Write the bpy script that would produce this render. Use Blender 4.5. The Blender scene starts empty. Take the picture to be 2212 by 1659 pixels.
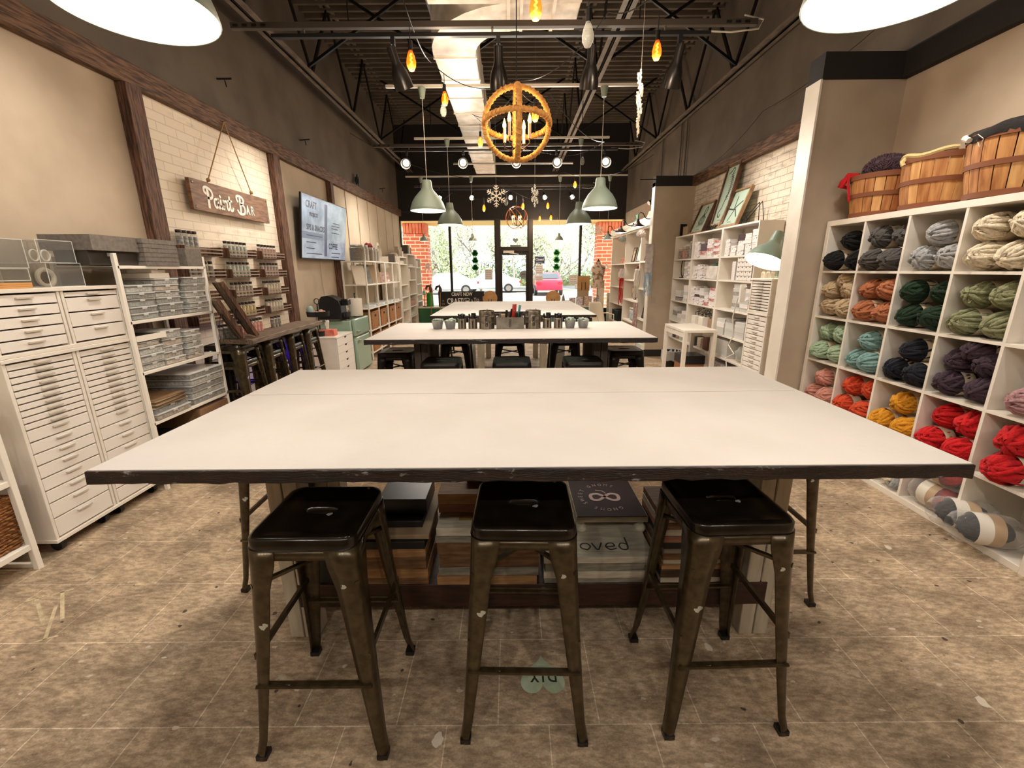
import bpy, math, random
from mathutils import Vector, Matrix, Euler
COL = bpy.context.scene.collection
rnd = random.Random(11)
PI = math.pi
sin, cos = math.sin, math.cos

# ---------------------------------------------------------------- materials
def lin(c):
    return tuple(((v/12.92) if v <= .04045 else ((v+.055)/1.055)**2.4) for v in c)
def hexc(h):
    return lin(tuple(int(h[i:i+2], 16)/255 for i in (0, 2, 4)))
MATS = {}
def M(name, h='808080', rough=.6, metal=0., h2=None, scale=20., bump=0., bscale=60., coat=0., stretch=(1, 1, 1), emit=None, estr=0., spec=.5, thr=None, wave=None, sheen=0.):
    if name in MATS: return MATS[name]
    m = bpy.data.materials.new(name); m.use_nodes = True
    nt = m.node_tree; N = nt.nodes; L = nt.links
    b = N['Principled BSDF']
    b.inputs['Base Color'].default_value = (*hexc(h), 1)
    b.inputs['Roughness'].default_value = rough
    b.inputs['Metallic'].default_value = metal
    b.inputs['Specular IOR Level'].default_value = spec
    b.inputs['Coat Weight'].default_value = coat
    b.inputs['Coat Roughness'].default_value = .15
    if sheen: b.inputs['Sheen Weight'].default_value = sheen
    if h2 or bump:
        tc = N.new('ShaderNodeTexCoord'); mp = N.new('ShaderNodeMapping')
        mp.inputs['Scale'].default_value = stretch
        L.new(tc.outputs['Object'], mp.inputs['Vector'])
    if h2:
        n = N.new('ShaderNodeTexNoise'); n.inputs['Scale'].default_value = scale; n.inputs['Detail'].default_value = 5
        L.new(mp.outputs[0], n.inputs['Vector'])
        r = N.new('ShaderNodeValToRGB')
        t = thr or (.38, .62)
        r.color_ramp.elements[0].position = t[0]; r.color_ramp.elements[1].position = t[1]
        r.color_ramp.elements[0].color = (*hexc(h), 1); r.color_ramp.elements[1].color = (*hexc(h2), 1)
        L.new(n.outputs['Fac'], r.inputs[0]); L.new(r.outputs[0], b.inputs['Base Color'])
    if bump:
        if wave:
            n2 = N.new('ShaderNodeTexWave'); n2.inputs['Distortion'].default_value = wave; n2.inputs['Scale'].default_value = bscale
        else:
            n2 = N.new('ShaderNodeTexNoise'); n2.inputs['Scale'].default_value = bscale; n2.inputs['Detail'].default_value = 4
        L.new(mp.outputs[0], n2.inputs['Vector'])
        bp = N.new('ShaderNodeBump'); bp.inputs['Strength'].default_value = bump; bp.inputs['Distance'].default_value = .01
        L.new(n2.outputs['Fac' if 'Fac' in n2.outputs else 0], bp.inputs['Height']); L.new(bp.outputs[0], b.inputs['Normal'])
    if emit:
        b.inputs['Emission Color'].default_value = (*hexc(emit), 1); b.inputs['Emission Strength'].default_value = estr
    MATS[name] = m
    return m
def clear(name, h='e8eef0', alpha=.25, rough=.08):
    """clear plastic or glass: mostly see-through with a tint and a gloss"""
    if name in MATS: return MATS[name]
    m = bpy.data.materials.new(name); m.use_nodes = True
    nt = m.node_tree; N = nt.nodes; L = nt.links
    N.remove(N['Principled BSDF']); out = N['Material Output']
    t = N.new('ShaderNodeBsdfTransparent'); t.inputs[0].default_value = (*[min(1, .55+.45*c) for c in hexc(h)], 1)
    p = N.new('ShaderNodeBsdfPrincipled'); p.inputs['Base Color'].default_value = (*hexc(h), 1); p.inputs['Roughness'].default_value = rough
    mx = N.new('ShaderNodeMixShader')
    fr = N.new('ShaderNodeLayerWeight'); fr.inputs[0].default_value = .5
    pw = N.new('ShaderNodeMath'); pw.operation = 'POWER'; pw.inputs[1].default_value = 3.5; L.new(fr.outputs['Facing'], pw.inputs[0])
    ad = N.new('ShaderNodeMath'); ad.operation = 'MULTIPLY_ADD'; ad.inputs[1].default_value = .6; ad.inputs[2].default_value = alpha; ad.use_clamp = True
    L.new(pw.outputs[0], ad.inputs[0]); L.new(ad.outputs[0], mx.inputs[0])
    L.new(t.outputs[0], mx.inputs[1]); L.new(p.outputs[0], mx.inputs[2]); L.new(mx.outputs[0], out.inputs[0])
    MATS[name] = m
    return m

# ---------------------------------------------------------------- mesh builder
class MB:
    def __init__(s): s.v = []; s.f = []; s.mi = []; s.cur = 0
    def add(s, vs, fs):
        o = len(s.v); s.v += [tuple(p) for p in vs]
        for f in fs: s.f.append(tuple(i+o for i in f)); s.mi.append(s.cur)
        return s
    def box(s, x0, x1, y0, y1, z0, z1, T=None):
        vs = [(x, y, z) for z in (z0, z1) for y in (y0, y1) for x in (x0, x1)]
        if T: vs = [T @ Vector(p) for p in vs]
        return s.add(vs, [(0, 2, 3, 1), (4, 5, 7, 6), (0, 1, 5, 4), (2, 6, 7, 3), (0, 4, 6, 2), (1, 3, 7, 5)])
    def bar(s, p, q, w, h, up=(0, 0, 1)):
        p = Vector(p); q = Vector(q); d = (q-p).normalized(); u = Vector(up)
        if abs(d.dot(u)) > .98: u = Vector((0, 1, 0))
        r = d.cross(u).normalized(); u = r.cross(d).normalized()
        vs = [a+r*(sx*w/2)+u*(sz*h/2) for a in (p, q) for sz in (-1, 1) for sx in (-1, 1)]
        return s.add(vs, [(0, 1, 3, 2), (4, 6, 7, 5), (0, 4, 5, 1), (2, 3, 7, 6), (0, 2, 6, 4), (1, 5, 7, 3)])
    def loft(s, rings, close=True, cap0=True, cap1=True):
        n = len(rings[0]); vs = [p for r in rings for p in r]; fs = []
        m = n if close else n-1
        for i in range(len(rings)-1):
            for j in range(m):
                a = i*n+j; b = i*n+(j+1) % n
                fs.append((a, b, b+n, a+n))
        if cap0: fs.append(tuple(range(n-1, -1, -1)))
        if cap1: fs.append(tuple(range(len(vs)-n, len(vs))))
        return s.add(vs, fs)
    def cyl(s, p, q, r, r2=None, n=14, cap=True):
        p = Vector(p); q = Vector(q); r2 = r if r2 is None else r2
        d = (q-p).normalized(); u = Vector((0, 0, 1)) if abs(d.z) < .95 else Vector((1, 0, 0))
        a = d.cross(u).normalized(); b = d.cross(a)
        R = [[c+(a*cos(2*PI*k/n)-b*sin(2*PI*k/n))*rr for k in range(n)] for c, rr in ((p, r), (q, r2))]
        return s.loft(R, True, cap, cap)
    def tube(s, pts, r, n=6, closed=False, cap=True):
        P = [Vector(p) for p in pts]; N = len(P); rings = []
        u = None
        for i in range(N):
            if closed: d = P[(i+1) % N]-P[i-1]
            else: d = P[min(i+1, N-1)]-P[max(i-1, 0)]
            if d.length < 1e-9: d = Vector((0, 0, 1))
            d.normalize()
            if u is None: u = Vector((0, 0, 1)) if abs(d.z) < .9 else Vector((1, 0, 0))
            a = d.cross(u)
            if a.length < 1e-6: a = d.cross(Vector((.3, .9, .1)))
            a.normalize(); u = a.cross(d).normalized()
            rr = r(i/(N-1)) if callable(r) else r
            rings.append([P[i]+(a*cos(2*PI*k/n)+u*sin(2*PI*k/n))*rr for k in range(n)])
        if closed: rings.append(rings[0]); cap = False
        return s.loft(rings, True, cap, cap)
    def lathe(s, prof, o=(0, 0, 0), n=24, T=None, cap0=False, cap1=False):
        rings = [[Vector((o[0]+r*cos(2*PI*k/n), o[1]+r*sin(2*PI*k/n), o[2]+z)) for k in range(n)] for r, z in prof]
        if T: rings = [[T @ p for p in rr] for rr in rings]
        return s.loft(rings, True, cap0, cap1)
    def prism(s, pts, z0, z1, T=None):
        R = [[Vector((x, y, z)) for x, y in pts] for z in (z0, z1)]
        if T: R = [[T @ p for p in r] for r in R]
        return s.loft(R)
    def ell(s, c, rx, ry, rz, n=14, m=9, T=None, wob=0.):
        rings = []
        for i in range(m+1):
            t = PI*i/m; t = min(max(t, .02), PI-.02)
            rings.append([])
            for k in range(n):
                a = 2*PI*k/n; w = 1+(rnd.uniform(-wob, wob) if wob else 0)
                p = Vector((rx*w*sin(t)*cos(a), ry*w*sin(t)*sin(a), -rz*w*cos(t)))
                if T: p = T @ p
                rings[-1].append(p+Vector(c))
        return s.loft(rings)
    def stroke(s, pts, w, z0, z1, T=None, smooth=True, closed=False):
        """flat lettering stroke of width w in the xy plane, z0..z1 thick"""
        P = [Vector((a, b)) for a, b in pts]
        if smooth and len(P) > 2:
            Q = []
            for i in range(len(P)-1):
                p0 = P[max(i-1, 0)]; p1 = P[i]; p2 = P[i+1]; p3 = P[min(i+2, len(P)-1)]
                for k in range(5):
                    t = k/5
                    Q.append(.5*((2*p1)+(p2-p0)*t+(2*p0-5*p1+4*p2-p3)*t*t+(3*p1-p0-3*p2+p3)*t**3))
            P = Q+[P[-1]]
        n = len(P); l = []; r = []
        for i in range(n):
            d = P[min(i+1, n-1)]-P[max(i-1, 0)]; d = d.normalized() if d.length > 1e-9 else Vector((1, 0))
            nn = Vector((-d.y, d.x)); e = d*(w*.35 if i == n-1 else -w*.35 if i == 0 else 0)
            l.append(P[i]+nn*w/2+e); r.append(P[i]-nn*w/2+e)
        R = [[Vector((a.x, a.y, z0)), Vector((b.x, b.y, z0)), Vector((b.x, b.y, z1)), Vector((a.x, a.y, z1))] for a, b in zip(l, r)]
        if T: R = [[T @ p for p in q] for q in R]
        return s.loft(R)
    def build(s, name, mat, parent=None, smooth=35, bevel=0., loc=None, solid=0.):
        me = bpy.data.meshes.new(name); me.from_pydata(s.v, [], s.f); me.update()
        mats = mat if isinstance(mat, (list, tuple)) else [mat]
        for m in mats: me.materials.append(m)
        if len(mats) > 1: me.polygons.foreach_set('material_index', s.mi)
        if smooth:
            me.polygons.foreach_set('use_smooth', [True]*len(me.polygons))
            me.set_sharp_from_angle(angle=math.radians(smooth))
        o = bpy.data.objects.new(name, me); COL.objects.link(o)
        if parent: o.parent = parent
        if loc: o.location = loc
        if solid:
            md = o.modifiers.new('s', 'SOLIDIFY'); md.thickness = solid; md.offset = -1
        if bevel:
            md = o.modifiers.new('b', 'BEVEL'); md.width = bevel; md.segments = 2; md.limit_method = 'ANGLE'; md.angle_limit = math.radians(40)
        return o
def tag(o, label=None, cat=None, group=None, kind=None):
    if label: o['label'] = label
    if cat: o['category'] = cat
    if group: o['group'] = group
    if kind: o['kind'] = kind
    return o
def thing(name, label, cat, loc=(0, 0, 0), rz=0., group=None, rot=None):
    o = bpy.data.objects.new(name, None); COL.objects.link(o); o.location = loc
    o.rotation_euler = rot if rot else (0, 0, rz); o.empty_display_size = .05
    return tag(o, label, cat, group)
def solo(mb, name, mat, label, cat, loc=(0, 0, 0), rz=0., group=None, smooth=35, bevel=0., rot=None, solid=0.):
    o = mb.build(name, mat, None, smooth, bevel, loc, solid); o.rotation_euler = rot if rot else (0, 0, rz)
    return tag(o, label, cat, group)
def struct(mb, name, mat, smooth=35, bevel=0., parent=None):
    o = mb.build(name, mat, parent, smooth, bevel)
    if not parent: o['kind'] = 'structure'
    return o
def dup(o, loc=None, rz=None, label=None, group=None, parent=None, rot=None, scale=None):
    c = o.copy(); COL.objects.link(c)
    if parent: c.parent = parent
    if loc is not None: c.location = loc
    if rz is not None: c.rotation_euler = (0, 0, rz)
    if rot is not None: c.rotation_euler = rot
    if scale is not None: c.scale = scale
    if label: c['label'] = label
    if group: c['group'] = group
    for ch in list(o.children): dup(ch, parent=c)
    return c
def recolor(o, mat, idx=0):
    o.material_slots[idx].link = 'OBJECT'; o.material_slots[idx].material = mat
TXT = {}
def text_mb(s, size=1., xs=1., align='CENTER', bold=0., z0=0., z1=.002):
    """lettering as mesh data centred on the origin in the xy plane"""
    cu = bpy.data.curves.new('t', 'FONT'); cu.body = s; cu.size = size; cu.align_x = align; cu.align_y = 'CENTER'
    cu.offset = bold; cu.extrude = (z1-z0)/2; cu.resolution_u = 3
    o = bpy.data.objects.new('t', cu); COL.objects.link(o)
    dg = bpy.context.evaluated_depsgraph_get(); me = bpy.data.meshes.new_from_object(o.evaluated_get(dg))
    mb = MB(); mb.add([(v.co.x*xs, v.co.y, v.co.z+(z0+z1)/2) for v in me.vertices], [tuple(p.vertices) for p in me.polygons])
    bpy.data.objects.remove(o); bpy.data.curves.remove(cu); bpy.data.meshes.remove(me)
    return mb
def xf(mb, T):
    mb.v = [tuple(T @ Vector(p)) for p in mb.v]; return mb
def axes(o, x, y):
    """matrix taking local x,y to the given world directions"""
    x = Vector(x).normalized(); y = Vector(y).normalized(); z = x.cross(y)
    return Matrix(((x.x, y.x, z.x, o[0]), (x.y, y.y, z.y, o[1]), (x.z, y.z, z.z, o[2]), (0, 0, 0, 1)))
ORD = ['first', 'second', 'third', 'fourth', 'fifth', 'sixth', 'seventh', 'eighth', 'ninth', 'tenth', 'eleventh', 'twelfth', 'thirteenth', 'fourteenth', 'fifteenth', 'sixteenth']

# common colours
white = M('white_lacquer', 'ece4d8', .35, h2='e4dccf', scale=6)
whitemetal = M('white_metal', 'efe8dc', .35)
black = M('black_plastic', '141312', .4)
blackmetal = M('black_metal', '1a1714', .45, .6)
darkwood = M('dark_wood', '3a2417', .6, h2='1f120b', scale=14, stretch=(1, 6, 6), bump=.3)
beamwood = M('beam_wood', '7c5a40', .75, h2='40291a', scale=9, stretch=(8, .8, 8), bump=.4, bscale=30)
postwood = M('post_wood', '74503a', .75, h2='3c2618', scale=9, stretch=(8, 8, .8), bump=.4, bscale=30)
chrome = M('steel', 'b8b4ac', .25, 1.)
sage = M('sage_enamel', '8fa79a', .45)
mint = M('mint_enamel', '9cc0ac', .35)
PENDANTS = [(-.97, 1.45), (.97, 1.45), (-.92, 5.05), (.98, 5.05), (-1.0, 6.8), (1.06, 6.8)]
TRACKX = (-1.75, -.83, .05, .9, 1.6)
# ================================================================ the room
XL, XR, YB, YF, ZC = -2.9, 2.98, -3.6, 11.9, 5.1
def floor_mat():
    m = bpy.data.materials.new('floor_tile'); m.use_nodes = True
    nt = m.node_tree; N = nt.nodes; L = nt.links; b = N['Principled BSDF']
    tc = N.new('ShaderNodeTexCoord')
    mp = N.new('ShaderNodeMapping'); mp.inputs['Location'].default_value = (50*.347-1.331-.1735, 100*.351-1.121, 0)
    L.new(tc.outputs['Object'], mp.inputs[0])
    br = N.new('ShaderNodeTexBrick'); br.offset = .5; br.offset_frequency = 2; br.squash = 1
    br.inputs['Scale'].default_value = 1; br.inputs['Brick Width'].default_value = .347; br.inputs['Row Height'].default_value = .351
    br.inputs['Mortar Size'].default_value = .0022; br.inputs['Mortar Smooth'].default_value = .3
    br.inputs['Color1'].default_value = (*hexc('beab93'), 1); br.inputs['Color2'].default_value = (*hexc('cab69c'), 1)
    br.inputs['Mortar'].default_value = (*hexc('f0e2cc'), 1)
    L.new(mp.outputs[0], br.inputs[0])
    def noise(sc, det, st=(1, 1, 1), rot=0):
        q = N.new('ShaderNodeMapping'); q.inputs['Scale'].default_value = st; q.inputs['Rotation'].default_value = (0, 0, rot)
        L.new(tc.outputs['Object'], q.inputs[0]); n = N.new('ShaderNodeTexNoise'); n.inputs['Scale'].default_value = sc; n.inputs['Detail'].default_value = det
        n.inputs['Roughness'].default_value = .65
        L.new(q.outputs[0], n.inputs[0]); return n.outputs['Fac']
    def ramp(src, p0, c0, p1, c1):
        r = N.new('ShaderNodeValToRGB'); r.color_ramp.elements[0].position = p0; r.color_ramp.elements[1].position = p1
        r.color_ramp.elements[0].color = (*c0, 1); r.color_ramp.elements[1].color = (*c1, 1); L.new(src, r.inputs[0]); return r.outputs[0]
    def mix(kind, f, a, c):
        x = N.new('ShaderNodeMix'); x.data_type = 'RGBA'; x.blend_type = kind
        if isinstance(f, float): x.inputs[0].default_value = f
        else: L.new(f, x.inputs[0])
        L.new(a, x.inputs[6])
        if isinstance(c, tuple): x.inputs[7].default_value = (*c, 1)
        else: L.new(c, x.inputs[7])
        return x.outputs[2]
    g1 = ramp(noise(3.2, 9, (1, 1.6, 1), .5), .36, (.44, .41, .38), .60, (1.12, 1.1, 1.06))
    c = mix('MULTIPLY', .85, br.outputs[0], g1)
    g2 = ramp(noise(22, 6, (1, 2.6, 1), .7), .40, (.55, .51, .47), .60, (1.12, 1.1, 1.08))
    c = mix('MULTIPLY', .75, c, g2)
    g3 = ramp(noise(140, 3), .35, (.72, .70, .68), .65, (1.12, 1.12, 1.12))
    c = mix('MULTIPLY', .7, c, g3)
    sm = ramp(noise(7, 8, (1, 3.2, 1), 1.0), .66, (0, 0, 0), .74, (.55, .55, .55))
    c = mix('MIX', sm, c, hexc('cbb9a4'))
    sm2 = ramp(noise(5, 8, (3., 1, 1), .6), .70, (0, 0, 0), .78, (.5, .5, .5))
    c = mix('MIX', sm2, c, hexc('c4b0ac'))
    sm3 = ramp(noise(9, 8, (1, 2.2, 1), 2.2), .66, (0, 0, 0), .72, (.7, .7, .7))
    c = mix('MIX', sm3, c, hexc('4a3c2e'))
    def spots(scale, r0, keep, col, st, off):
        q = N.new('ShaderNodeMapping'); q.inputs['Scale'].default_value = st; q.inputs['Location'].default_value = off; q.inputs['Rotation'].default_value = (0, 0, off[0])
        L.new(tc.outputs['Object'], q.inputs[0])
        nz = N.new('ShaderNodeTexNoise'); nz.inputs['Scale'].default_value = 30; L.new(q.outputs[0], nz.inputs[0])
        ad = N.new('ShaderNodeMix'); ad.data_type = 'RGBA'; ad.blend_type = 'ADD'; ad.inputs[0].default_value = .03
        L.new(q.outputs[0], ad.inputs[6]); L.new(nz.outputs['Color'], ad.inputs[7])
        v = N.new('ShaderNodeTexVoronoi'); v.inputs['Scale'].default_value = scale; v.inputs['Randomness'].default_value = 1; L.new(ad.outputs[2], v.inputs[0])
        lt = N.new('ShaderNodeMath'); lt.operation = 'LESS_THAN'; lt.inputs[1].default_value = r0; L.new(v.outputs['Distance'], lt.inputs[0])
        sp = N.new('ShaderNodeSeparateColor'); L.new(v.outputs['Color'], sp.inputs[0])
        g = N.new('ShaderNodeMath'); g.operation = 'GREATER_THAN'; g.inputs[1].default_value = keep; L.new(sp.outputs[0], g.inputs[0])
        mu = N.new('ShaderNodeMath'); mu.operation = 'MULTIPLY'; L.new(lt.outputs[0], mu.inputs[0]); L.new(g.outputs[0], mu.inputs[1])
        m2 = N.new('ShaderNodeMath'); m2.operation = 'MULTIPLY'; m2.inputs[1].default_value = .85; L.new(mu.outputs[0], m2.inputs[0])
        nonlocal c
        c = mix('MIX', m2.outputs[0], c, hexc(col))
    spots(14, .15, .78, 'cfc3b0', (1, 1.8, 1), (.4, 0, 0))
    spots(7, .11, .82, 'd8cdbb', (1, .8, 1), (1.3, 4, 0))
    spots(30, .16, .86, 'b9a994', (1, 1.4, 1), (2.1, 7, 0))
    spots(6, .07, .86, '9fb0a4', (.7, 2.2, 1), (.8, 2, 0))
    spots(17, .14, .88, '2e241c', (1, 1, 1), (3.4, 9, 0))
    spots(5, .06, .87, 'bda4a8', (1, 2.6, 1), (2.8, 5, 0))
    L.new(c, b.inputs['Base Color']); b.inputs['Roughness'].default_value = .6; b.inputs['Specular IOR Level'].default_value = .3
    bp = N.new('ShaderNodeBump'); bp.inputs['Strength'].default_value = .25; bp.inputs['Distance'].default_value = .004
    L.new(noise(60, 5), bp.inputs['Height']); L.new(bp.outputs[0], b.inputs['Normal'])
    return m
def brick_mat(name, base, wear, thr, dark):
    """whitewashed brick wallpaper on a wall facing x: bricks run along y"""
    m = bpy.data.materials.new(name); m.use_nodes = True
    nt = m.node_tree; N = nt.nodes; L = nt.links; b = N['Principled BSDF']
    tc = N.new('ShaderNodeTexCoord'); sx = N.new('ShaderNodeSeparateXYZ'); cx = N.new('ShaderNodeCombineXYZ')
    L.new(tc.outputs['Object'], sx.inputs[0]); L.new(sx.outputs[1], cx.inputs[0]); L.new(sx.outputs[2], cx.inputs[1])
    br = N.new('ShaderNodeTexBrick'); br.inputs['Scale'].default_value = 1; br.inputs['Brick Width'].default_value = .22; br.inputs['Row Height'].default_value = .075
    br.inputs['Mortar Size'].default_value = .004; br.inputs['Color1'].default_value = (*hexc(base), 1); br.inputs['Color2'].default_value = (*hexc(wear), 1)
    br.inputs['Mortar'].default_value = (*hexc(dark), 1); br.inputs['Bias'].default_value = -.5
    L.new(cx.outputs[0], br.inputs[0])
    mp = N.new('ShaderNodeMapping'); mp.inputs['Scale'].default_value = (.5, 2, 1); L.new(cx.outputs[0], mp.inputs[0])
    n = N.new('ShaderNodeTexNoise'); n.inputs['Scale'].default_value = 9; n.inputs['Detail'].default_value = 7; n.inputs['Roughness'].default_value = .7; L.new(mp.outputs[0], n.inputs[0])
    n2 = N.new('ShaderNodeTexNoise'); n2.inputs['Scale'].default_value = 1.4; n2.inputs['Detail'].default_value = 2; L.new(cx.outputs[0], n2.inputs[0])
    ad = N.new('ShaderNodeMath'); ad.operation = 'MULTIPLY_ADD'; ad.inputs[1].default_value = .5; L.new(n2.outputs[0], ad.inputs[0]); L.new(n.outputs[0], ad.inputs[2])
    r = N.new('ShaderNodeValToRGB'); r.color_ramp.elements[0].position = thr; r.color_ramp.elements[1].position = thr+.12
    r.color_ramp.elements[0].color = (*hexc(base), 1); r.color_ramp.elements[1].color = (*hexc(dark), 1); L.new(ad.outputs[0], r.inputs[0])
    mx = N.new('ShaderNodeMix'); mx.data_type = 'RGBA'; mx.blend_type = 'MULTIPLY'; mx.inputs[0].default_value = .75
    L.new(br.outputs[0], mx.inputs[6]); L.new(r.outputs[0], mx.inputs[7])
    L.new(mx.outputs[2], b.inputs['Base Color']); b.inputs['Roughness'].default_value = .75
    return m
plaster = M('beige_plaster', 'b9a791', .85, h2='b09e88', scale=3, bump=.08, bscale=90)
plaster_l = M('light_plaster', 'cdbda6', .85, h2='c4b39c', scale=3, bump=.08, bscale=90)
dark = M('charcoal_paint', '665a4e', .85, h2='584d43', scale=2, bump=.15, bscale=50)
darker = M('black_paint', '1c1714', .8, bump=.1)
brickL = brick_mat('white_brick_paper', 'f4ecdf', 'eae0d2', .80, 'd8ccbc')
brickR = brick_mat('worn_brick_paper', 'eee6da', 'e2d8ca', .74, 'b4a89a')

struct(MB().box(XL-.2, XR+.2, YB-.1, YF+.1, -.1, 0), 'floor', floor_mat())
# left wall: lower panels (plaster, brick paper, plaster, battened board) and the dark wall above
m = MB()
for y0, y1, k in ((YB, 3.7, 0), (3.7, 5.7, 1), (5.7, 7.4, 0), (7.4, YF, 2)):
    m.cur = k; m.box(XL-.15, XL, y0, y1, 0, 2.95)
m.cur = 3; m.box(XL-.15, XL, YB, YF, 2.95, ZC)
struct(m, 'wall_left', [plaster, brickL, plaster_l, dark])
struct(MB().box(XL, XL+.07, YB, YF, 2.86, 3.02), 'trim_1', beamwood, bevel=.006)
n = 2
for y0, y1 in ((3.62, 3.77), (5.65, 5.8), (7.33, 7.44)):
    struct(MB().box(XL, XL+.08, y0, y1, 0, 2.86), 'trim_%d' % n, postwood, bevel=.005); n += 1
for y in (8.12, 8.73, 9.33, 9.95, 10.57, 11.18, 11.75):
    struct(MB().box(XL, XL+.014, y, y+.035, 0, 2.86), 'trim_%d' % n, plaster_l); n += 1
# right wall: alcoves
m = MB()
for y0, y1, k in ((YB, 3.75, 0), (3.75, 7.6, 1), (7.6, YF, 0)):
    m.cur = k; m.box(XR, XR+.15, y0, y1, 0, 2.9)
m.cur = 2; m.box(XR, XR+.15, YB, YF, 2.9, ZC)
struct(m, 'wall_right', [plaster, brickR, dark])
struct(MB().box(XR-.06, XR, YB, 3.7, 2.86, 3.04), 'trim_%d' % n, darker); n += 1
struct(MB().box(XR-.07, XR, 3.84, 7.5, 2.78, 2.93), 'trim_%d' % n, beamwood, bevel=.006); n += 1
m = MB(); m.box(2.34, XR, 3.7, 3.84, 0, 2.86)
m.cur = 1; m.box(2.325, 2.34, 3.685, 3.855, 0, 2.86)
m.cur = 2; m.box(2.325, XR-.06, 3.67, 3.84, 2.86, 3.03)
struct(m, 'wall_partition_near', [plaster, white, darker])
m = MB(); m.box(2.34, XR, 7.5, 7.62, 0, 2.84)
m.cur = 1; m.box(2.325, 2.34, 7.49, 7.63, 0, 2.84)
m.cur = 2; m.box(2.325, XR-.02, 7.47, 7.64, 2.78, 2.93); m.box(2.32, XR, 7.485, 7.5, 0, .12)
struct(m, 'wall_partition_far', [plaster, white, darker])
# wall behind the camera
struct(MB().box(XL-.15, XR+.15, YB-.15, YB, 0, ZC), 'wall_back', plaster)
# corrugated metal deck, ribs along x
m = MB(); y = YB; prof = []
p = .17
while y < YF:
    prof += [(y, ZC), (y+.115, ZC), (y+.12, ZC-.13), (y+.162, ZC-.13)]; y += p
prof.append((YF, ZC))
m.add([(x, a, b) for a, b in prof for x in (XL, XR)], [(2*i, 2*i+1, 2*i+3, 2*i+2) for i in range(len(prof)-1)])
m.box(XL-.15, XR+.15, YB-.1, YF+.15, ZC+.02, ZC+.1)
deck = struct(m, 'ceiling', M('deck_paint', '6c6054', .55, h2='5a5044', scale=2), smooth=0)
# open web joists along y
jm = M('joist_paint', '82766a', .6, h2='6a5f54', scale=8)
def joist(x, lab, web=1.5, bright=False):
    t = thing('roof_joist', lab, 'ceiling joist', (x, 0, 3.9))
    for z, nm in ((0, 'bottom_chord'), (1.1, 'top_chord')):
        mb = MB(); mb.box(-.07, -.012, YB, YF, z, z+.012); mb.box(.012, .07, YB, YF, z, z+.012)
        mb.box(-.02, -.012, YB, YF, z, z+.07); mb.box(.012, .02, YB, YF, z, z+.07); mb.build(nm, jm, t)
    y = YB+.2; up = False
    while y+web/2 < YF:
        mb = MB(); a, b = (1.1, .04) if not up else (.04, 1.1)
        mb.bar((0, y, a), (0, y+web/2, b), .022, .045); mb.build('web_bar', blackmetal, t)
        y += web/2; up = not up
    return t
joist(-2.53, 'open web roof joist running just beside the left wall')
joist(-.7, 'open web roof joist running above the metal duct')
joist(1.13, 'open web roof joist just right of the centre of the room')
joist(2.87, 'open web roof joist running close to the right wall')
for k, y in enumerate((3.2, 6.2, 9.3)):
    for j, (a, b) in enumerate(((-2.53, -.7), (-.7, 1.13), (1.13, 2.87))):
        w = ['nearest', 'middle', 'farthest'][k]; s_ = ['left', 'centre', 'right'][j]
        t = thing('cross_brace', 'dark diagonal cross brace between the %s joists, %s row' % (s_, w), 'ceiling brace', ((a+b)/2, y, 3.95), 0)
        d = (b-a)/2
        MB().bar((-d, 0, 0), (d, 0, 1.08), .03, .03).build('brace_bar', blackmetal, t)
        MB().bar((-d, .04, 1.08), (d, .04, 0), .03, .03).build('brace_bar', blackmetal, t)
# galvanised duct
gal = M('galvanised_duct', 'e2dbd0', .5, .12, h2='c2b9ac', scale=5, bump=.06, bscale=10)
t = thing('air_duct', 'galvanised rectangular air duct running the length of the ceiling', 'air duct', (0, 0, 3.45)); t.scale = (.83, .83, .83)
mb = MB(); yy = 6.9
mb.box(-.86, -.38, 5.65, YF-.02, 0, .4)
mb.build('duct_run', gal, t, bevel=.01)
mb = MB(); k = 0
for y in [5.72+.6*i for i in range(10)]: MB().box(-.87, -.37, y, y+.02, -.008, .41).build('duct_seam', M('duct_seam', 'e4dccf', .5, .2), t)
# elbow sweeping to the right and the wide branch
mb = MB(); R = []
for i in range(9):
    a = PI/2*i/8; cx_, cy_ = .12, 5.65
    ro, ri = .98, .5
    R.append([Vector((cx_-ro*cos(a), cy_-ro*sin(a), 0)), Vector((cx_-ri*cos(a), cy_-ri*sin(a), 0)), Vector((cx_-ri*cos(a), cy_-ri*sin(a), .42)), Vector((cx_-ro*cos(a), cy_-ro*sin(a), .42))])
mb.loft(R); mb.build('duct_elbow', gal, t, smooth=50)
MB().box(.12, .66, 4.67, 5.15, 0, .42).build('duct_branch', gal, t, bevel=.012)
MB().box(-.74, .66, 3.3, 4.66, -.02, .5).build('duct_plenum', gal, t, bevel=.012)
MB().cyl((.60, 3.9, .2), (1.1, 3.9, .2), .3, n=30).build('round_outlet', gal, t)
for x in (-.02, .1, .4): MB().box(x, x+.03, 3.28, 5.16, -.035, .44).build('duct_seam', MATS['duct_seam'], t)
for y in (6.6, 8.8, 11.): MB().bar((-.62, y, .4), (-.62, y, 1.2), .02, .004, (0, 1, 0)).build('hanger_strap', blackmetal, t)
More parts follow.
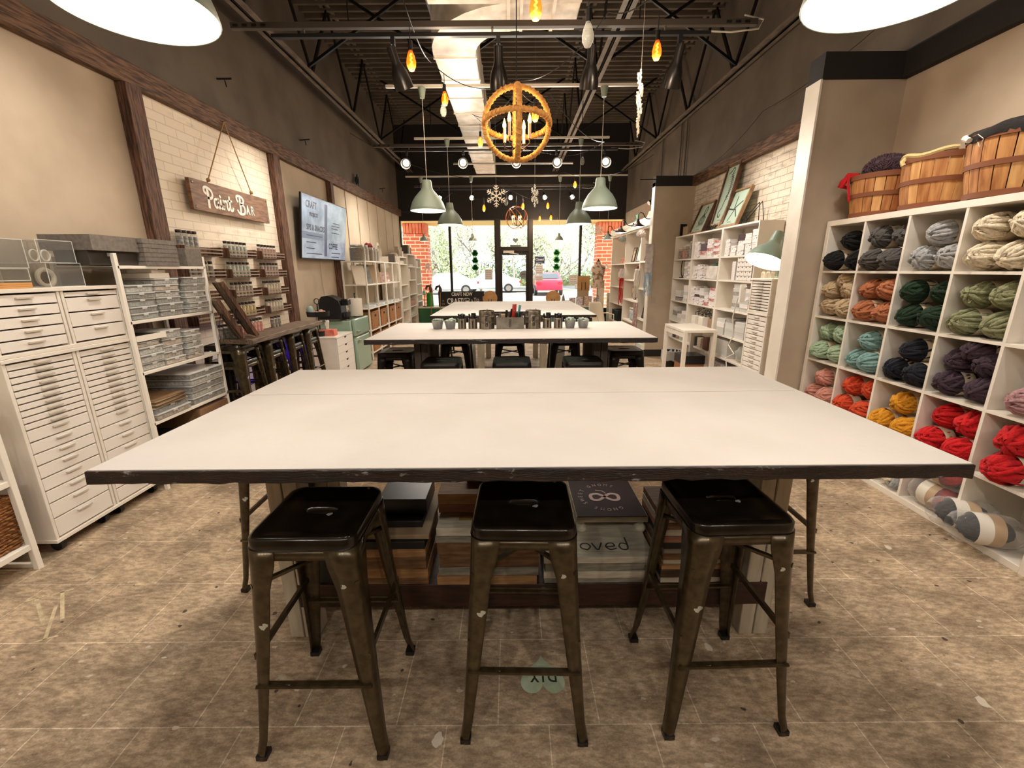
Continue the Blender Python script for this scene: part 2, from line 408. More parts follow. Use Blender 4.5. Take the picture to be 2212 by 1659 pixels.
# ---------------------------------------------------------------- front wall with the shop windows
ZH = 2.78
WX = [XL, -2.9, -1.6, -.37, .52, 1.83, XR]
m = MB(); m.box(XL-.15, XR+.15, YF, YF+.12, ZH, ZC); m.box(XL-.15, -.37, YF, YF+.2, 0, .45); m.box(.52, XR+.15, YF, YF+.2, 0, .45)
struct(m, 'wall_front', darker)
alum = M('bronze_aluminium', '2a211b', .5, .4)
glass = clear('window_glass', 'f4f8f8', .02, .02)
def window(k, x0, x1, z0, z1, fw=.045):
    t = MB(); t.box(x0, x0+fw, YF-.02, YF+.09, z0, z1); t.box(x1-fw, x1, YF-.02, YF+.09, z0, z1)
    t.box(x0+fw, x1-fw, YF-.02, YF+.09, z0, z0+fw); t.box(x0+fw, x1-fw, YF-.02, YF+.09, z1-fw, z1)
    o = struct(t, 'window_%d' % k, alum)
    MB().box(x0+fw, x1-fw, YF+.03, YF+.036, z0+fw, z1-fw).build('pane', glass, o)
window(1, -2.9, -1.6, .45, ZH, .03); window(2, -1.6, -.4, .45, ZH, .03); window(3, .55, 1.83, .45, ZH, .03); window(4, 1.83, XR, .45, ZH, .03)
window(5, -.3, .46, 2.06, ZH, .03)
# door
m = MB(); m.box(-.4, -.3, YF-.04, YF+.1, 0, ZH); m.box(.46, .55, YF-.04, YF+.1, 0, ZH); m.box(-.3, .46, YF-.03, YF+.1, 1.97, 2.06)
struct(m, 'trim_%d' % n, alum, bevel=.004); n += 1
m = MB(); m.box(-.3, -.235, YF, YF+.06, .02, 1.97); m.box(.395, .46, YF, YF+.06, .02, 1.97); m.box(-.235, .395, YF, YF+.06, .02, .2); m.box(-.235, .395, YF, YF+.06, 1.88, 1.97)
door = struct(m, 'door_1', alum, bevel=.004)
MB().box(-.235, .395, YF+.025, YF+.031, .2, 1.88).build('pane', glass, door)
MB().box(-.235, .395, YF-.05, YF-.03, .92, .945).build('push_bar', alum, door)
m = MB(); m.box(-.2, .08, YF-.07, YF-.01, 1.93, 1.99); m.bar((-.05, YF-.06, 1.93), (.2, YF-.06, 1.9), .02, .02); m.build('door_closer', M('closer', 'c8c0b4', .4, .5), door)
# ================================================================ work tables
paper = M('white_paper', 'bfb9b3', .8, h2='b9b3ac', scale=3, bump=.05, bscale=40)
edge = M('painted_dark_edge', '2a170e', .55, h2='120c09', scale=16, stretch=(1, 5, 5), bump=.4)
def edge_mat():
    m = M('splattered_edge', '2b180f', .45, h2='150d0a', scale=10, stretch=(1, 6, 6), bump=.5, bscale=40)
    N = m.node_tree.nodes; L = m.node_tree.links; b = N['Principled BSDF']
    tc = N.new('ShaderNodeTexCoord'); n = N.new('ShaderNodeTexNoise'); n.inputs['Scale'].default_value = 13; n.inputs['Detail'].default_value = 8; n.inputs['Roughness'].default_value = .75
    mp = N.new('ShaderNodeMapping'); mp.inputs['Scale'].default_value = (1, 1, 2.5); L.new(tc.outputs['Object'], mp.inputs[0]); L.new(mp.outputs[0], n.inputs[0])
    r = N.new('ShaderNodeValToRGB'); r.color_ramp.elements[0].position = .60; r.color_ramp.elements[1].position = .66
    r.color_ramp.elements[0].color = (0, 0, 0, 1); r.color_ramp.elements[1].color = (1, 1, 1, 1); L.new(n.outputs['Fac'], r.inputs[0])
    mx = N.new('ShaderNodeMix'); mx.data_type = 'RGBA'; old = b.inputs['Base Color'].links[0].from_socket
    L.new(r.outputs[0], mx.inputs[0]); L.new(old, mx.inputs[6]); mx.inputs[7].default_value = (*hexc('9a938c'), 1)
    L.new(mx.outputs[2], b.inputs['Base Color']); return m
edgem = edge_mat()
cream = M('cream_painted_wood', 'b8ad98', .65, h2='a59a86', scale=6, stretch=(5, 5, .7), bump=.15)
def rough_slab(x0, x1, y0, y1, z0, z1, seg=60):
    """plank with slightly uneven edges"""
    r = random.Random(int(x1*100)); R = []
    for i in range(seg+1):
        x = x0+(x1-x0)*i/seg; j = lambda: r.uniform(-.003, .003)
        R.append([Vector((x, y0+j(), z0+j())), Vector((x, y1+j(), z0+j())), Vector((x, y1+j(), z1)), Vector((x, y0+j(), z1))])
    return MB().loft(R)
def table(label, x0, x1, y0, y1, h, th=.042):
    t = thing('work_table', label, 'table', ((x0+x1)/2, (y0+y1)/2, 0))
    a = (x1-x0)/2; b = (y1-y0)/2
    rough_slab(-a, a, -b, b, h-th, h-.003).build('tabletop', edgem, t, bevel=.003)
    mb = MB(); mb.box(-a+.006, a-.006, -b+.004, b-.004, h-.003, h)
    mb.build('paper_cover', paper, t)
    return t, a, b
t1, a, b = table('nearest long work table with white paper top and paint-splattered dark edge', -1.168, 1.262, 1.073, 2.3, .98)
MB().box(-a+.01, a-.03, .12, .36, .9803, .9812).build('paper_strip', paper, t1)
for sx in (-1, 1):
    for y in (1.49, 1.86):
        x = -.885-.047 if sx < 0 else 1.01-.047
        mb = MB(); y_ = y-1.6865; mb.box(x-.06, x-.002, y_, y_+.09, 0, .93); mb.box(x+.002, x+.06, y_, y_+.09, 0, .93)
        mb.build('leg', cream, t1, bevel=.004)
mb = MB(); mb.box(-.93, .99, -.2, -.16, .155, .262); mb.box(-.93, .99, .30, .34, .155, .262); mb.box(-.93, .99, -.16, .30, .235, .262)
mb.build('lower_shelf', M('brown_stained_wood', '3a1f12', .5, h2='24120a', scale=9, stretch=(1, 6, 6), bump=.2), t1, bevel=.003)
mb = MB(); mb.box(-.95, 1.03, -.16, -.12, .84, .935); mb.box(-.95, 1.03, .27, .31, .84, .935); mb.build('apron', darkwood, t1)
t2, a, b = table('middle work table carrying the row of tins, dark wood legs', -1.214, 1.2, 3.5, 4.655, .955)
gw = M('grey_brown_wood', '4e443c', .65, h2='3c332c', scale=8, stretch=(5, 5, .7), bump=.2)
for x in (-.8, .8):
    for y in (-.3, .22):
        mb = MB(); mb.box(x-.062, x-.002, y, y+.09, 0, .913); mb.box(x+.002, x+.062, y, y+.09, 0, .913); mb.build('leg', gw, t2, bevel=.004)
t3, a, b = table('farthest work table with a thin dark edge, nearest the shop windows', -1.02, 1.06, 5.39, 7.85, .955, .03)
for x in (-.43, .4):
    for y in (-1., .85): MB().box(x-.045, x+.045, y, y+.09, 0, .925).build('leg', cream, t3, bevel=.004)
# galvanised panels under the far table
gp = M('corrugated_zinc', 'a0a09a', .35, .7)
for x in (-.62, .56):
    mb = MB(); P = [(x+.002*0+.0075*i, -1.0+(.008 if i % 2 else 0)) for i in range(17)]
    mb.add([(px_, py_, z) for z in (.05, .9) for px_, py_ in P], [(i, i+1, i+18, i+17) for i in range(16)])
    mb.build('corrugated_panel', gp, t3, smooth=80, solid=.003)

# ================================================================ metal stools
gun = M('gunmetal_stool', '53462f', .3, .6, h2='40341f', scale=30, coat=.3)
gun_d = M('gunmetal_seat', '2a2317', .25, .5, h2='1d170f', scale=20, coat=.4)
def splat(mt):
    N = mt.node_tree.nodes; L = mt.node_tree.links; b = N['Principled BSDF']
    tc = N.new('ShaderNodeTexCoord'); v = N.new('ShaderNodeTexVoronoi'); v.inputs['Scale'].default_value = 13
    nz = N.new('ShaderNodeTexNoise'); nz.inputs['Scale'].default_value = 40; ad = N.new('ShaderNodeMix'); ad.data_type = 'RGBA'; ad.blend_type = 'ADD'; ad.inputs[0].default_value = .035
    L.new(tc.outputs['Object'], nz.inputs[0]); L.new(tc.outputs['Object'], ad.inputs[6]); L.new(nz.outputs['Color'], ad.inputs[7]); L.new(ad.outputs[2], v.inputs[0])
    lt = N.new('ShaderNodeMath'); lt.operation = 'LESS_THAN'; lt.inputs[1].default_value = .14; L.new(v.outputs['Distance'], lt.inputs[0])
    sp = N.new('ShaderNodeSeparateColor'); L.new(v.outputs['Color'], sp.inputs[0]); g = N.new('ShaderNodeMath'); g.operation = 'GREATER_THAN'; g.inputs[1].default_value = .84; L.new(sp.outputs[1], g.inputs[0])
    mu = N.new('ShaderNodeMath'); mu.operation = 'MULTIPLY'; L.new(lt.outputs[0], mu.inputs[0]); L.new(g.outputs[0], mu.inputs[1])
    mx = N.new('ShaderNodeMix'); mx.data_type = 'RGBA'; old = b.inputs['Base Color'].links[0].from_socket; L.new(mu.outputs[0], mx.inputs[0]); L.new(old, mx.inputs[6]); mx.inputs[7].default_value = (*hexc('c9cfc8'), 1)
    L.new(mx.outputs[2], b.inputs['Base Color'])
splat(gun); splat(gun_d)
def rsq(h, r, n=7):
    """rounded square outline, half size h, corner radius r"""
    P = []
    for c in range(4):
        a0 = c*PI/2; cx_, cy_ = ((h-r), (h-r)) if c == 0 else (-(h-r), h-r) if c == 1 else (-(h-r), -(h-r)) if c == 2 else (h-r, -(h-r))
        for i in range(n): a = a0+PI/2*i/(n-1); P.append((cx_+r*cos(a), cy_+r*sin(a)))
    return P
def slot(w, d, n=28):
    P = []
    for i in range(n):
        a = 2*PI*(i+.5)/n-0*PI; c, s_ = cos(a), sin(a)
        P.append((w*(abs(c)**.55)*(1 if c > 0 else -1), d*(abs(s_)**.8)*(1 if s_ > 0 else -1)))
    return P
def make_stool(H=.77, hs=.158, hf=.205, mat=None, smat=None, label='', rails=True):
    mat = mat or gun; smat = smat or gun_d
    t = thing('metal_stool', label, 'stool')
    rings = []
    ro = lambda pts, z: [Vector((x, y, z)) for x, y in pts]
    rings.append(ro(slot(.048, .013), H-.022)); rings.append(ro(slot(.05, .015), H-.009)); rings.append(ro(slot(.054, .019), H-.004))
    rings.append(ro(rsq(.1, .05), H-.004)); rings.append(ro(rsq(hs-.026, .032), H-.003))
    rings.append(ro(rsq(hs-.016, .036), H)); rings.append(ro(rsq(hs-.006, .04), H-.003)); rings.append(ro(rsq(hs, .043), H-.011)); rings.append(ro(rsq(hs+.001, .044), H-.036))
    rings.append(ro(rsq(hs+.004, .046), H-.038)); rings.append(ro(rsq(hs+.003, .045), H-.041)); rings.append(ro(rsq(hs-.004, .04), H-.041)); rings.append(ro(rsq(hs-.006, .038), H-.012)); rings.append(ro(rsq(.1, .05), H-.008)); rings.append(ro(slot(.054, .019), H-.008)); rings.append(ro(slot(.048, .013), H-.022))
    MB().loft(rings, True, False, False).build('seat', smat, t, smooth=50)
    # apron under the seat
    MB().loft([ro(rsq(hs-.006, .04), H-.041), ro(rsq(hs-.003, .04), H-.072)], True, False, False).build('apron', mat, t, smooth=50, solid=.004)
    for sx in (-1, 1):
        for sy in (-1, 1):
            mb = MB(); R = []
            for z in [0.0, .03, .07, .15, .3, .45, .6, .68, H-.04]:
                f = z/H; w = .028+.052*f**1.1+(.012 if f > .85 else 0); c = hf+(hs-hf)*f-.004*sin(PI*f)
                if z < .05: c += .004
                r_ = .016+.024*f; P = []
                P.append((c, c-w)); P.append((c, c-r_))
                for k in range(1, 5): a = PI/2*k/5; P.append((c-r_+r_*cos(a), c-r_+r_*sin(a)))
                P.append((c-r_, c)); P.append((c-w, c))
                R.append([Vector((x*sx, y*sy, z)) for x, y in P])
            if sx*sy < 0: R = [list(reversed(q)) for q in R]
            mb.loft(R, False, False, False)
            lg = mb.build('leg', mat, t, smooth=60, solid=.005)
            MB().box(hf-.03, hf+.003, hf-.03, hf+.003, 0, .018).build('foot', black, lg)
            lg.children[0].scale = (sx, sy, 1)
    g = lambda z: hf+(hs-hf)*z/H-.012
    if rails:
        for ax, z in ((0, .27), (0, .27), (1, .37), (1, .37)):
            pass
        for s_ in (-1, 1):
            z = .27*H/.77; mb = MB(); mb.bar((-g(z), s_*g(z), z), (g(z), s_*g(z), z), .022, .008); mb.tube([(-g(z), s_*(g(z)+.01), z+.003), (g(z), s_*(g(z)+.01), z+.003)], .006); mb.build('foot_rail', mat, t)
            z = .37*H/.77; mb = MB(); mb.bar((s_*g(z), -g(z), z), (s_*g(z), g(z), z), .012, .02); mb.build('foot_rail', mat, t)
    z = H-.16; q = g(z)
    mb = MB(); mb.bar((-q, -q, z), (q, q, z), .014, .01); mb.bar((-q, q, z+.01), (q, -q, z+.01), .014, .01); mb.build('cross_brace', mat, t)
    return t
st = make_stool(label='gunmetal metal stool pushed under the nearest table, left of three')
st.location = (-.612, 1.222, 0)
dup(st, (.035, 1.262, 0), math.radians(-1.5), 'gunmetal metal stool pushed under the nearest table, middle of three')
dup(st, (.695, 1.28, 0), math.radians(1.5), 'gunmetal metal stool pushed under the nearest table, right of three')
dup(st, (-1.11, 1.965, 0), 0, 'gunmetal metal stool tucked under the left end of the nearest table')
dup(st, (1.17, 1.845, 0), 0, 'gunmetal metal stool tucked under the right end of the nearest table')
blk = M('black_metal_stool', '1e1915', .38, .5, h2='171310', scale=20)
bs = make_stool(.77, .158, .205, blk, blk, 'black metal stool before the middle table, left of three')
bs.location = (-.59, 3.57, 0)
dup(bs, (.0, 3.57, 0), 0, 'black metal stool before the middle table, middle of three')
dup(bs, (.60, 3.57, 0), 0, 'black metal stool before the middle table, right of three')
dup(bs, (-1.09, 4.06, 0), 0, 'black metal stool under the left end of the middle table')
dup(bs, (1.07, 4.06, 0), 0, 'black metal stool under the right end of the middle table')
for x, nm in ((-.62, 'left'), (-.02, 'middle'), (.585, 'right')): dup(bs, (x, 4.78, 0), 0, 'black metal stool behind the middle table, %s of three' % nm)
# ================================================================ left side furniture. Local frame: width along x, front faces -y, depth runs to +y
LZ = PI/2; RZ = -PI/2
drawer_w = M('drawer_white', 'e9e2d9', .4)
pull = M('drawer_pull', 'c6beb2', .4, .1)
def drawer_cabinet(label, loc, rz, w, d, h, heights, castors=False, ledge=True):
    t = thing('drawer_cabinet', label, 'drawer cabinet', loc, rz)
    b = .07 if castors else 0; tk = .016; a = w/2
    mb = MB(); mb.box(-a, -a+tk, .004, d, b, h); mb.box(a-tk, a, .004, d, b, h); mb.box(-a+tk, a-tk, d-.01, d, b, h)
    mb.box(-a-.004, a+.004, 0, d, b, b+.02); mb.box(-a-.006, a+.006, -.004, d, h-.02, h)
    mb.build('carcass', white, t, bevel=.002)
    MB().box(-a+tk, a-tk, .05, d-.011, b+.02, h-.02).build('shade_filler', darker, t)  # black block filling the carcass, stands in for shade between the drawers
    z = h-.026; tot = sum(heights); sp = h-b-.052; g = .0075
    for q in heights:
        hh = q/tot*sp; dr = MB().box(-a+tk+.004, a-tk-.004, .006, .2, z-hh+g/2+.0, z-g/2)
        o = dr.build('drawer', drawer_w, t, bevel=.0015)
        zc = z-g/2-min(.016, hh*.4)
        MB().box(-.04, .04, -.006, .006, zc-.004, zc+.004).build('handle', pull, o)
        z -= hh
    if castors:
        for sx in (-1, 1):
            for y in (.06, d-.06):
                mb = MB(); x = sx*(a-.05); mb.cyl((x-.014, y, .031), (x+.014, y, .031), .031, n=18); mb.cyl((x, y, .05), (x, y, b), .012); mb.box(x-.018, x+.018, y-.02, y+.02, .055, .062)
                mb.build('castor', black, t)
    return t
XC = -2.49
drawer_cabinet('lower white wheeled drawer cabinet at the left edge, the nearer of two', (XC, 2.245, 0), LZ, .368, .4, 1.09, [1]*10+[1.9]*3+[2.1]*3+[2.6, 3.2], True)
drawer_cabinet('lower white wheeled drawer cabinet beside the open white shelving frame', (XC, 2.62, 0), LZ, .368, .4, 1.09, [1]*11+[2.1]*4+[2.4]*3, True)
drawer_cabinet('five-drawer white unit stacked on the nearer wheeled cabinet', (XC, 2.245, 1.091), LZ, .368, .4, .335, [1]*5)
drawer_cabinet('white unit with one thin and three deep drawers stacked beside the open shelving', (XC, 2.62, 1.091), LZ, .368, .4, .335, [.45, 1.2, 1.2, 1.2])

acr = clear('acrylic', 'ececea', .04, .05)
cbox = clear('craft_box_plastic', 'e4e4e0', .2, .22)
cboxw = clear('craft_box_lid', 'f0f0ec', .55, .25)
def acrylic(label, loc, w, d, h):
    t = thing('acrylic_case', label, 'clear case', loc, LZ); a = w/2; k = .004
    mb = MB(); mb.box(-a, a, 0, d, 0, k); mb.box(-a, a, 0, d, h-k, h); mb.box(-a, -a+k, 0, d, k, h-k); mb.box(a-k, a, 0, d, k, h-k); mb.box(-a+k, a-k, 0, k, k, h-k); mb.box(-a+k, a-k, d-k, d, k, h-k)
    mb.build('case', acr, t)
    mb = MB()
    for q in ((-a, 0), (a, 0), (-a, d), (a, d)): mb.bar((q[0], q[1], 0), (q[0], q[1], h), .003, .003)
    for z in (0, h): mb.bar((-a, 0, z), (a, 0, z), .003, .003); mb.bar((-a, d, z), (a, d, z), .003, .003); mb.bar((-a, 0, z), (-a, d, z), .003, .003); mb.bar((a, 0, z), (a, d, z), .003, .003)
    mb.build('polished_edges', clear('acrylic_edge', 'f2f2ee', .6, .2), t)
    return t
t = acrylic('lower clear acrylic drawer case holding a tape roll on the white cabinets', (-2.56, 2.56, 1.427), .2, .26, .13)
mb = MB(); mb.tube([(-.02+.045*cos(a_*PI/10), .1, .05+.045*sin(a_*PI/10)) for a_ in range(20)], .012, 8, True); mb.build('tape_roll', M('tape_cream', 'cfc6b4', .4), t)
t = acrylic('clear acrylic case stacked on top holding white scissors handles', (-2.55, 2.53, 1.558), .2, .26, .12)
mb = MB()
for c_ in (-.03, .03): mb.tube([(c_+.024*cos(a_*PI/8), .1, .04+.03*sin(a_*PI/8)) for a_ in range(16)], .005, 6, True)
mb.build('scissor_handles', M('offwhite_plastic', 'ddd8cc', .4), t)
acrylic('long low clear acrylic case at the left edge of the cabinets', (-2.6, 2.26, 1.53), .3, .24, .145)
acrylic('clear acrylic case under the long low one at the left edge', (-2.62, 2.27, 1.465), .3, .22, .06)
kraft = M('orange_folder', 'c08a4c', .7); kraft2 = M('kraft_card', '8a6a48', .8, h2='7a5c3e', scale=12)
for i in range(3):
    solo(MB().box(-.13, .13, 0, .2, 0, .009), 'folder', kraft, 'orange folder on the left cabinets, %s in its small stack' % ['lowest', 'middle one', 'topmost'][i], 'folder', (-2.52, 2.2+.005*i, 1.4265+.0095*i), LZ+.04*i, 'orange folders on the cabinets', bevel=.001)

# ---- ladder shelving frame
t = thing('shelving_unit', 'open white metal shelving unit full of clear boxes beside the drawer cabinets', 'shelving', (-2.46, 3.19, 0), LZ)
for x in (-.395, .395):
    for y in (.012, .40): MB().box(x-.012, x+.012, y-.012, y+.012, 0, 1.62).build('post', whitemetal, t, bevel=.002)
SH = [(1.545, 'top'), (1.195, 'second'), (.855, 'third'), (.5, 'fourth'), (.12, 'lowest')]
for z, _ in SH:
    mb = MB(); mb.box(-.395, .395, 0, .024, z-.02, z); mb.box(-.395, .395, .39, .412, z-.02, z); mb.box(-.395, .395, .024, .39, z-.008, z-.003); mb.build('shelf', whitemetal, t, bevel=.0015)
for x in (-.395, .395):
    mb = MB(); mb.bar((x, .012, 1.61), (x, .4, 1.61), .02, .02); mb.build('end_rail', whitemetal, t)
mb = MB(); mb.box(-.38, -.13, .01, .3, 1.065, 1.08); mb.box(-.38, -.13, .0, .012, 1.058, 1.095); mb.build('small_half_shelf', whitemetal, t)

# ---- foam blocks on the frame
foam = M('grey_foam', '7d756c', .9, h2='6d655d', scale=40, bump=.2)
def ridged(name, w, d, h, n, label, loc, rz):
    mb = MB(); hh = h/n
    for i in range(n): mb.box(-w/2+(.002 if i % 2 else 0), w/2-(.002 if i % 2 else 0), (.002 if i % 2 else 0), d, i*hh, (i+1)*hh)
    return solo(mb, name, foam, label, 'foam block', loc, rz)
ridged('foam_block', .30, .34, .175, 12, 'large grey ridged foam stack standing at the far half of the top shelf', (-2.45, 3.16, 1.546), LZ)
ridged('foam_block', .34, .3, .09, 2, 'flat grey foam slab lying at the near end of the top shelf', (-2.47, 2.9-.07, 1.632), LZ+.03)
solo(MB().box(-.17, .17, 0, .2, 0, .085), 'foam_block', M('dark_foam', '3c362f', .9), 'dark block under the flat grey foam slab', 'foam block', (-2.5, 2.83, 1.546), LZ)
solo(MB().box(-.085, .085, 0, .2, 0, .13), 'foam_block', foam, 'plain grey foam cube at the far end of the top shelf', 'foam block', (-2.46, 3.49, 1.546), LZ, bevel=.003)
solo(MB().box(-.06, .06, 0, .2, 0, .13), 'foam_block', foam, 'plain grey foam block between the ridged stack and the end cube', 'foam block', (-2.52, 3.378, 1.546), LZ-.0, bevel=.003)

# ---- clear craft boxes
bits = [M('bits_grey', '9a9894', .7, h2='5e5c58', scale=60), M('bits_white', 'd8d8d4', .7, h2='a8a49e', scale=70), M('bits_teal', '7c8884', .7, h2='aaaea8', scale=60), M('bits_pinkish', 'c9ab98', .7, h2='dccfc0', scale=50), M('bits_brown', '8a6f58', .7, h2='c2b5a4', scale=60)]
def craft_box(w, d, h, fill=0, solidlid=False):
    t = thing('craft_box', '', 'plastic box'); a = w/2
    MB().box(-a+.003, a-.003, .003, d-.003, 0, h-.008).build('box_body', cbox, t, bevel=.003)
    mb = MB(); mb.box(-a, a, 0, d, h-.009, h); mb.box(-.02, .02, -.003, .002, h-.018, h-.002); mb.build('lid', cboxw, t, bevel=.002)
    MB().box(-a+.008, a-.008, .008, d-.008, .003, h*.6).build('contents', bits[fill % 5], t)
    return t
protos = {}
def put_box(w, d, h, fill, loc, rz, label, group):
    k = (round(w, 2), round(d, 2), round(h, 3), fill)
    if k not in protos:
        t = craft_box(w, d, h, fill); t.location = loc; t.rotation_euler = (0, 0, rz); t['label'] = label; t['group'] = group; protos[k] = t; return t
    return dup(protos[k], loc, rz, label, group)
def stack(y, z, hs, w, d, fills, xf, what, where, group, jit=.008):
    n_ = len(hs)
    for i, h in enumerate(hs):
        lev = 'bottom one' if i == 0 else 'top one' if i == n_-1 else '%s up' % ORD[i]
        put_box(w, d, h, fills[i % len(fills)], (xf+rnd.uniform(-jit, jit), y+rnd.uniform(-jit, jit), z+.0005), LZ+rnd.uniform(-.02, .02),
                'clear box of %s, %s in the %s' % (what, lev, where), group)
        z += h+.0008
g = 'clear craft boxes on the second shelf'
stack(2.94, 1.197, [.042, .042, .05, .04, .048], .225, .28, [2, 0, 2, 0, 1], -2.47, 'greyish bits', 'left stack of the second shelf', g)
stack(3.178, 1.197, [.045, .045, .042, .045, .042, .04], .225, .28, [0, 0, 0, 1, 3, 1], -2.47, 'greyish bits', 'middle stack of the second shelf', g)
stack(3.45, 1.197, [.04, .04, .04, .042, .055, .048], .225, .28, [1, 1, 1, 1, 0, 0], -2.47, 'pale bits', 'right stack of the second shelf', g)
solo(MB().box(-.09, .09, 0, .22, 0, .035), 'card_box', M('offwhite_card', 'e6ded2', .7), 'off-white flat box near the top of the middle stack, second shelf', 'box', (-2.49, 3.15, 1.462), LZ, bevel=.002)
solo(MB().box(-.07, .07, 0, .16, 0, .022), 'card_box', M('offwhite_card'), 'small off-white lid topping the middle stack, second shelf', 'box', (-2.5, 3.16, 1.498), LZ+.1, bevel=.002)
g = 'clear craft boxes on the third shelf'
stack(2.92, .857, [.05, .055, .05, .035], .2, .26, [1, 1, 1, 3], -2.47, 'pale trinkets', 'left stack of the third shelf', g)
stack(3.125, .857, [.045, .045, .04, .05, .06], .19, .26, [3, 4, 1, 3, 1], -2.47, 'rusty bits', 'middle stack of the third shelf', g)
stack(3.34, .857, [.04, .045, .045, .045, .035], .17, .26, [3, 1, 1, 1, 1], -2.47, 'white bits', 'right stack of the third shelf', g)
g = 'large flat clear cases on the fourth shelf'
stack(3.385, .502, [.05, .05, .05, .05, .045], .38, .36, [0, 1, 0, 1, 0], -2.46, 'beads', 'tall far stack of the fourth shelf', g)
stack(2.985, .502, [.045, .045], .32, .36, [4, 0], -2.46, 'brown beads', 'low near stack of the fourth shelf', g)
for i in range(7):
    solo(MB().box(-.14, .14, 0, .33, 0, .006), 'card_sheet', [kraft2, M('dark_card', '4c3a2a', .8), M('tan_card', 'a08765', .8)][i % 3], 'brown card sheet over the low clear cases, %s up' % ORD[i], 'card sheet', (-2.45-.004*i, 2.97+.004*i, .594+.0066*i), LZ+.05*(i % 3-1), 'brown card sheets on the fourth shelf', bevel=.0005)
carton = M('carton', '8a684a', .8, h2='7a5a3e', scale=8)
t = thing('carton', 'brown cardboard carton on the lowest shelf of the open shelving', 'carton', (-2.46, 3.4, .121), LZ)
MB().box(-.17, .17, 0, .34, 0, .33).build('carton_body', carton, t, bevel=.003)
mb = MB(); mb.box(-.1, .1, -.0012, 0, .22, .225); mb.box(-.1, .1, -.0012, 0, .27, .275); mb.box(-.1, -.095, -.0012, 0, .225, .27); mb.box(.095, .1, -.0012, 0, .225, .27); mb.box(-.07, .07, -.0012, 0, .24, .252); mb.build('printed_panel', darkwood, t)
solo(MB().box(-.19, .19, 0, .3, 0, .2), 'carton', M('dark_carton', '2b211a', .85), 'dark box at the near end of the lowest shelf of the open shelving', 'carton', (-2.5, 3.0, .121), LZ, bevel=.003)
solo(MB().box(-.17, .17, 0, .05, 0, .1), 'wood_crate', postwood, 'brown wooden box seen behind the boxes under the second shelf', 'crate', (-2.84, 3.25, .857+.2), LZ)
solo(MB().box(-.1, .1, 0, .16, 0, .006), 'magazine', black, 'dark folded magazine lying on the small half shelf', 'magazine', (-2.5, 2.95, 1.082), LZ)

# ---- nearest shelf with the wicker basket (left edge)
t = thing('shelving_unit', 'white slatted shelf cut off by the left edge, holding a wicker basket', 'shelving', (-2.5, 1.6, 0), LZ)
for x in (-.38, .35):
    for y in (.0, .38): MB().box(x-.014, x+.014, y-.014, y+.014, 0, 1.8).build('post', whitemetal, t, bevel=.002)
    mb = MB(); mb.bar((x, 0, .02), (x, .38, .02), .018, .02); mb.build('end_rail', whitemetal, t)
for z in (.15, .51, .88): MB().box(-.38, .35, -.01, .39, z-.03, z).build('shelf', whitemetal, t, bevel=.002)
def wicker_mat(name, a, b_):
    m = M(name, a, .7, h2=b_, scale=60, stretch=(1, 1, 4))
    N = m.node_tree.nodes; L = m.node_tree.links; b = N['Principled BSDF']
    tc = N.new('ShaderNodeTexCoord'); w1 = N.new('ShaderNodeTexWave'); w1.bands_direction = 'Z'; w1.inputs['Scale'].default_value = 22; w1.inputs['Distortion'].default_value = 2.5; w1.inputs['Detail Scale'].default_value = 8
    w2 = N.new('ShaderNodeTexWave'); w2.bands_direction = 'DIAGONAL'; w2.inputs['Scale'].default_value = 18; w2.inputs['Distortion'].default_value = 1
    L.new(tc.outputs['Object'], w1.inputs[0]); L.new(tc.outputs['Object'], w2.inputs[0])
    mu = N.new('ShaderNodeMath'); mu.operation = 'MULTIPLY'; L.new(w1.outputs['Fac'], mu.inputs[0]); L.new(w2.outputs['Fac'], mu.inputs[1])
    bp = N.new('ShaderNodeBump'); bp.inputs['Strength'].default_value = 1; bp.inputs['Distance'].default_value = .012; L.new(mu.outputs[0], bp.inputs['Height']); L.new(bp.outputs[0], b.inputs['Normal'])
    return m
wick = wicker_mat('wicker', 'b0763e', '7d4c22')
def basket(w, d, h, hole=True, mat=None, weave=False):
    t = thing('wicker_basket', '', 'basket'); a = w/2; k = .012; s_ = .93
    mb = MB()
    mb.loft([[Vector((-a*s_, d*.03, 0)), Vector((a*s_, d*.03, 0)), Vector((a*s_, d*.97, 0)), Vector((-a*s_, d*.97, 0))], [Vector((-a, 0, h)), Vector((a, 0, h)), Vector((a, d, h)), Vector((-a, d, h))], [Vector((-a+k, k, h)), Vector((a-k, k, h)), Vector((a-k, d-k, h)), Vector((-a+k, d-k, h))], [Vector((-a*s_+k, d*.03+k, .012)), Vector((a*s_-k, d*.03+k, .012)), Vector((a*s_-k, d*.97-k, .012)), Vector((-a*s_+k, d*.97-k, .012))]])
    mb.build('basket_body', mat or wick, t, bevel=.006)
    if weave:
        mb = MB(); n_ = int(h/.016)
        for i in range(n_):
            z = .01+i*.0155; f = s_+(1-s_)*z/h; P = []
            for sd, (p, q) in enumerate((((-1, 0), (1, 0)), ((1, 0), (1, 1)), ((1, 1), (-1, 1)), ((-1, 1), (-1, 0)))):
                for j in range(16):
                    u = j/16; x = (p[0]+(q[0]-p[0])*u)*a*f; y = (p[1]+(q[1]-p[1])*u)*d*.97+d*.015
                    o_ = .005*(1 if (j+i) % 2 else -.4); nx, ny = ((0, -1), (1, 0), (0, 1), (-1, 0))[sd]
                    P.append((x+nx*o_, y+ny*o_, z))
            mb.tube(P, .0072, 5, True)
        mb.build('weave', mat or wick, t, smooth=60)
    mb = MB(); mb.tube([(-a, 0, h), (a, 0, h), (a, d, h), (-a, d, h)], .009, 6, True); mb.build('rim', mat or wick, t)
    if hole: MB().box(-.035, .035, -.004, .004, h*.72, h*.72+.035).build('handle_hole', darker, t)
    return t
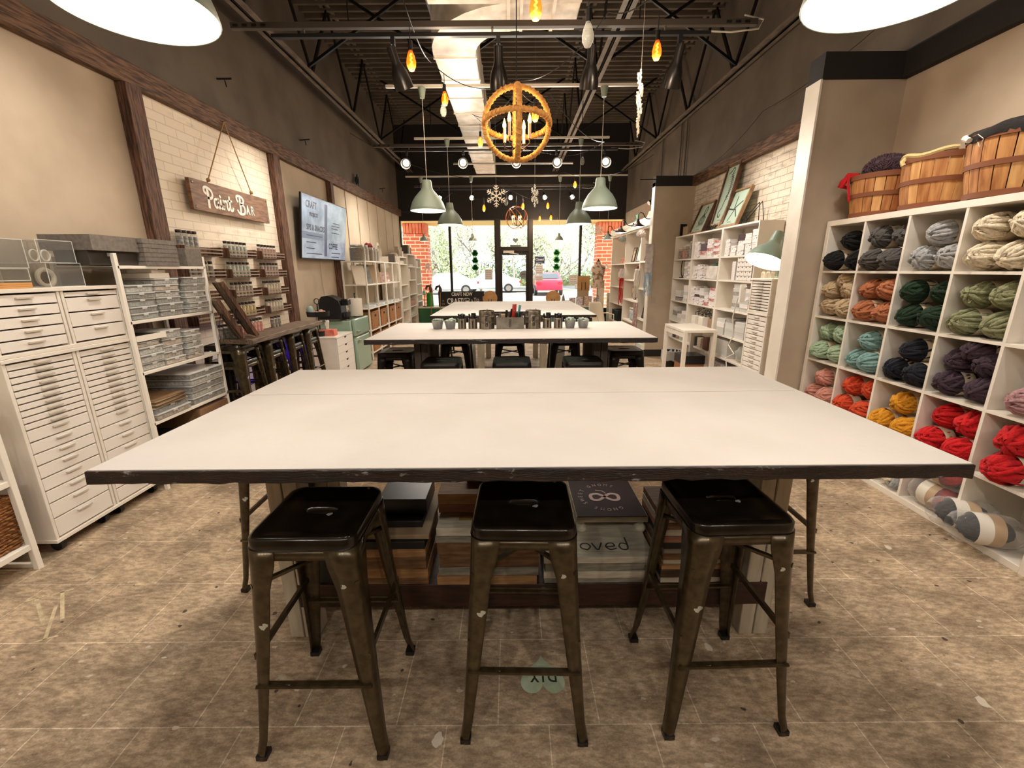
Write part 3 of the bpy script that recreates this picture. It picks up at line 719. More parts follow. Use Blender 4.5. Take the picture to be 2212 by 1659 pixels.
t = basket(.5, .3, .27, False, None, True); t.location = (-2.52, 1.70, .151); t.rotation_euler = (0, 0, LZ); t['label'] = 'large woven wicker basket on the white shelf at the lower left edge'

# ---- paint bar: counter, racks of jars
bar_w = M('bar_top_wood', '7a6450', .55, h2='4a3a2c', scale=10, stretch=(7, .8, 7), bump=.3)
t = thing('bar_counter', 'narrow brown wooden bar table standing before the jar racks, stools beneath', 'bar table', (-2.35, 4.33, 0))
rough_slab(-.15, .15, -.7, .71, .905, .945, 4).build('counter_top', bar_w, t, bevel=.004)
for y in (-.69, .67):
    for x in (-.14, -.03): MB().box(x, x+.03, y, y+.03, 0, .905).build('leg', blackmetal, t)
ns = [0]
def stk(y, k):
    for j, z in enumerate((0, .14)):
        o = dup(st, (-2.47, y, z-.01), LZ+.05, 'dark metal stool, %s of the %s nested pair under the bar table' % (['lower', 'upper'][j], ['nearest', 'second', 'third', 'farthest'][k]), 'nested stools under the bar table')
for k, y in enumerate((3.76, 4.18, 4.62, 5.0)): stk(y, k)
solo(MB().box(-.09, .09, 0, .101, 0, .12), 'purple_light', M('purple_led', '3a20d0', .4, emit='4a22ff', estr=6), 'glowing violet-blue light unit behind the stools under the bar table', 'light', (-2.80, 4.45, .52), LZ)
jar_glass = clear('jar_glass', 'e6e4dc', .16, .05)
lidm = M('dark_jar_lid', '2a1711', .45)
def jar(r, h, lid=.02, mat=None, name='glass_jar', lidmat=None, fill=.85, n=14):
    t = thing(name, '', 'jar')
    mb = MB(); mb.lathe([(.001, 0), (r*.95, 0), (r, .004), (r, h-lid-.012), (r*.8, h-lid-.002), (r*.8, h-lid)], n=n); mb.build('glass', jar_glass, t, smooth=50)
    MB().lathe([(.001, .003), (r*.93, .003), (r*.93, h*fill-lid), (.001, h*fill-lid)], n=n).build('contents', mat, t, smooth=50)
    MB().lathe([(r*.84, h-lid-.003), (r*.9, h-lid), (r*.9, h-.003), (r*.84, h), (.001, h)], n=n).build('lid', lidmat or lidm, t, smooth=40)
    return t
def rack(label, y0, y1, z, h=.088, xf=-2.79):
    w = y1-y0; t = thing('jar_rack', label, 'wall rack', (xf, (y0+y1)/2, z), LZ); a = w/2; d = abs(XL-xf)+.001
    mb = MB(); mb.box(-a, a, 0, d, 0, .009); mb.box(-a, a, d-.008, d, .009, h); mb.build('base', postwood, t)
    for sx in (-1, 1): MB().box(sx*a-(.009 if sx > 0 else 0), sx*a+(0 if sx > 0 else .009), 0, d, .009, h).build('side', postwood, t)
    for zz in (.03, .062): MB().box(-a, a, -.006, 0, zz-.004, zz+.009).build('front_slat', M('slat_wood', '8a7460', .7), t)
    return t
jc = {'clear': ('b9c0b8', '8e978e'), 'rust': ('8a4a38', 'b5907a'), 'sagey': ('8fa092', 'c4cbc0'), 'wine': ('5c2a28', 'b08a80'), 'brown': ('6a4a34', 'c0ae9a'), 'tan': ('b59c80', 'd8ccb8'), 'yellow': ('c9a548', 'd9c890'), 'beige': ('c4b49a', 'ddd4c2'), 'red': ('b84a38', 'd8988a'), 'dark': ('3c3028', '9a8a78'), 'navy': ('4a5058', 'b0a8a4')}
JM = {k: M('pigment_'+k, v[0], .5, h2=v[1], scale=30, stretch=(1, 1, 2.5)) for k, v in jc.items()}
jp = {}
def jars(col, desc, ys, z, where, h=.15, r=.0215, x=-2.845):
    for i, y in enumerate(ys):
        k = (col, round(h, 2))
        lab = 'jar of %s, %s from left in %s' % (desc, ORD[i], where)
        if k not in jp: jp[k] = jar(r, h, mat=JM[col]); jp[k].location = (x, y, z); jp[k]['label'] = lab; jp[k]['group'] = 'jars on the paint bar wall'
        else: dup(jp[k], (x, y, z), 0, lab, 'jars on the paint bar wall')
def sp6(y0, n=6, p=.063): return [y0+p*i for i in range(n)]
rows = [(1.64, 'top'), (1.44, 'second'), (1.238, 'third'), (1.03, 'fourth')]
fillm = {(0, 'B'): ('clear', 'grey-green powder'), (0, 'C'): ('rust', 'rusty red powder'), (1, 'B'): ('sagey', 'sage powder'), (1, 'C'): ('wine', 'wine red powder'), (2, 'B'): ('brown', 'brown powder'), (2, 'C'): ('tan', 'tan powder'), (3, 'B'): ('yellow', 'yellow powder'), (3, 'C'): ('beige', 'beige powder')}
for i, (z, nm) in enumerate(rows):
    for c_, y0, y1, wh in (('A', 3.86, 4.355, 'left'), ('B', 4.46, 4.93, 'middle'), ('C', 5.05, 5.53, 'right')):
        rack('empty-ended wooden jar rack on the brick wall, %s column, %s row' % (wh, nm) if c_ == 'A' else 'small wooden rack holding six jars, %s column, %s row' % (wh, nm), y0, y1, z)
        w_ = 'the %s rack of the %s row' % (wh, nm)
        if c_ != 'A': f = fillm[(i, c_)]; jars(f[0], f[1], sp6(y0+.045), z+.0095, w_)
    if i == 0: jars('navy', 'dusty mixed pigments', [3.90, 3.96, 4.02, 4.08], z+.0095, 'the left rack of the top row', h=.205, r=.027)
    if i == 1: jars('dark', 'dark pigments', sp6(3.93, 5, .075), z+.0095, 'the left rack of the second row')
jars('red', 'coral red powder', sp6(3.88, 7, .053), .9455, 'the row standing on the bar table', h=.13, x=-2.44)
jars('dark', 'dark pigments', [5.02-.02, 5.0+.055], .9455, 'the pair at the far end of the counter', h=.12, x=-2.8) if False else None
for i, y in enumerate((4.42, 4.48, 4.54)):
    dup(jp[('dark', .15)], (-2.44, y, .9455), 0, 'dark-lidded jar of brown pigment at the far end of the bar table, %s of three' % ORD[i], 'jars on the paint bar wall', scale=(1, 1, .75))
for i, y in enumerate((3.66, 3.72, 3.78)):
    dup(jp[('dark', .15)], (-2.47, y, .9455), 0, 'dark-lidded jar behind the leaning signs on the bar table, %s of three' % ORD[i], 'jars on the paint bar wall', scale=(1, 1, .8))
# two wooden signs leaning on wire easels
for k, (x, y, h, w) in enumerate(((-2.30, 3.80, .50, .2), (-2.33, 3.66, .35, .18))):
    t = thing('wooden_sign', '%s plank sign leaning back on a wire easel on the bar table' % ['taller brown', 'shorter brown'][k], 'sign', (x, y, .946), 0)
    t.rotation_euler = (0, 0, LZ+math.radians(48))
    T = Matrix.Rotation(math.radians(22), 4, 'X')
    mb = MB(); mb.box(-w/2, w/2, 0, .018, .0, h, Matrix.Translation((0, -.02, .02)) @ Matrix.Rotation(math.radians(-24), 4, 'X')); mb.build('board', M('weathered_plank', '9a8468', .7, h2='4d3c2d', scale=12, stretch=(6, 6, .8)), t, bevel=.002)
    mb = MB()
    for sx in (-1, 1):
        mb.box(sx*w/2-.014, sx*w/2+.014, -.008, .022, 0, h, Matrix.Translation((0, -.02, .02)) @ Matrix.Rotation(math.radians(-24), 4, 'X'))
    mb.build('frame_stile', postwood, t)
    e = thing('wire_easel', 'black wire easel behind the %s leaning sign' % ['taller', 'shorter'][k], 'easel', (x, y, .946)); e.scale = (1, .6, 1); e.rotation_euler = (0, 0, LZ+math.radians(48))
    mb = MB()
    for sx in (-1, 1):
        mb.tube([(sx*.05, -.07, .025), (sx*.05, -.05, .004), (sx*.05, .0, .02), (sx*.03, .16, h*.62)], .003); mb.tube([(sx*.03, .16, h*.62), (sx*.07, .22, .004)], .003)
    mb.tube([(-.03, .16, h*.62), (.03, .16, h*.62)], .003); mb.tube([(-.06, .2, h*.25), (.06, .2, h*.25)], .003)
    mb.build('wire', blackmetal, e)

# ---- Paint Bar sign hanging from the beam
sw = M('sign_plank', '8e6644', .6, h2='6a4730', scale=9, stretch=(1, 1, 7), bump=.2)
T = axes((-2.86, 4.745, 2.045), (0, 1, 0), (0, 0, 1))   # local x along the wall, y up, z into the room
t = thing('hanging_sign', 'brown wooden sign with white lettering hung by rope on the brick panel', 'sign', (0, 0, 0))
mb = MB(); mb.box(-.625, .625, 0, .265, 0, .035, T); mb.build('board', sw, t, bevel=.003)
ltr = M('sign_white', 'efe9dc', .6)
S = []
def st_(pts, w=.026, ox=0, oy=0, sc=1., sm=True):
    S.append(([(ox+sc*a, oy+sc*b) for a, b in pts], w*sc, sm))
# cursive "Paint B" as brush strokes, y up, baseline 0
st_([(.01, .115), (-.012, .13), (-.012, .16), (.012, .172), (.05, .168), (.085, .15), (.098, .12), (.085, .09), (.05, .078), (.03, .082)], .024, -.44, .045)
st_([(.035, .15), (.035, .10), (.032, .04), (.03, .0)], .030, -.44, .045)
def a_(x): st_([(.062, .075), (.035, .088), (.01, .07), (.006, .035), (.022, .01), (.045, .015), (.06, .04)], .021, x, .045); st_([(.066, .09), (.062, .04), (.07, .012), (.088, .018), (.1, .032)], .022, x, .045)
a_(-.335)
st_([(.0, .085), (-.003, .04), (.004, .012), (.022, .015), (.034, .03)], .022, -.232, .045); st_([(.0, .118), (.003, .12)], .026, -.232, .045, sm=False)
st_([(.0, .088), (0, .045), (-.002, .008)], .022, -.19, .045); st_([(.0, .05), (.02, .08), (.04, .088), (.052, .07), (.05, .03), (.058, .01), (.075, .016), (.085, .028)], .021, -.19, .045)
st_([(.0, .135), (-.002, .08), (-.002, .03), (.01, .008), (.032, .014), (.045, .035)], .023, -.09, .045); st_([(-.03, .095), (.035, .1)], .018, -.09, .045, sm=False)
st_([(.0, .12), (-.018, .14), (-.01, .168), (.03, .175), (.08, .165), (.098, .14), (.085, .112), (.045, .098), (.09, .085), (.108, .05), (.09, .012), (.04, .0), (.0, .008), (-.022, .03)], .023, .05, .04)
st_([(.038, .15), (.036, .09), (.03, .02)], .027, .05, .04)
mb = MB()
for p, w, sm in S: mb.stroke(p, w, .035, .0385, T, sm)
mb.build('script_lettering', ltr, t, smooth=0)
pale = M('sign_pale_teal', 'b9cdc4', .6)
for ch, x in (('A', .21), ('I', .262), ('R', .315)):
    if ch == 'I': continue
    xf(text_mb(ch, .13, .72 if ch == 'A' else .8, bold=.003, z0=.035, z1=.0385), T @ Matrix.Translation((x if ch == 'A' else .295, .092, 0))).build('block_letter', ltr if ch == 'A' else pale, t, smooth=0)
mb = MB()
for x in (-.59, .59):
    for y in (.03, .235): mb.ell(T @ Vector((x, y, .036)), .007, .011, .011, 10, 6)
mb.build('stud', chrome, t)
rope = M('jute_rope', 'a5804e', .85, bump=.6, bscale=160)
mb = MB(); ap = (-2.815, 4.76, 2.93)
for y in (4.39, 5.08): mb.tube([ap, (-2.83, y, 2.335), (-2.845, y, 2.31)], .0055, 6); mb.ell((-2.828, y, 2.335), .018, .02, .018, 10, 6)
mb.build('rope', rope, t)
MB().cyl((XL+.07, 4.76, 2.93), (-2.79, 4.76, 2.935), .004).build('hook', chrome, t)

# ---- television
t = thing('television', 'wall television showing a blue-grey menu board reflecting the windows', 'television', (-2.80, 6.78, 1.667)); t.rotation_euler = (0, math.radians(7), 0)
MB().box(-.03, 0, -.78, .78, 0, .835).build('tv_body', black, t, bevel=.004)
def screen_mat():
    m = bpy.data.materials.new('screen'); m.use_nodes = True; N = m.node_tree.nodes; L = m.node_tree.links; b = N['Principled BSDF']
    tc = N.new('ShaderNodeTexCoord'); n_ = N.new('ShaderNodeTexNoise'); n_.inputs['Scale'].default_value = 3.2; n_.inputs['Detail'].default_value = 6; n_.inputs['Distortion'].default_value = .2
    mp = N.new('ShaderNodeMapping'); mp.inputs['Scale'].default_value = (1, 1, 1.4); L.new(tc.outputs['Object'], mp.inputs[0]); L.new(mp.outputs[0], n_.inputs[0])
    r = N.new('ShaderNodeValToRGB'); r.color_ramp.elements[0].position = .35; r.color_ramp.elements[1].position = .62
    r.color_ramp.elements[0].color = (*hexc('a2aab8'), 1); r.color_ramp.elements[1].color = (*hexc('d4d8e0'), 1); L.new(n_.outputs[0], r.inputs[0])
    L.new(r.outputs[0], b.inputs['Emission Color']); b.inputs['Emission Strength'].default_value = .62; b.inputs['Base Color'].default_value = (.02, .02, .025, 1); b.inputs['Roughness'].default_value = .12
    return m
MB().box(0, .002, -.765, .765, .015, .82).build('screen', screen_mat(), t)
T = axes((.0022, 0, -1.66), (0, 1, 0), (0, 0, 1)); tg = M('screen_text', '1c2230', .4, emit='3c4660', estr=.35)
tx = MB()
for s_, x, z, sz, al in (('CRAFT', -.66, 2.37, .11, 'LEFT'), ('PROJECTS', -.55, 2.25, .06, 'LEFT'), ('SIPS & SNACKS', -.64, 2.08, .09, 'LEFT'), ('COFFEE', .1, 1.86, .1, 'LEFT')):
    q = text_mb(s_, sz*1.15, .85, al, z0=0, z1=.001, bold=.003); xf(q, T @ Matrix.Translation((x, z, 0))); tx.add(q.v, q.f)
tx.build('screen_lettering', tg, t, smooth=0)
mb = MB()
for x, z, w in ((-.64, 1.97, .5), (-.64, 1.88, .3), (-.64, 1.80, .25), (-.64, 1.73, .5), (.25, 2.2, .25), (.2, 2.16, .3), (.2, 2.12, .25), (.2, 2.06, .3), (.2, 1.76, .35), (.2, 1.70, .3)): mb.box(0.0022, .0026, x, x+w, z-1.66, z-1.648)
mb.build('screen_text_lines', tg, t)
MB().box(.00205, .0021, -.765, -.1, .27, .36).build('darker_band', M('screen_band', '2a2e3a', .3, emit='8e98ac', estr=.55), t)
MB().box(.0021, .0024, -.06, .04, .05, .78).build('painted_reflection', M('screen_violet', '2a2838', .3, emit='6a6488', estr=.5), t)  # glowing violet strip drawn on the screen as a post's reflection
MB().box(-.08, -.03, -.2, .2, .3, .6).build('wall_bracket', black, t)
mb = MB(); mb.tube([(-2.885, 6.75, 1.9), (-2.885, 6.77, 1.3), (-2.885, 6.83, .95), (-2.885, 6.8, .5)], .004); solo(mb, 'power_cable', M('cable_beige', 'b8ab98', .6), 'thin pale cable running down the wall below the television', 'cable')

# ---- white drawer chest, fridge and what stands on them
t = thing('drawer_chest', 'white six-drawer chest with notched pulls in front of the mint fridge', 'drawer chest', (-2.3, 5.92, 0), LZ)
mb = MB(); mb.box(-.29, .29, .018, .56, 0, .64); mb.box(-.292, .292, 0, .56, .64, .66); mb.build('carcass', white, t, bevel=.002)
for i in range(6):
    z = .635-i*.104; o = MB().box(-.288, .288, 0, .018, z-.101, z).build('drawer', drawer_w, t, bevel=.0015)
    mb = MB(); mb.add([(-.04, -.001, z+.0005), (.05, -.001, z+.0005), (.02, -.001, z-.022), (-.02, -.001, z-.022)], [(0, 3, 2, 1)]); mb.build('pull_notch', darker, o)
t = thing('mini_fridge', 'mint green retro fridge with a chrome handle behind the white drawer chest', 'fridge', (-2.3, 6.66, 0), LZ)
fm = M('fridge_mint', '93ab97', .25, coat=.4)
MB().box(-.31, .31, .06, .56, .02, .80).build('fridge_body', fm, t, bevel=.02)
o = MB().box(-.31, .31, 0, .055, .56, .815).build('freezer_door', fm, t, bevel=.018)
mb = MB(); mb.box(-.28, -.18, -.03, 0, .62, .64); mb.build('handle', chrome, o, bevel=.004)
o = MB().box(-.31, .31, 0, .055, .02, .545).build('fridge_door', fm, t, bevel=.018)
mb = MB(); mb.box(-.28, -.18, -.03, 0, .48, .5); mb.build('handle', chrome, o, bevel=.004)
MB().box(-.312, .312, .01, .05, .547, .558).build('chrome_strip', chrome, t)
t = thing('coffee_maker', 'black pod coffee maker standing on the mint fridge', 'coffee maker', (-2.42, 6.42, .817), LZ)
mb = MB(); prof = [(.12, 0), (.12, .2), (.1, .27), (.03, .32), (-.06, .345), (-.15, .33), (-.2, .27), (-.21, 0)]
mb.loft([[Vector((x, .17-a_, z)) for a_, z in [(q[0], q[1]) for q in prof]] for x in (-.11, -.09, .09, .11)]); mb.build('housing', black, t, bevel=.008)
MB().box(-.075, .075, -.05, .06, 0, .03).build('drip_tray', blackmetal, t, bevel=.004)
MB().box(-.07, .07, -.04, .06, .2, .29).build('brew_head', M('gloss_black', '0c0b0b', .15), t, bevel=.01)
MB().cyl((0, 0, .031), (0, 0, .1), .04, .045).build('smoke_mug', M('smoke', '3a3836', .3), t)  # smoke-coloured tapered cylinder on the drip tray
t = thing('paper_towel_roll', 'thick white paper towel roll on a black stand on the fridge', 'paper towel', (-2.42, 6.78, .817))
MB().lathe([(.03, .012), (.098, .012), (.1, .016), (.1, .272), (.098, .276), (.03, .276)], n=36).build('roll', M('tissue_white', 'ded5c6', .95, bump=.3, bscale=120), t, smooth=50)
mb = MB(); mb.cyl((0, 0, 0), (0, 0, .01), .09, n=30); mb.cyl((0, 0, .01), (0, 0, .3), .008); mb.lathe([(.004, .3), (.018, .31), (.008, .33), (.018, .35), (.001, .356)], n=16); mb.build('stand', black, t)
t = thing('tiered_tray', 'black two-tier tray stand with treats behind the tissue box', 'tray stand', (-2.58, 5.80, .661))
mb = MB(); mb.lathe([(.001, 0), (.11, 0), (.115, .07), (.11, .07), (.1, .01), (.001, .01)], n=28); mb.build('lower_tray', black, t, smooth=30)
mb = MB(); mb.lathe([(.001, .26), (.14, .26), (.145, .325), (.138, .325), (.13, .27), (.001, .27)], n=28); mb.build('upper_tray', black, t, smooth=30)
mb = MB(); mb.cyl((0, 0, .01), (0, 0, .42), .009); mb.tube([(.035*sin(a_*PI/8), 0, .455-.035*cos(a_*PI/8)) for a_ in range(16)], .006, 6, True); mb.build('pole', black, t)
mb = MB()
for i in range(9): mb.ell((.07*cos(i*.7), .07*sin(i*.7), .3+.012*(i % 3)), .03, .03, .02, 8, 5)
mb.build('wrapped_sweets', M('sweets', 'cdbfae', .6, h2='a8604a', scale=40), t)
solo(MB().lathe([(.001, 0), (.035, 0), (.045, .08), (.038, .11), (.02, .13), (.02, .12), (.001, .12)], n=18), 'green_mug', sage, 'pale green ceramic figurine cup on the upper tray', 'mug', (-2.65, 5.73, .933))
solo(MB().lathe([(.001, 0), (.05, 0), (.05, .012), (.02, .02), (.02, .02), (.001, .1)], n=12), 'cutting_board', M('pale_wood', 'b09a7c', .7), 'small pale pointed ornament beside the tray stand', 'ornament', (-2.72, 5.68, .661), scale=None) if False else None
t = thing('tissue_box', 'coral tissue box with a white tissue on the white drawer chest', 'tissue box', (-2.37, 5.79, .661), LZ)
MB().box(-.06, .06, 0, .2, 0, .085).build('box', M('coral_card', 'c8604e', .7, h2='d88a76', scale=14), t, bevel=.002)
mb = MB(); R = []
for i in range(7):
    f = i/6; R.append([Vector((.03*(1+.5*f)*cos(k*PI/5)*(1-.3*f)+.006*sin(k*2.2+f*3), .1+(.012+.02*f)*sin(k*PI/5)+.01*sin(k*1.7), .085+.11*f*(1+.15*sin(k*1.3)))) for k in range(10)])
mb.loft(R, True, False, False); mb.build('tissue', M('tissue_white'), t, smooth=60, solid=.001)

# ---- open white shelving with rattan baskets, further back
for u, (y0, y1, nm) in enumerate(((7.36, 8.49, 'nearer'), (8.5, 9.58, 'farther'))):
    w = y1-y0; a = w/2; t = thing('shelving_unit', 'open white metal lattice shelving with rattan baskets, %s of two along the panelled wall' % nm, 'shelving', (-2.4, (y0+y1)/2, 0), LZ)
    for x in (-a, 0, a):
        for y in (.0, .38):
            xx = min(max(x, -a+.013), a-.013); MB().box(xx-.012, xx+.012, y, y+.022, 0, 1.66).build('post', whitemetal, t)
    for z in (1.665, 1.28, .885, .51, .13): MB().box(-a, a, -.002, .405, z-.018, z).build('shelf', whitemetal, t)
br = basket(.36, .32, .3, True, M('rattan', 'b9824c', .7, h2='8a5628', scale=50, bump=.8, bscale=70))
first = True
for r_, (z, nm) in enumerate(((.511, 'upper'), (.131, 'lower'))):
    for i, y in enumerate((7.66, 8.2, 8.8, 9.29)):
        lab = 'rattan basket with a cut handle, %s from the left in the %s basket row' % (ORD[i], nm)
        if first: br.location = (-2.4, y, z); br.rotation_euler = (0, 0, LZ); br['label'] = lab; br['group'] = 'rattan baskets in the lattice shelving'; first = False
        else: dup(br, (-2.4, y, z), LZ, lab, 'rattan baskets in the lattice shelving')
t = jar(.13, .26, .03, M('potpourri', '5a4a38', .8, h2='8a7458', scale=60), 'storage_jar', chrome, .9, 24); t.location = (-2.6, 7.62, 1.666); tag(t, 'biggest round glass jar of brown potpourri, at the near end of the shelf top', group='glass jars on the shelf top')
dup(t, (-2.62, 7.93, 1.666), 0, 'tall glass jar of brown potpourri behind the biggest one', scale=(.85, .85, 1.05))
for i, y in enumerate((8.14, 8.3, 8.46)): dup(t, (-2.55, y, 1.666), 0, 'slim tall glass jar on the shelf top, %s of three' % ORD[i], scale=(.5, .5, .95-.03*i))
# red heart wreath and wire wreath
mb = MB(); hp = [(.17*1.02*16*sin(u)**3/16, (13*cos(u)-5*cos(2*u)-2*cos(3*u)-cos(4*u))/16*.17+.18) for u in [2*PI*k/40 for k in range(40)]]
mb.tube([(0, x, z) for x, z in hp], .032, 8, True); o = solo(mb, 'heart_wreath', M('red_plush', '7a0f14', .95, h2='5a080d', scale=60, bump=.8, bscale=90), 'deep red heart-shaped wreath leaning on the wall above the shelving', 'wreath', (-2.7, 8.72, 1.69), 0, rot=(0, math.radians(-10), 0)); 
mb = MB()
for k in range(26):
    ph = rnd.uniform(0, 6.28); mb.tube([(.02*sin(3*u+ph), (.16+.03*sin(2*u+ph))*cos(u), .19+(.16+.03*cos(3*u+ph))*sin(u)) for u in [2*PI*j/24 for j in range(24)]], .003, 4, True)
solo(mb, 'twig_wreath', M('pale_twig', 'b0a494', .8), 'pale twig wreath leaning beside the red heart wreath', 'wreath', (-2.66, 9.0, 1.665))
def upright(name, lab, cat, y, z, w, h, d, mat, x=-2.42, rz=LZ, group=None):
    return solo(MB().box(-w/2, w/2, 0, d, 0, h), name, mat, lab, cat, (x, y, z), rz, group, bevel=.002)
cream_b = M('cream_block', 'dcd2c2', .7); tan_b = M('tan_block', 'b09a7e', .7); dk_b = M('dark_block', '4a4038', .7)
for i, (y, w, h, m_) in enumerate(((9.33, .1, .17, dk_b), (9.45, .05, .13, cream_b), (9.52, .04, .2, tan_b), (9.58-.02, .03, .17, cream_b))):
    upright('upright_box', '%s block on the lattice shelving top, %s from the left' % (['dark', 'cream', 'tan', 'narrow cream'][i], ORD[i]), 'block', y, 1.666, w, h, .12, m_)
# framed sheets standing in the top row
for i, (y, h, m_, an) in enumerate(((7.55, .32, cream_b, .3), (7.85, .34, M('grey_print', '8c8c88', .5, h2='5a5c5a', scale=6), .1), (8.3, .34, tan_b, .35), (8.4, .3, tan_b, .4), (9.0, .2, M('pink_bits', 'c08a8c', .7, h2='e0d4cc', scale=20), .2))):
    o = solo(MB().box(-.13, .13, 0, .015, 0, h), 'framed_print', m_, '%s leaning in the top row of the lattice shelving' % ['cream card in a stand', 'grey framed print', 'tan board', 'second tan board', 'small pink print'][i], 'print', (-2.55, y, 1.282), 0, None, bevel=.001, rot=(-.25, 0, LZ-.5))
for i in range(4):
    y = (7.65, 8.2, 8.78, 9.3)[i]
    solo(MB().box(-.18, .18, 0, .28, 0, .03), 'paper_pad', M('blue_grey_pad', 'a9b2b8', .6, h2='d8dad8', scale=12), 'flat blue-grey pad stack lying above the baskets, %s from the left' % ORD[i], 'paper pad', (-2.42, y, .887), LZ, 'flat pads above the baskets', bevel=.003)
# stepped narrow shelving towers
for k, (y0, y1, zt, lev, nm) in enumerate(((9.66, 10.32, 1.80, [1.65, 1.2, .93, .64, .35, .08], 'nearest'), (10.4, 11.18, 1.88, [1.6, 1.29, .95, .67, .43, .08], 'middle'), (11.25, 11.86, 1.8, [1.58, 1.17, .9, .73, .4, .08], 'farthest'))):
    w = y1-y0; a = w/2; t = thing('shelving_tower', 'narrow off-white shelving tower, %s of three stepping toward the window' % nm, 'shelving', (-2.4, (y0+y1)/2, 0), LZ)
    gm = M('tower_back', 'b5ab9c', .8)
    for x in (-a, a-.02): MB().box(x, x+.02, 0, .42, 0, zt).build('side_panel', whitemetal, t)
    MB().box(-a+.02, a-.02, .405, .42, 0, zt).build('back_panel', gm, t)
    for z in [zt]+lev: MB().box(-a+.02, a-.02, -.002, .404, z-.022, z).build('shelf', whitemetal, t)
upright('upright_box', 'dark framed picture box on top of the nearest tower', 'box', 9.85, 1.801, .3, .2, .1, M('taupe_print', '7a6a58', .7, h2='a89880', scale=8))
upright('upright_box', 'cream block on top of the nearest tower', 'block', 10.05, 1.801, .12, .12, .08, cream_b)
upright('upright_box', 'dark book on top of the middle tower', 'book', 10.6, 1.881, .08, .2, .14, dk_b)
upright('upright_box', 'cream book on top of the middle tower', 'book', 10.75, 1.881, .1, .18, .14, cream_b)
upright('upright_box', 'tan book on top of the middle tower', 'book', 10.9, 1.881, .08, .15, .14, tan_b)
upright('letter_blocks', 'small white letter blocks on the upper shelf of the nearest tower', 'ornament', 9.95, 1.652, .3, .06, .03, cream_b)
mb = MB(); mb.bar((0, -.2, 0), (0, 0, .3), .03, .02); mb.bar((0, .2, 0), (0, 0, .3), .03, .02); mb.bar((0, -.2, .012), (0, .2, .012), .03, .02)
solo(mb, 'a_frame_ornament', cream_b, 'white triangular frame ornament in the middle tower', 'ornament', (-2.5, 10.75, .952), 0)
upright('upright_box', 'pink-cream print in the second row of the middle tower', 'print', 10.6, 1.292, .16, .26, .03, M('pinkish_print', 'd9c4b4', .7))
upright('upright_box', 'white book stack in the upper row of the middle tower', 'books', 10.8, 1.602, .4, .05, .2, cream_b)
upright('upright_box', 'rusty patterned box in the middle tower', 'box', 10.8, .672, .5, .13, .2, M('rust_print', 'c4a48e', .7, h2='b0766a', scale=20))
upright('upright_box', 'mint and white strip box in the middle tower', 'box', 10.8, .432, .6, .08, .2, M('mint_print', 'b8ccc4', .7, h2='e0ded4', scale=14))
upright('upright_box', 'brown box on the low shelf of the middle tower', 'box', 10.75, .082, .4, .17, .25, M('tan_carton', 'b08a5c', .8))
upright('upright_box', 'brown box on a low shelf of the farthest tower', 'box', 11.5, .402, .4, .14, .25, M('tan_carton'))
upright('lantern', 'small white lantern cage in the top of the farthest tower', 'lantern', 11.5, 1.582, .18, .17, .12, cream_b)
# ================================================================ yarn wall
t = thing('cube_shelving', 'large white five by five cube shelving full of yarn along the right wall', 'shelving', (2.54, 2.737, 0), RZ)
ka, kd, kh = .9275, .39, 1.855; kt, ki, kc = .04, .016, .3422
MB().box(-ka, -ka+kt, 0, kd, 0, kh-kt).build('side_panel', white, t, bevel=.002); MB().box(ka-kt, ka, 0, kd, 0, kh-kt).build('side_panel', white, t, bevel=.002)
mb = MB(); mb.box(-ka, ka, 0, kd, kh-kt, kh); mb.build('top_panel', white, t, bevel=.002)
MB().box(-ka+kt, ka-kt, 0, kd, 0, kt).build('bottom_panel', white, t, bevel=.002)
MB().box(-ka+kt, ka-kt, kd-.006, kd, kt, kh-kt).build('back_panel', white, t)
for i in range(1, 5):
    x = -ka+kt+i*(kc+ki)-ki; MB().box(x, x+ki, .003, kd-.006, kt, kh-kt).build('divider', white, t)
for r_ in range(1, 5):
    z = kt+r_*(kc+ki)-ki; mb = MB()
    for i in range(5): x = -ka+kt+i*(kc+ki); mb.box(x, x+kc, .003, kd-.006, z, z+ki)
    mb.build('shelf', white, t)
def skein_mesh(seed, Lh=.115, R=.072, sr=.0105, nw=17):
    """one chunky skein: a strand wound round and round, long axis along y, front end at y=0"""
    r = random.Random(seed); mb = MB(); pts = []
    for w in range(nw):
        lay = .80+.20*((w*7) % nw)/nw; ph = w*2.399+r.uniform(-.3, .3); tl = r.uniform(-.6, .6)
        M3 = Matrix.Rotation(ph, 3, 'Y') @ Matrix.Rotation(tl, 3, 'X')
        for k in range(15):
            u = 2*PI*k/15; q = M3 @ Vector((sin(u), -cos(u), .18*sin(2*u+ph)+r.uniform(-.04, .04)))
            q.normalize(); pts.append((q.x*R*lay, q.y*Lh*lay+Lh, q.z*R*lay))
    P = []
    for i in range(len(pts)): P.append(Vector(pts[i]))
    mb.tube(P, sr, 6)
    mb.ell((0, Lh, 0), R*.84, Lh*.9, R*.84, 12, 8)
    return mb
skm = [skein_mesh(s) for s in (1, 2, 3)]
band = MB().lathe([(.0765, -.032), (.0765, .032)], n=20, T=Matrix.Translation((0, .125, 0)) @ Matrix.Rotation(PI/2, 4, 'X'))
bandm = M('label_band', 'cfc0a6', .7)
skp = []
for k, s in enumerate(skm):
    t = thing('yarn_skein', '', 'yarn'); s.build('wound_yarn', M('yarn_base', 'ffffff', .95), t, smooth=70); band.build('paper_band', bandm, t)
    skp.append(t)
used = [False]*3
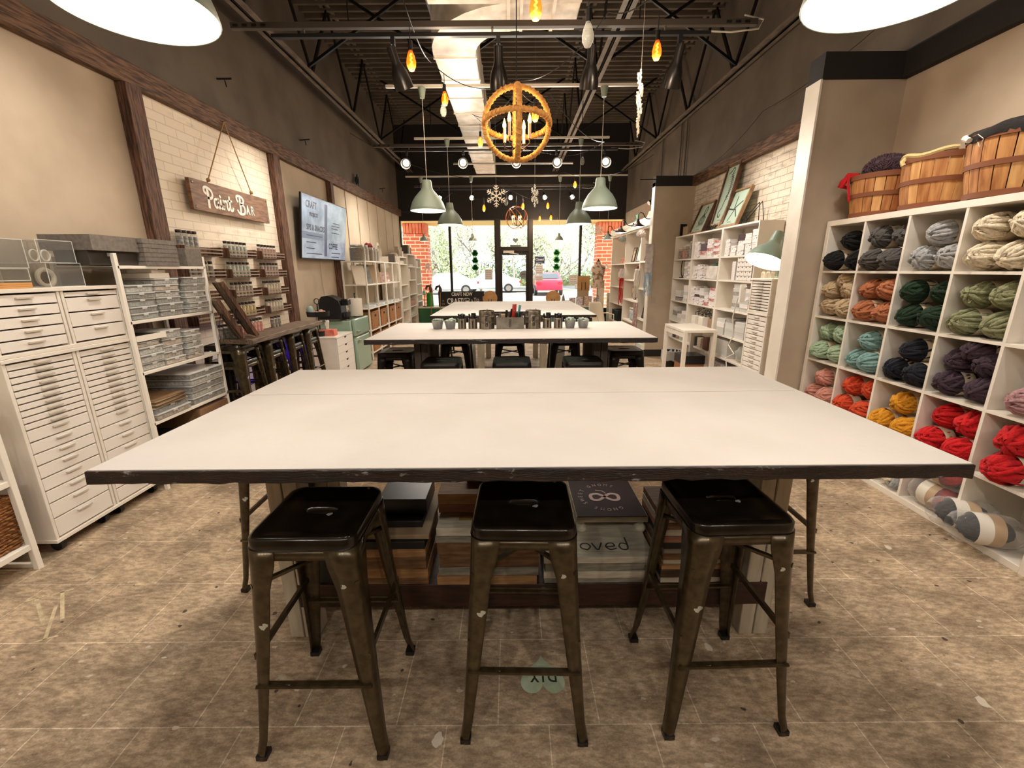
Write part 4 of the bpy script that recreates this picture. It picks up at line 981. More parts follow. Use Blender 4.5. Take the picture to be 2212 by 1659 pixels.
YC = {'black': '060606', 'charcoal grey': '56524f', 'light silver grey': 'a9a9a9', 'creamy white': 'e6d8bd', 'beige': 'c2aa88', 'terracotta orange': 'b5704a', 'forest green': '16301a', 'sage green': '8a8c68', 'pale mint': 'a8bfa0', 'dusty teal': '7fa3a0', 'navy blue': '0c0d1c', 'plum purple': '3f2c38', 'mauve pink': 'ae8486', 'soft pink': 'cf9080', 'bright orange': 'd24a24', 'mustard yellow': 'd8941c', 'bright red': 'cc0f16', 'deep red': 'c00d14'}
def ymat(c):
    h = YC[c]; v = [min(255, int(int(h[i:i+2], 16)*.72)) for i in (0, 2, 4)]
    return M('yarn_'+c.replace(' ', '_'), h, .95, h2='%02x%02x%02x' % tuple(v), scale=70, bump=.6, bscale=190, sheen=.04, thr=(.5, .8))
def cell(c, r):   # world centre of a cube: column from the far (left) side, row from the top
    x = -ka+kt+c*(kc+ki)+kc/2; z = kh-kt-(r+1)*kc-r*ki
    return 2.737-x, z
PILE = {4: [(-.083, .076, 'lower left'), (.083, .076, 'lower right'), (-.078, .226, 'upper left'), (.085, .23, 'upper right')],
        3: [(-.083, .076, 'lower left'), (.083, .076, 'lower right'), (-.005, .218, 'top')],
        5: [(-.083, .076, 'lower left'), (.083, .076, 'lower right'), (-.078, .21, 'middle left'), (.083, .21, 'middle right'), (0, .285, 'topmost')],
        2: [(-.06, .076, 'lower'), (.03, .20, 'upper')], 1: [(-.03, .08, 'single')]}
def skein(col, y, z, pos, xf=2.535, sc=1., k=None, lab=None):
    k = rnd.randrange(3) if k is None else k
    loc = (xf+rnd.uniform(-.02, .03), y, z); rot = (rnd.uniform(0, 6.28), 0, 0)
    L_ = lab or '%s chunky yarn skein, %s of its pile in the cube shelving' % (col, pos)
    if not used[k]: o = skp[k]; used[k] = True; o.location = loc; o['label'] = L_
    else: o = dup(skp[k], loc, None, L_)
    o.rotation_euler = (Matrix.Rotation(RZ+rnd.uniform(-.12, .12), 3, 'Z') @ Matrix.Rotation(rnd.uniform(0, 6.28), 3, 'Y')).to_euler()
    o.scale = (sc, 1.05, sc)
    o['group'] = 'yarn skeins in the cube shelving'
    for ch in o.children:
        if ch.name.startswith('wound'): recolor(ch, ymat(col))
    return o
piles = [(0, 0, 'black', 3), (1, 0, 'charcoal grey', 4), (2, 0, 'light silver grey', 3), (3, 0, 'creamy white', 4),
         (0, 1, 'beige', 5), (1, 1, 'terracotta orange', 4), (2, 1, 'forest green', 4), (3, 1, 'sage green', 4),
         (0, 2, 'pale mint', 4), (1, 2, 'dusty teal', 3), (2, 2, 'navy blue', 3), (3, 2, 'plum purple', 5), (4, 2, 'mauve pink', 1),
         (0, 3, 'soft pink', 3), (1, 3, 'bright orange', 4), (2, 3, 'mustard yellow', 3), (3, 3, 'bright red', 4)]
for c, r, col, n_ in piles:
    y, z = cell(c, r)
    for dx, dz, pos in PILE[n_]:
        skein(col, y-dx+rnd.uniform(-.004, .004), z+dz+.004, pos, 2.5+(.03 if dz > .15 else 0), 1.02)
y, z = cell(4, 3)
for dz, pos in ((.085, 'lower'), (.235, 'upper')): skein('deep red', y+.02, z+dz, pos, 2.47, 1.15)
# bottom row: hanks, bagged yarn
y, z = cell(2, 4)
for k, (dy, dz, col, lab) in enumerate(((.07, .075, 'creamy white', 'loose cream braided hank on the bottom shelf, left of two'), (-.06, .08, 'creamy white', 'loose cream braided hank on the bottom shelf, right of two'), (-.1, .035, 'light silver grey', 'small grey hank at the front edge of the bottom shelf'))):
    mb = MB()
    for s_ in range(3):
        mb.tube([(-.0+.012*i, .035*sin(i*.9+s_*2.1), .03*cos(i*.9+s_*2.1)) for i in range(18)], .016, 7)
    solo(mb, 'yarn_hank', ymat(col), lab, 'yarn', (2.53 if k < 2 else 2.5+.04, y+dy, z+dz), .3-.4*k) if False else None
    o = solo(mb, 'yarn_hank', ymat(col), lab, 'yarn', (2.545, y+dy, z+(dz if k < 2 else .052)), .3-.3*k)
    if k == 2: o.scale = (.7, .7, .9)
for c in (0, 1):
    y, z = cell(c, 4)
    for dx, dz, pos in PILE[3]: skein(['pale mint', 'beige'][c], y-dx, z+dz+.004, pos, 2.52, 1., lab='%s yarn skein, %s of the bottom row pile hidden beyond the table' % (['mint', 'tan'][c], pos))
film = clear('plastic_film', 'f2f2f0', .10, .1)
def bagged(lab, col, y, z, R_=.085, x=2.52, turn=0., black_=False):
    t = thing('bagged_yarn', lab, 'yarn pack', (x, y, z), RZ+turn)
    s = MB(); s.v, s.f, s.mi = list(skm[1].v), list(skm[1].f), list(skm[1].mi)
    rot = Matrix.Translation((-.115, .1, R_)) @ Matrix.Rotation(-PI/2, 4, 'Z') @ Matrix.Scale(1.0, 4)
    xf(s, rot); s.build('wound_yarn', ymat(col), t, smooth=70)
    mb = MB(); TB = Matrix.Translation((0, .1, R_)) @ Matrix.Rotation(PI/2, 4, 'Y'); mb.lathe([(R_*1.03, -.06), (R_*1.03, .0)], n=24, T=TB); mb.cur = 1; mb.lathe([(R_*1.03, .0), (R_*1.03, .05)], n=24, T=TB); mb.build('paper_band', [M('pack_white', 'e4ddd0', .6), M('pack_tan', 'b4936c', .6)], t)
    mb = MB(); R2 = []
    for i in range(13):
        f = i/12; x_ = -.15+.3*f; rr = (R_*1.09)*(1-.5*abs(2*f-1)**6); R2.append([Vector((x_, .1+(rr+rnd.uniform(-.003, .004))*cos(2*PI*k/18), R_+(rr+rnd.uniform(-.003, .004))*sin(2*PI*k/18))) for k in range(18)])
    mb.loft(R2, True, False, False); mb.build('plastic_bag', film, t, smooth=60)
    return t
y, z = cell(3, 4)
bagged('red yarn pack in clear film, lower of two on the bottom shelf', 'deep red', y, z+.01)
bagged('red yarn pack in clear film, upper of two on the bottom shelf', 'deep red', y, z+.178)
y, z = cell(4, 4)
bagged('black yarn pack in clear film with white and brown label, left one', 'black', y+.07, z+.012, .08, 2.53, 1.2)
bagged('black yarn pack in clear film with white and brown label, right one', 'black', y-.08, z+.012, .08, 2.5, 1.2)

# ---- bushel baskets on top
def stave_mat():
    m = M('basket_stave', 'c28a50', .65, h2='9a5f30', scale=4, stretch=(9, 9, .6))
    return m
stv = [stave_mat(), M('basket_stave_pale', 'd6a468', .65, h2='c08a50', scale=5, stretch=(9, 9, .6)), M('basket_stave_dark', 'a8683a', .65, h2='8a5028', scale=5, stretch=(9, 9, .6))]
hoop = M('basket_hoop', '7a4526', .65)
def bushel(label, loc, rb, rt, h):
    t = thing('bushel_basket', label, 'basket', loc); n_ = 20; prof = [(0, rb), (.35, rb+(rt-rb)*.5), (.7, rb+(rt-rb)*.85), (1, rt)]
    mb = MB(); r = random.Random(int(rt*1000))
    for k in range(n_):
        a0, a1 = 2*PI*k/n_+.012, 2*PI*(k+1)/n_-.012; mb.cur = r.choice((0, 1, 2, 0)); o_ = r.uniform(0, .003)
        R_ = []
        for f, q in prof: R_.append([Vector(((q+o_)*cos(a_), (q+o_)*sin(a_), f*h)) for a_ in (a0, (a0+a1)/2, a1)]+[Vector(((q+o_-.005)*cos(a_), (q+o_-.005)*sin(a_), f*h)) for a_ in (a1, (a0+a1)/2, a0)])
        mb.loft(R_)
    mb.build('staves', stv, t, smooth=25)
    for f, w in ((.06, .03), (.52, .028), (.95, .034)):
        q = rb+(rt-rb)*(f**.7)+.006; MB().lathe([(q-.002, f*h-w/2), (q+.002, f*h-w/2), (q+.003, f*h+w/2), (q-.002, f*h+w/2)], n=40).build('hoop', hoop, t)
    MB().cyl((0, 0, 0), (0, 0, .008), rb, n=30).build('bottom', stv[0], t)
    return t
ZT = kh+.001
bushel('round wooden bushel basket on the cube shelving, farthest of three, holding purple fluff', (2.735, 3.42, ZT), .165, .195, .29)
bushel('round wooden bushel basket on the cube shelving, middle of three', (2.735, 2.98, ZT), .165, .20, .31)
bushel('round wooden bushel basket on the cube shelving, nearest of three with dark cloth', (2.735, 2.54, ZT), .175, .215, .33)
def fluff(name, c, rx, ry, rz_, mat, lab, n_=700, ln=.02):
    mb = MB(); mb.ell((0, 0, 0), rx, ry, rz_, 16, 10)
    for i in range(n_):
        th = rnd.uniform(0, 6.28); ph = math.acos(rnd.uniform(-.6, 1)); d = Vector((sin(ph)*cos(th), sin(ph)*sin(th), cos(ph)))
        p = Vector((d.x*rx, d.y*ry, d.z*rz_)); q = d.orthogonal().normalized()
        a_ = p-d*.004; b = p+q*ln*.6+d*ln*.5; c2 = p+q*ln+d*.0
        mb.tube([a_, b, c2], .0035, 4)
    return solo(mb, name, mat, lab, 'yarn', c)
fluff('fluffy_yarn', (2.72, 3.40, ZT+.33), .13, .13, .085, M('purple_fluff', '5a424a', .95, h2='3d2b33', scale=50), 'fuzzy purple yarn heap spilling over the farthest bushel basket', 800, .022)
mb = MB()
for i in range(14):
    a_ = rnd.uniform(-1, 1); mb.tube([(0, 0, 0), (-.04+.02*a_, .05+.03*a_, .02*a_), (-.07, .07+.02*a_, -.03-.04*abs(a_)), (-.05+.03*a_, .06, -.08)], .012, 6)
mb.tube([(-.05, .02, 0), (-.07, .0, -.06), (-.068, -.02, -.12), (-.06, -.03, -.19)], .008, 6)
solo(mb, 'red_yarn_tuft', ymat('deep red'), 'red yarn tuft hanging over the left rim of the farthest basket', 'yarn', (2.60, 3.50, ZT+.31))
mb = MB(); mb.tube([(.2*cos(a_), .2*sin(a_), .01*sin(a_*5)) for a_ in [PI*.55+PI*.8*k/20 for k in range(21)]], .014, 7); mb.tube([(-.19, .06, 0), (-.22, .05, -.03), (-.215, .04, -.05)], .013, 6)
solo(mb, 'cream_yarn_strand', M('cream_strand', 'cbb37c', .9, bump=.4, bscale=120), 'cream yarn lying over the rim of the middle basket', 'yarn', (2.735, 2.98, ZT+.318))
mb = MB(); R_ = []
for i, (q, z_) in enumerate(((.225, .30-.33), (.228, .335-.33), (.20, .355-.33), (.15, .37-.33), (.02, .40-.33))): R_.append([Vector((q*cos(2*PI*k/22)*(1+.02*sin(k*2.3)), q*sin(2*PI*k/22)*(1+.02*sin(k*2.3)), z_+.012*sin(k*1.7))) for k in range(22)])
mb.loft(R_, True, False, True)
solo(mb, 'dark_cloth', M('black_cloth', '1b1513', .95, bump=.4, bscale=60), 'dark brown cloth heaped over the nearest bushel basket', 'cloth', (2.735, 2.54, ZT+.33), smooth=60)
mb = MB(); mb.tube([(-.1, .17, .0), (-.18, .14, .005), (-.225, .1, -.01), (-.235, .06, -.03)], .014, 7); mb.tube([(-.235, .02, -.01), (-.24, -.02, -.04), (-.238, -.01, -.08), (-.236, .01, -.05)], .002, 5)
solo(mb, 'white_yarn_strand', M('white_strand', 'ddd4c4', .9), 'thick white yarn end at the rim of the nearest basket', 'yarn', (2.735, 2.54, ZT+.335))

# ================================================================ white bookcases in the middle alcove
BX = 2.70
for y0, y1, nm in ((6.70, 7.42, 'farthest'), (5.80, 6.69, 'middle'), (4.95, 5.79, 'nearest')):
    w = y1-y0; a = w/2; t = thing('bookcase', 'tall white bookcase packed with craft boxes, %s of three in the right alcove' % nm, 'bookcase', (BX, (y0+y1)/2, 0), RZ)
    for x in (-a, a-.018): MB().box(x, x+.018, 0, .27, 0, 2.0).build('side_panel', white, t, bevel=.001)
    MB().box(-a+.018, a-.018, .262, .27, .0, 2.0).build('back_panel', white, t)
    for z in (2.0, 1.645, 1.355, .995, .67, .385, .09): MB().box(-a+.018, a-.018, .0, .262, z-.02, z).build('shelf', white, t, bevel=.001)
    MB().box(-a+.018, a-.018, .01, .02, 0, .07).build('plinth', white, t)
wb = [M('white_card', 'ece6e4', .5, h2='d9d0cf', scale=30, stretch=(1, 1, 3)), M('white_card_print', 'eee8e6', .5, h2='8d8488', scale=26, stretch=(1, 1, 2), thr=(.54, .58)), M('grey_card', 'a39d98', .6, h2='7e7874', scale=20), M('dark_card_box', '3a3034', .6, h2='5c2c34', scale=16), M('red_card', 'b03a34', .6, h2='d8c8c0', scale=18), cboxw]
wproto = {}
def wstack(y, z, hs, w, d, ms, bay, row, k, desc='white craft box', x=2.715, jit=.006):
    """stack of boxes on the right bookcases, y is the centre"""
    for i, h in enumerate(hs):
        m_ = ms[i % len(ms)]; key = (round(w, 2), round(d, 2), round(h, 3))
        if key not in wproto:
            t = thing('craft_box', '', 'box'); a = w/2
            MB().box(-a, a, 0, d, 0, h*.72).build('box_base', wb[0], t, bevel=.0015); MB().box(-a-.0015, a+.0015, -.0015, d+.0015, h*.72, h-.0006).build('lid', wb[0], t, bevel=.0015); wproto[key] = t; o = t
        else: o = dup(wproto[key])
        o.location = (x+rnd.uniform(-jit, jit), y+rnd.uniform(-jit, jit)*.5, z+.0006); o.rotation_euler = (0, 0, RZ+rnd.uniform(-.02, .02))
        n_ = len(hs); lev = '' if n_ == 1 else ('bottom of ' if i == 0 else 'top of ' if i == n_-1 else ORD[i]+' up in ')
        dd = {0: 'white', 1: 'printed white', 2: 'grey', 3: 'dark', 4: 'red', 5: 'clear'}[m_]
        o['label'] = '%s box, %sstack %s from left, %s shelf, %s bookcase' % (dd, lev, ORD[k], row, bay); o['group'] = 'craft boxes in the white bookcases'
        for ch in o.children: recolor(ch, wb[m_])
        z += h
N3, N2, N1 = 'nearest', 'middle', 'farthest'
wstack(5.66, 1.646, [.04]*5, .11, .2, [1, 0], N3, 'top', 0)
wstack(5.50, 1.646, [.05]*5, .15, .15, [3, 3, 2], N3, 'top', 1, x=2.80)
wstack(5.50, 1.646, [.05, .07], .12, .08, [0, 1], N3, 'top', 2)
wstack(5.33, 1.646, [.055, .06, .05], .15, .15, [1, 0, 1], N3, 'top', 3)
wstack(5.17, 1.646, [.055, .07, .06, .05], .14, .15, [0, 1, 0, 0], N3, 'top', 4)
wstack(5.03, 1.646, [.04, .09, .07, .07], .12, .15, [2, 0, 1, 0], N3, 'top', 5)
wstack(5.42, 1.356, [.22], .08, .2, [0], N3, 'second', 0)
t = thing('drawer_organiser', 'white grid of tiny drawers with black notches on the second shelf, nearest bookcase', 'drawer organiser', (2.71, 5.18, 1.356), RZ)
mb = MB(); mb.box(-.17, .17, .004, .2, 0, .27); mb.build('carcass', M('lilac_grey', '8c8090', .6), t)
for c in range(4):
    for r in range(5):
        x = -.168+c*.085; z = .003+r*.0535; o = MB().box(x+.002, x+.081, 0, .01, z, z+.048).build('drawer', drawer_w, t)
        mb = MB(); mb.add([(x+.025, -.001, z+.046), (x+.058, -.001, z+.046), (x+.042, -.001, z+.03)], [(0, 2, 1)]); mb.build('pull_notch', black, o)
wstack(5.30, .996, [.045]*7, .2, .24, [5, 2, 5], N3, 'third', 0, x=2.73)
wstack(5.09, .996, [.045]*6, .18, .24, [5, 0, 5, 1, 5, 0], N3, 'third', 1)
wstack(5.6, .671, [.09, .06, .05], .2, .24, [5, 0, 5], N3, 'fourth', 0)
wstack(5.37, .671, [.10, .07, .05], .2, .24, [5, 5, 2], N3, 'fourth', 1)
wstack(5.13, .671, [.08, .08, .04], .22, .24, [5, 5, 5], N3, 'fourth', 2)
wstack(5.07, .671+.0, [.03, .03, .03, .03, .03], .12, .05, [0, 0, 1], N3, 'fourth', 3, x=2.64) if False else None
wstack(5.54, .386, [.22], .36, .24, [5], N3, 'fifth', 0)
wstack(5.4, .091, [.2], .6, .24, [2], N3, 'lowest', 0)
mb = MB(); mb.ell((0, 0, .1), .1, .12, .1, 14, 10, wob=.12); solo(mb, 'plastic_bag', clear('bag_film', 'e0e2dc', .3, .15), 'crumpled clear bag of pale stuff on the fifth shelf, nearest bookcase', 'bag', (2.82, 5.13, .387), smooth=60)
for i, (y, hs, w, ms) in enumerate(((6.57, [.045]*5, .17, [1, 0, 1, 0, 1]), (6.36, [.04, .05, .05, .05], .19, [0, 4, 3, 3]), (6.15, [.04]*6, .17, [0, 1, 4, 0, 1, 0]), (5.94, [.035]*6, .17, [1, 4, 0, 4, 1, 4]))): wstack(y, 1.646, hs, w, .2, ms, N2, 'top', i)
for i, (y, hs, w, ms) in enumerate(((6.58, [.06]*3, .16, [1, 1, 0]), (6.40, [.065]*3, .16, [1, 0, 1]))): wstack(y, 1.356, hs, w, .2, ms, N2, 'second', i)
t = thing('fabric_bin', 'white fabric bin holding a green bag, second shelf of the middle bookcase', 'storage bin', (2.71, 6.03, 1.356), RZ)
MB().box(-.15, .15, 0, .22, 0, .17).build('bin_body', M('linen_bin', 'e4dfd8', .9, h2='c9c2ba', scale=9), t, bevel=.012)
mb = MB(); R_ = []
for i in range(6): f = i/5; R_.append([Vector((.14*(1-f*.8)*cos(k*PI/6)*(1+.15*sin(k*2.1+i)), .11+.1*(1-f*.8)*sin(k*PI/6), .165+.07*f+.01*sin(k*3+i))) for k in range(12)])
mb.loft(R_); mb.build('green_bag', clear('green_film', '5e8070', .55, .15), t, smooth=60)
for i, (y, hs, w, ms) in enumerate(((6.59, [.05]*5, .13, [0, 1, 1, 0, 1]), (6.42, [.05, .05, .04, .05], .15, [1, 0, 3, 0]), (6.26, [.05, .04, .04, .05, .05], .14, [1, 1, 2, 0, 5]), (6.1, [.05, .05, .045], .12, [4, 0, 1]), (5.92, [.035]*7, .19, [1, 0, 4, 0, 1, 0, 4]))): wstack(y, .996, hs, w, .2, ms, N2, 'third', i)
# plants / scissors, two white jars on the fourth shelf of the middle bookcase
mb = MB()
for i in range(60):
    a_ = rnd.uniform(0, 6.28); p = Vector((rnd.uniform(-.1, .1), rnd.uniform(-.16, .16), rnd.uniform(.08, .26))); q = [p+Vector((.018*cos(u), .018*sin(u)*sin(a_), .018*sin(u)*cos(a_))) for u in [2*PI*k/8 for k in range(8)]]
    mb.tube(q, .0035, 4, True)
solo(mb, 'scissor_bundle', M('dark_green_handles', '2f3a30', .5), 'dark tangle of scissor handles on the fourth shelf, middle bookcase', 'scissors', (2.83, 6.3, .68)) if False else tag(mb.build('scissor_handles', M('dark_green_handles', '2f3a30', .5), None, 60, 0, (2.83, 6.28, .672)), 'dark tangle of scissor handles on the fourth shelf, middle bookcase', 'scissors', None, 'stuff')
for i, y in enumerate((6.42, 6.18)):
    t = thing('white_caddy', 'white metal caddy with a dark handle, %s one on the fourth shelf' % ['left', 'right'][i], 'caddy', (2.70, y, .671), RZ)
    MB().box(-.07, .07, 0, .1, 0, .16).build('caddy_body', whitemetal, t, bevel=.004)
    MB().tube([(-.06, .05, .15), (-.05, .05, .21), (.05, .05, .21), (.06, .05, .15)], .005).build('handle', black, t)
solo(MB().box(-.1, .1, 0, .2, 0, .15), 'tan_box', M('tan_box', '9c8468', .8), 'tan box on the fourth shelf of the middle bookcase', 'box', (2.74, 5.93, .671), RZ, bevel=.003)
# farthest bookcase
for i, (y, r, h, c, d) in enumerate(((7.28, .06, .17, 'wine', 'dark red pieces'), (7.15, .05, .2, 'red', 'red pieces'), (7.02, .055, .21, 'wine', 'wine red pieces'), (6.89, .045, .25, 'navy', 'blue pieces'), (6.79, .045, .26, 'clear', 'grey pieces'))):
    t = jar(r, h, .01, JM[c], 'storage_jar', whitemetal, .8, 18); t.location = (2.78, y, 1.646); tag(t, 'clear jar of %s, %s from left, top shelf, farthest bookcase' % (d, ORD[i]), group='jars in the farthest bookcase')
mb = MB(); mb.tube([(0, .07*cos(u), .15+.13*sin(u)) for u in [2*PI*k/30 for k in range(30)]], .007, 6, True); mb.box(-.03, .03, -.05, .05, 0, .015); mb.cyl((0, 0, .01), (0, 0, .03), .01)
solo(mb, 'embroidery_hoop', black, 'black oval hoop on a stand on the second shelf, farthest bookcase', 'hoop', (2.74, 7.1, 1.356))
for i, (y, hs, w, ms) in enumerate(((6.92, [.035]*7, .12, [5, 1, 5]), (6.79, [.035]*7, .12, [1, 5, 1]))): wstack(y, 1.356, hs, w, .2, ms, N1, 'second', i)
for i, (y, hs, w, ms) in enumerate(((7.13, [.05, .01, .05, .05], .24, [2, 3, 5, 5]), (6.86, [.05, .05, .05, .05, .05], .14, [5, 0, 5, 0, 0]))): wstack(y, .996, hs, w, .2, ms, N1, 'third', i)
for i, (y, hs, w, ms) in enumerate(((7.22, [.08, .08, .06], .2, [5, 2, 5]), (7.02, [.06, .06], .17, [5, 0]), (6.85, [.06, .07, .05], .17, [0, 5, 0]))): wstack(y, .671, hs, w, .2, ms, N1, 'fourth', i)
for i, (y, w, h, m_) in enumerate(((7.2, .1, .14, dk_b), (7.05, .1, .16, MATS['pigment_brown']), (6.9, .12, .17, MATS['pigment_sagey']), (6.4, .12, .13, dk_b), (6.2, .12, .14, MATS['pigment_tan']), (6.0, .14, .17, M('brown_box', '6a4630', .7)))):
    upright('small_box', '%s block standing on the fifth shelf, %s from the left' % (['dark', 'brown', 'mossy', 'black', 'tan', 'reddish brown'][i], ORD[i]), 'box', y, .386, w, h, .15, m_, 2.72, RZ)

# ---- drawer tower with lamp beside the partition
drawer_cabinet('lower white drawer cabinet against the partition before the white bookcases', (2.40, 4.245, 0), RZ, .35, .42, 1.075, [1]*12+[1.9]*5)
drawer_cabinet('ten-drawer white unit stacked on the lower cabinet by the partition', (2.40, 4.245, 1.076), RZ, .35, .42, .325, [1]*10)
t = thing('clamp_lamp', 'big mint green metal lamp over the drawer tower by the partition', 'lamp', (2.44, 4.3, 1.402))
ax = Vector((.40, .16, .87)).normalized(); ctr = Vector((2.445, 4.30, 1.555))-Vector((2.44, 4.3, 1.402))
u_ = ax.orthogonal().normalized(); w_ = ax.cross(u_)
T = Matrix(((u_.x, w_.x, ax.x, ctr.x), (u_.y, w_.y, ax.y, ctr.y), (u_.z, w_.z, ax.z, ctr.z), (0, 0, 0, 1)))
SH_P = [(.188, 0), (.190, .004), (.178, .035), (.150, .085), (.112, .13), (.075, .165), (.056, .19), (.050, .215), (.046, .29), (.040, .305), (.001, .31)]
fm2 = M('lamp_mint', '94aa9c', .4)
inner = M('lamp_inner_white', 'f6f2e8', .4, emit='fff0dc', estr=1.6)
MB().lathe(SH_P, n=40, T=T).build('lamp_shade', fm2, t, smooth=50)
MB().lathe([(.1865, .001), (.174, .035), (.146, .085), (.108, .13), (.07, .165), (.001, .185)], n=40, T=T).build('shade_inside', inner, t, smooth=50)
MB().ell(T @ Vector((0, 0, .06)), .032, .032, .04).build('bulb', M('bulb_glow', 'fff4e0', .4, emit='ffedd0', estr=10), t)
e_ = T @ Vector((0, 0, .3)); mb = MB(); mb.tube([e_, e_+Vector((.08, .04, -.03)), Vector((.2, .1, .1)), Vector((.2, .1, .01))], .009, 8); mb.cyl((.2, .1, 0), (.2, .1, .015), .07, n=24); mb.build('lamp_arm', fm2, t)
mb = MB(); mb.ell(T @ Vector((.02, .045, .24)), .014, .014, .014); mb.build('tilt_knob', chrome, t)
for i, y in enumerate((4.33, 4.25, 4.17)): solo(MB().lathe([(.001, 0), (.018, 0), (.018, .05), (.01, .06), (.01, .07), (.001, .07)], n=12), 'small_bottle', clear('tiny_bottle', 'e8e4d8', .35, .1), 'tiny clear bottle on the drawer tower under the mint lamp, %s from left' % ORD[i], 'bottle', (2.46, y, 1.402), group='tiny bottles under the mint lamp')
mb = MB(); mb.tube([(2.36, 4.42, 1.32), (2.34, 4.52, 1.2), (2.35, 4.6, 1.0), (2.36, 4.56, .8), (2.34, 4.6, .7), (2.36, 4.5, .62), (2.34, 4.62, .55), (2.36, 4.6, .4), (2.36, 4.58, .0)], .006, 6)
mb.box(2.32, 2.37, 4.44, 4.47, 1.16, 1.34); solo(mb, 'looped_cord', M('cord_white', 'd8d4cc', .5), 'white tool cord looping down beside the drawer tower', 'cord')
# ---- white side table, bin and boxes under it
t = thing('side_table', 'small white side table standing before the farthest white bookcase', 'side table', (2.2, 5.82, 0), RZ)
MB().box(-.365, .365, 0, .42, .705, .74).build('tabletop', white, t, bevel=.003)
for x in (-.365, .32):
    for y in (0, .375): MB().box(x, x+.045, y, y+.045, 0, .705).build('leg', white, t)
mb = MB(); mb.box(-.32, .32, .008, .024, .64, .705); mb.box(-.32, .32, .396, .412, .64, .705); mb.build('apron', white, t)
t = thing('waste_bin', 'black waste bin with a white liner under the white side table', 'bin', (2.42, 6.42, 0))
MB().lathe([(.001, .002), (.11, 0), (.14, .3), (.135, .3), (.106, .01), (.001, .01)], n=30).build('bin_body', black, t, smooth=40)
mb = MB(); R_ = [[Vector(((q+.004*sin(k*2.7))*cos(2*PI*k/30), (q+.004*sin(k*2.7))*sin(2*PI*k/30), z_+.01*sin(k*1.9)*(1 if j == 0 else 0))) for k in range(30)] for j, (q, z_) in enumerate(((.148, .17), (.15, .24), (.148, .305), (.138, .31), (.12, .2)))]
mb.loft(R_, True, False, False); mb.build('liner', clear('liner_film', 'eeeeea', .5, .2), t, smooth=60)
t = thing('storage_tote', 'tan box with a black lid beside the waste bin', 'box', (2.35, 5.95, 0), RZ)
MB().box(-.15, .15, 0, .3, 0, .22).build('tote_body', M('orange_tan_box', 'a06a42', .7), t, bevel=.004); MB().box(-.155, .155, -.005, .305, .22, .34).build('lid', black, t, bevel=.004)

# ---- framed sea prints on the bookcases
aqua = M('aqua_paper', 'b4c9b6', .8); ink = M('dark_ink', '3a3a38', .8); frm = M('frame_wood', '6a4630', .6, h2='4a2e1e', scale=12); frm2 = M('frame_wood_light', 'a88664', .6, h2='8a6848', scale=12)
def sea_print(label, y0, y1, z0, z1, x0, x1, kind, fm_):
    h = math.hypot(z1-z0, x1-x0); w = y1-y0
    t = thing('framed_print', label, 'framed print', (x0, (y0+y1)/2, z0), 0)
    T = axes((0, 0, 0), (0, -1, 0), (x1-x0, 0, z1-z0))
    # local x to the viewer's right, y up the board, z toward the room
    a = w/2; mb = MB()
    mb.box(-a, -a+.025, 0, h, -.03, .012, T); mb.build('frame_side', fm_, t); MB().box(a-.025, a, 0, h, -.03, .012, T).build('frame_side', fm_, t)
    MB().box(-a+.025, a-.025, 0, .025, -.03, .012, T).build('frame_rail', frm2, t); MB().box(-a+.025, a-.025, h-.025, h, -.03, .012, T).build('frame_rail', frm2, t)
    MB().box(-a+.025, a-.025, .025, h-.025, -.02, -.008, T).build('print_paper', aqua, t)
    mb = MB(); z_ = -.0078; cy = h*.56
    def S_(p, w_): mb.stroke(p, w_, z_, z_+.0008, T)
    if kind == 'octopus':
        S_([(.02, cy+.14), (.05, cy+.1), (.04, cy+.04), (0, cy+.02), (-.02, cy+.06), (-.01, cy+.12), (.02, cy+.14)], .02)
        for i in range(8):
            s_ = (i-3.5)/3.5; S_([(s_*.02, cy+.02), (s_*.07, cy-.02), (s_*.10, cy-.07+.04*(i % 2)), (s_*.07+.02, cy-.12), (s_*.09, cy-.15+.02*(i % 3))], .009)
    elif kind == 'seahorse':
        S_([(-.09, h*.83), (-.04, h*.86), (0, h*.9), (.03, h*.86), (.01, h*.8), (.035, h*.72), (.05, h*.6), (.03, h*.46), (-.01, h*.36), (-.03, h*.28), (-.08, h*.22), (-.085, h*.16), (-.04, h*.13), (-.02, h*.17)], .016)
        for i in range(12): y_ = h*(.4+.036*i); S_([(-.005+.02*sin(i*.4), y_), (.07+.0*i, y_+.01)], .006)
        S_([(-.0, h*.45), (.08, h*.55), (.075, h*.7), (.02, h*.78)], .01)
    else:
        for i in range(5):
            a_ = PI/2+i*2*PI/5+.2; S_([(0, cy-.04), (.05*cos(a_+.15), cy-.04+.05*sin(a_+.15)), (.16*cos(a_), cy-.04+.16*sin(a_))], .016); S_([(.03*cos(a_+.6), cy-.04+.03*sin(a_+.6)), (.1*cos(a_), cy-.04+.1*sin(a_))], .008)
    S_([(-.05, .06), (0, .065), (.05, .06)], .005)
    mb.build('drawing', ink, t, smooth=0)
    return t
sea_print('framed aqua octopus print on the farthest bookcase', 6.57, 7.05, 2.005, 2.44, 2.76, 2.93, 'octopus', frm)
sea_print('tall framed aqua seahorse print leaning behind the starfish print', 5.94, 6.30, 2.06, 2.84, 2.76, 2.925, 'seahorse', frm)
sea_print('framed aqua starfish print, nearest of the three leaning prints', 5.55, 6.02, 2.005, 2.46, 2.73, 2.89, 'starfish', frm2)
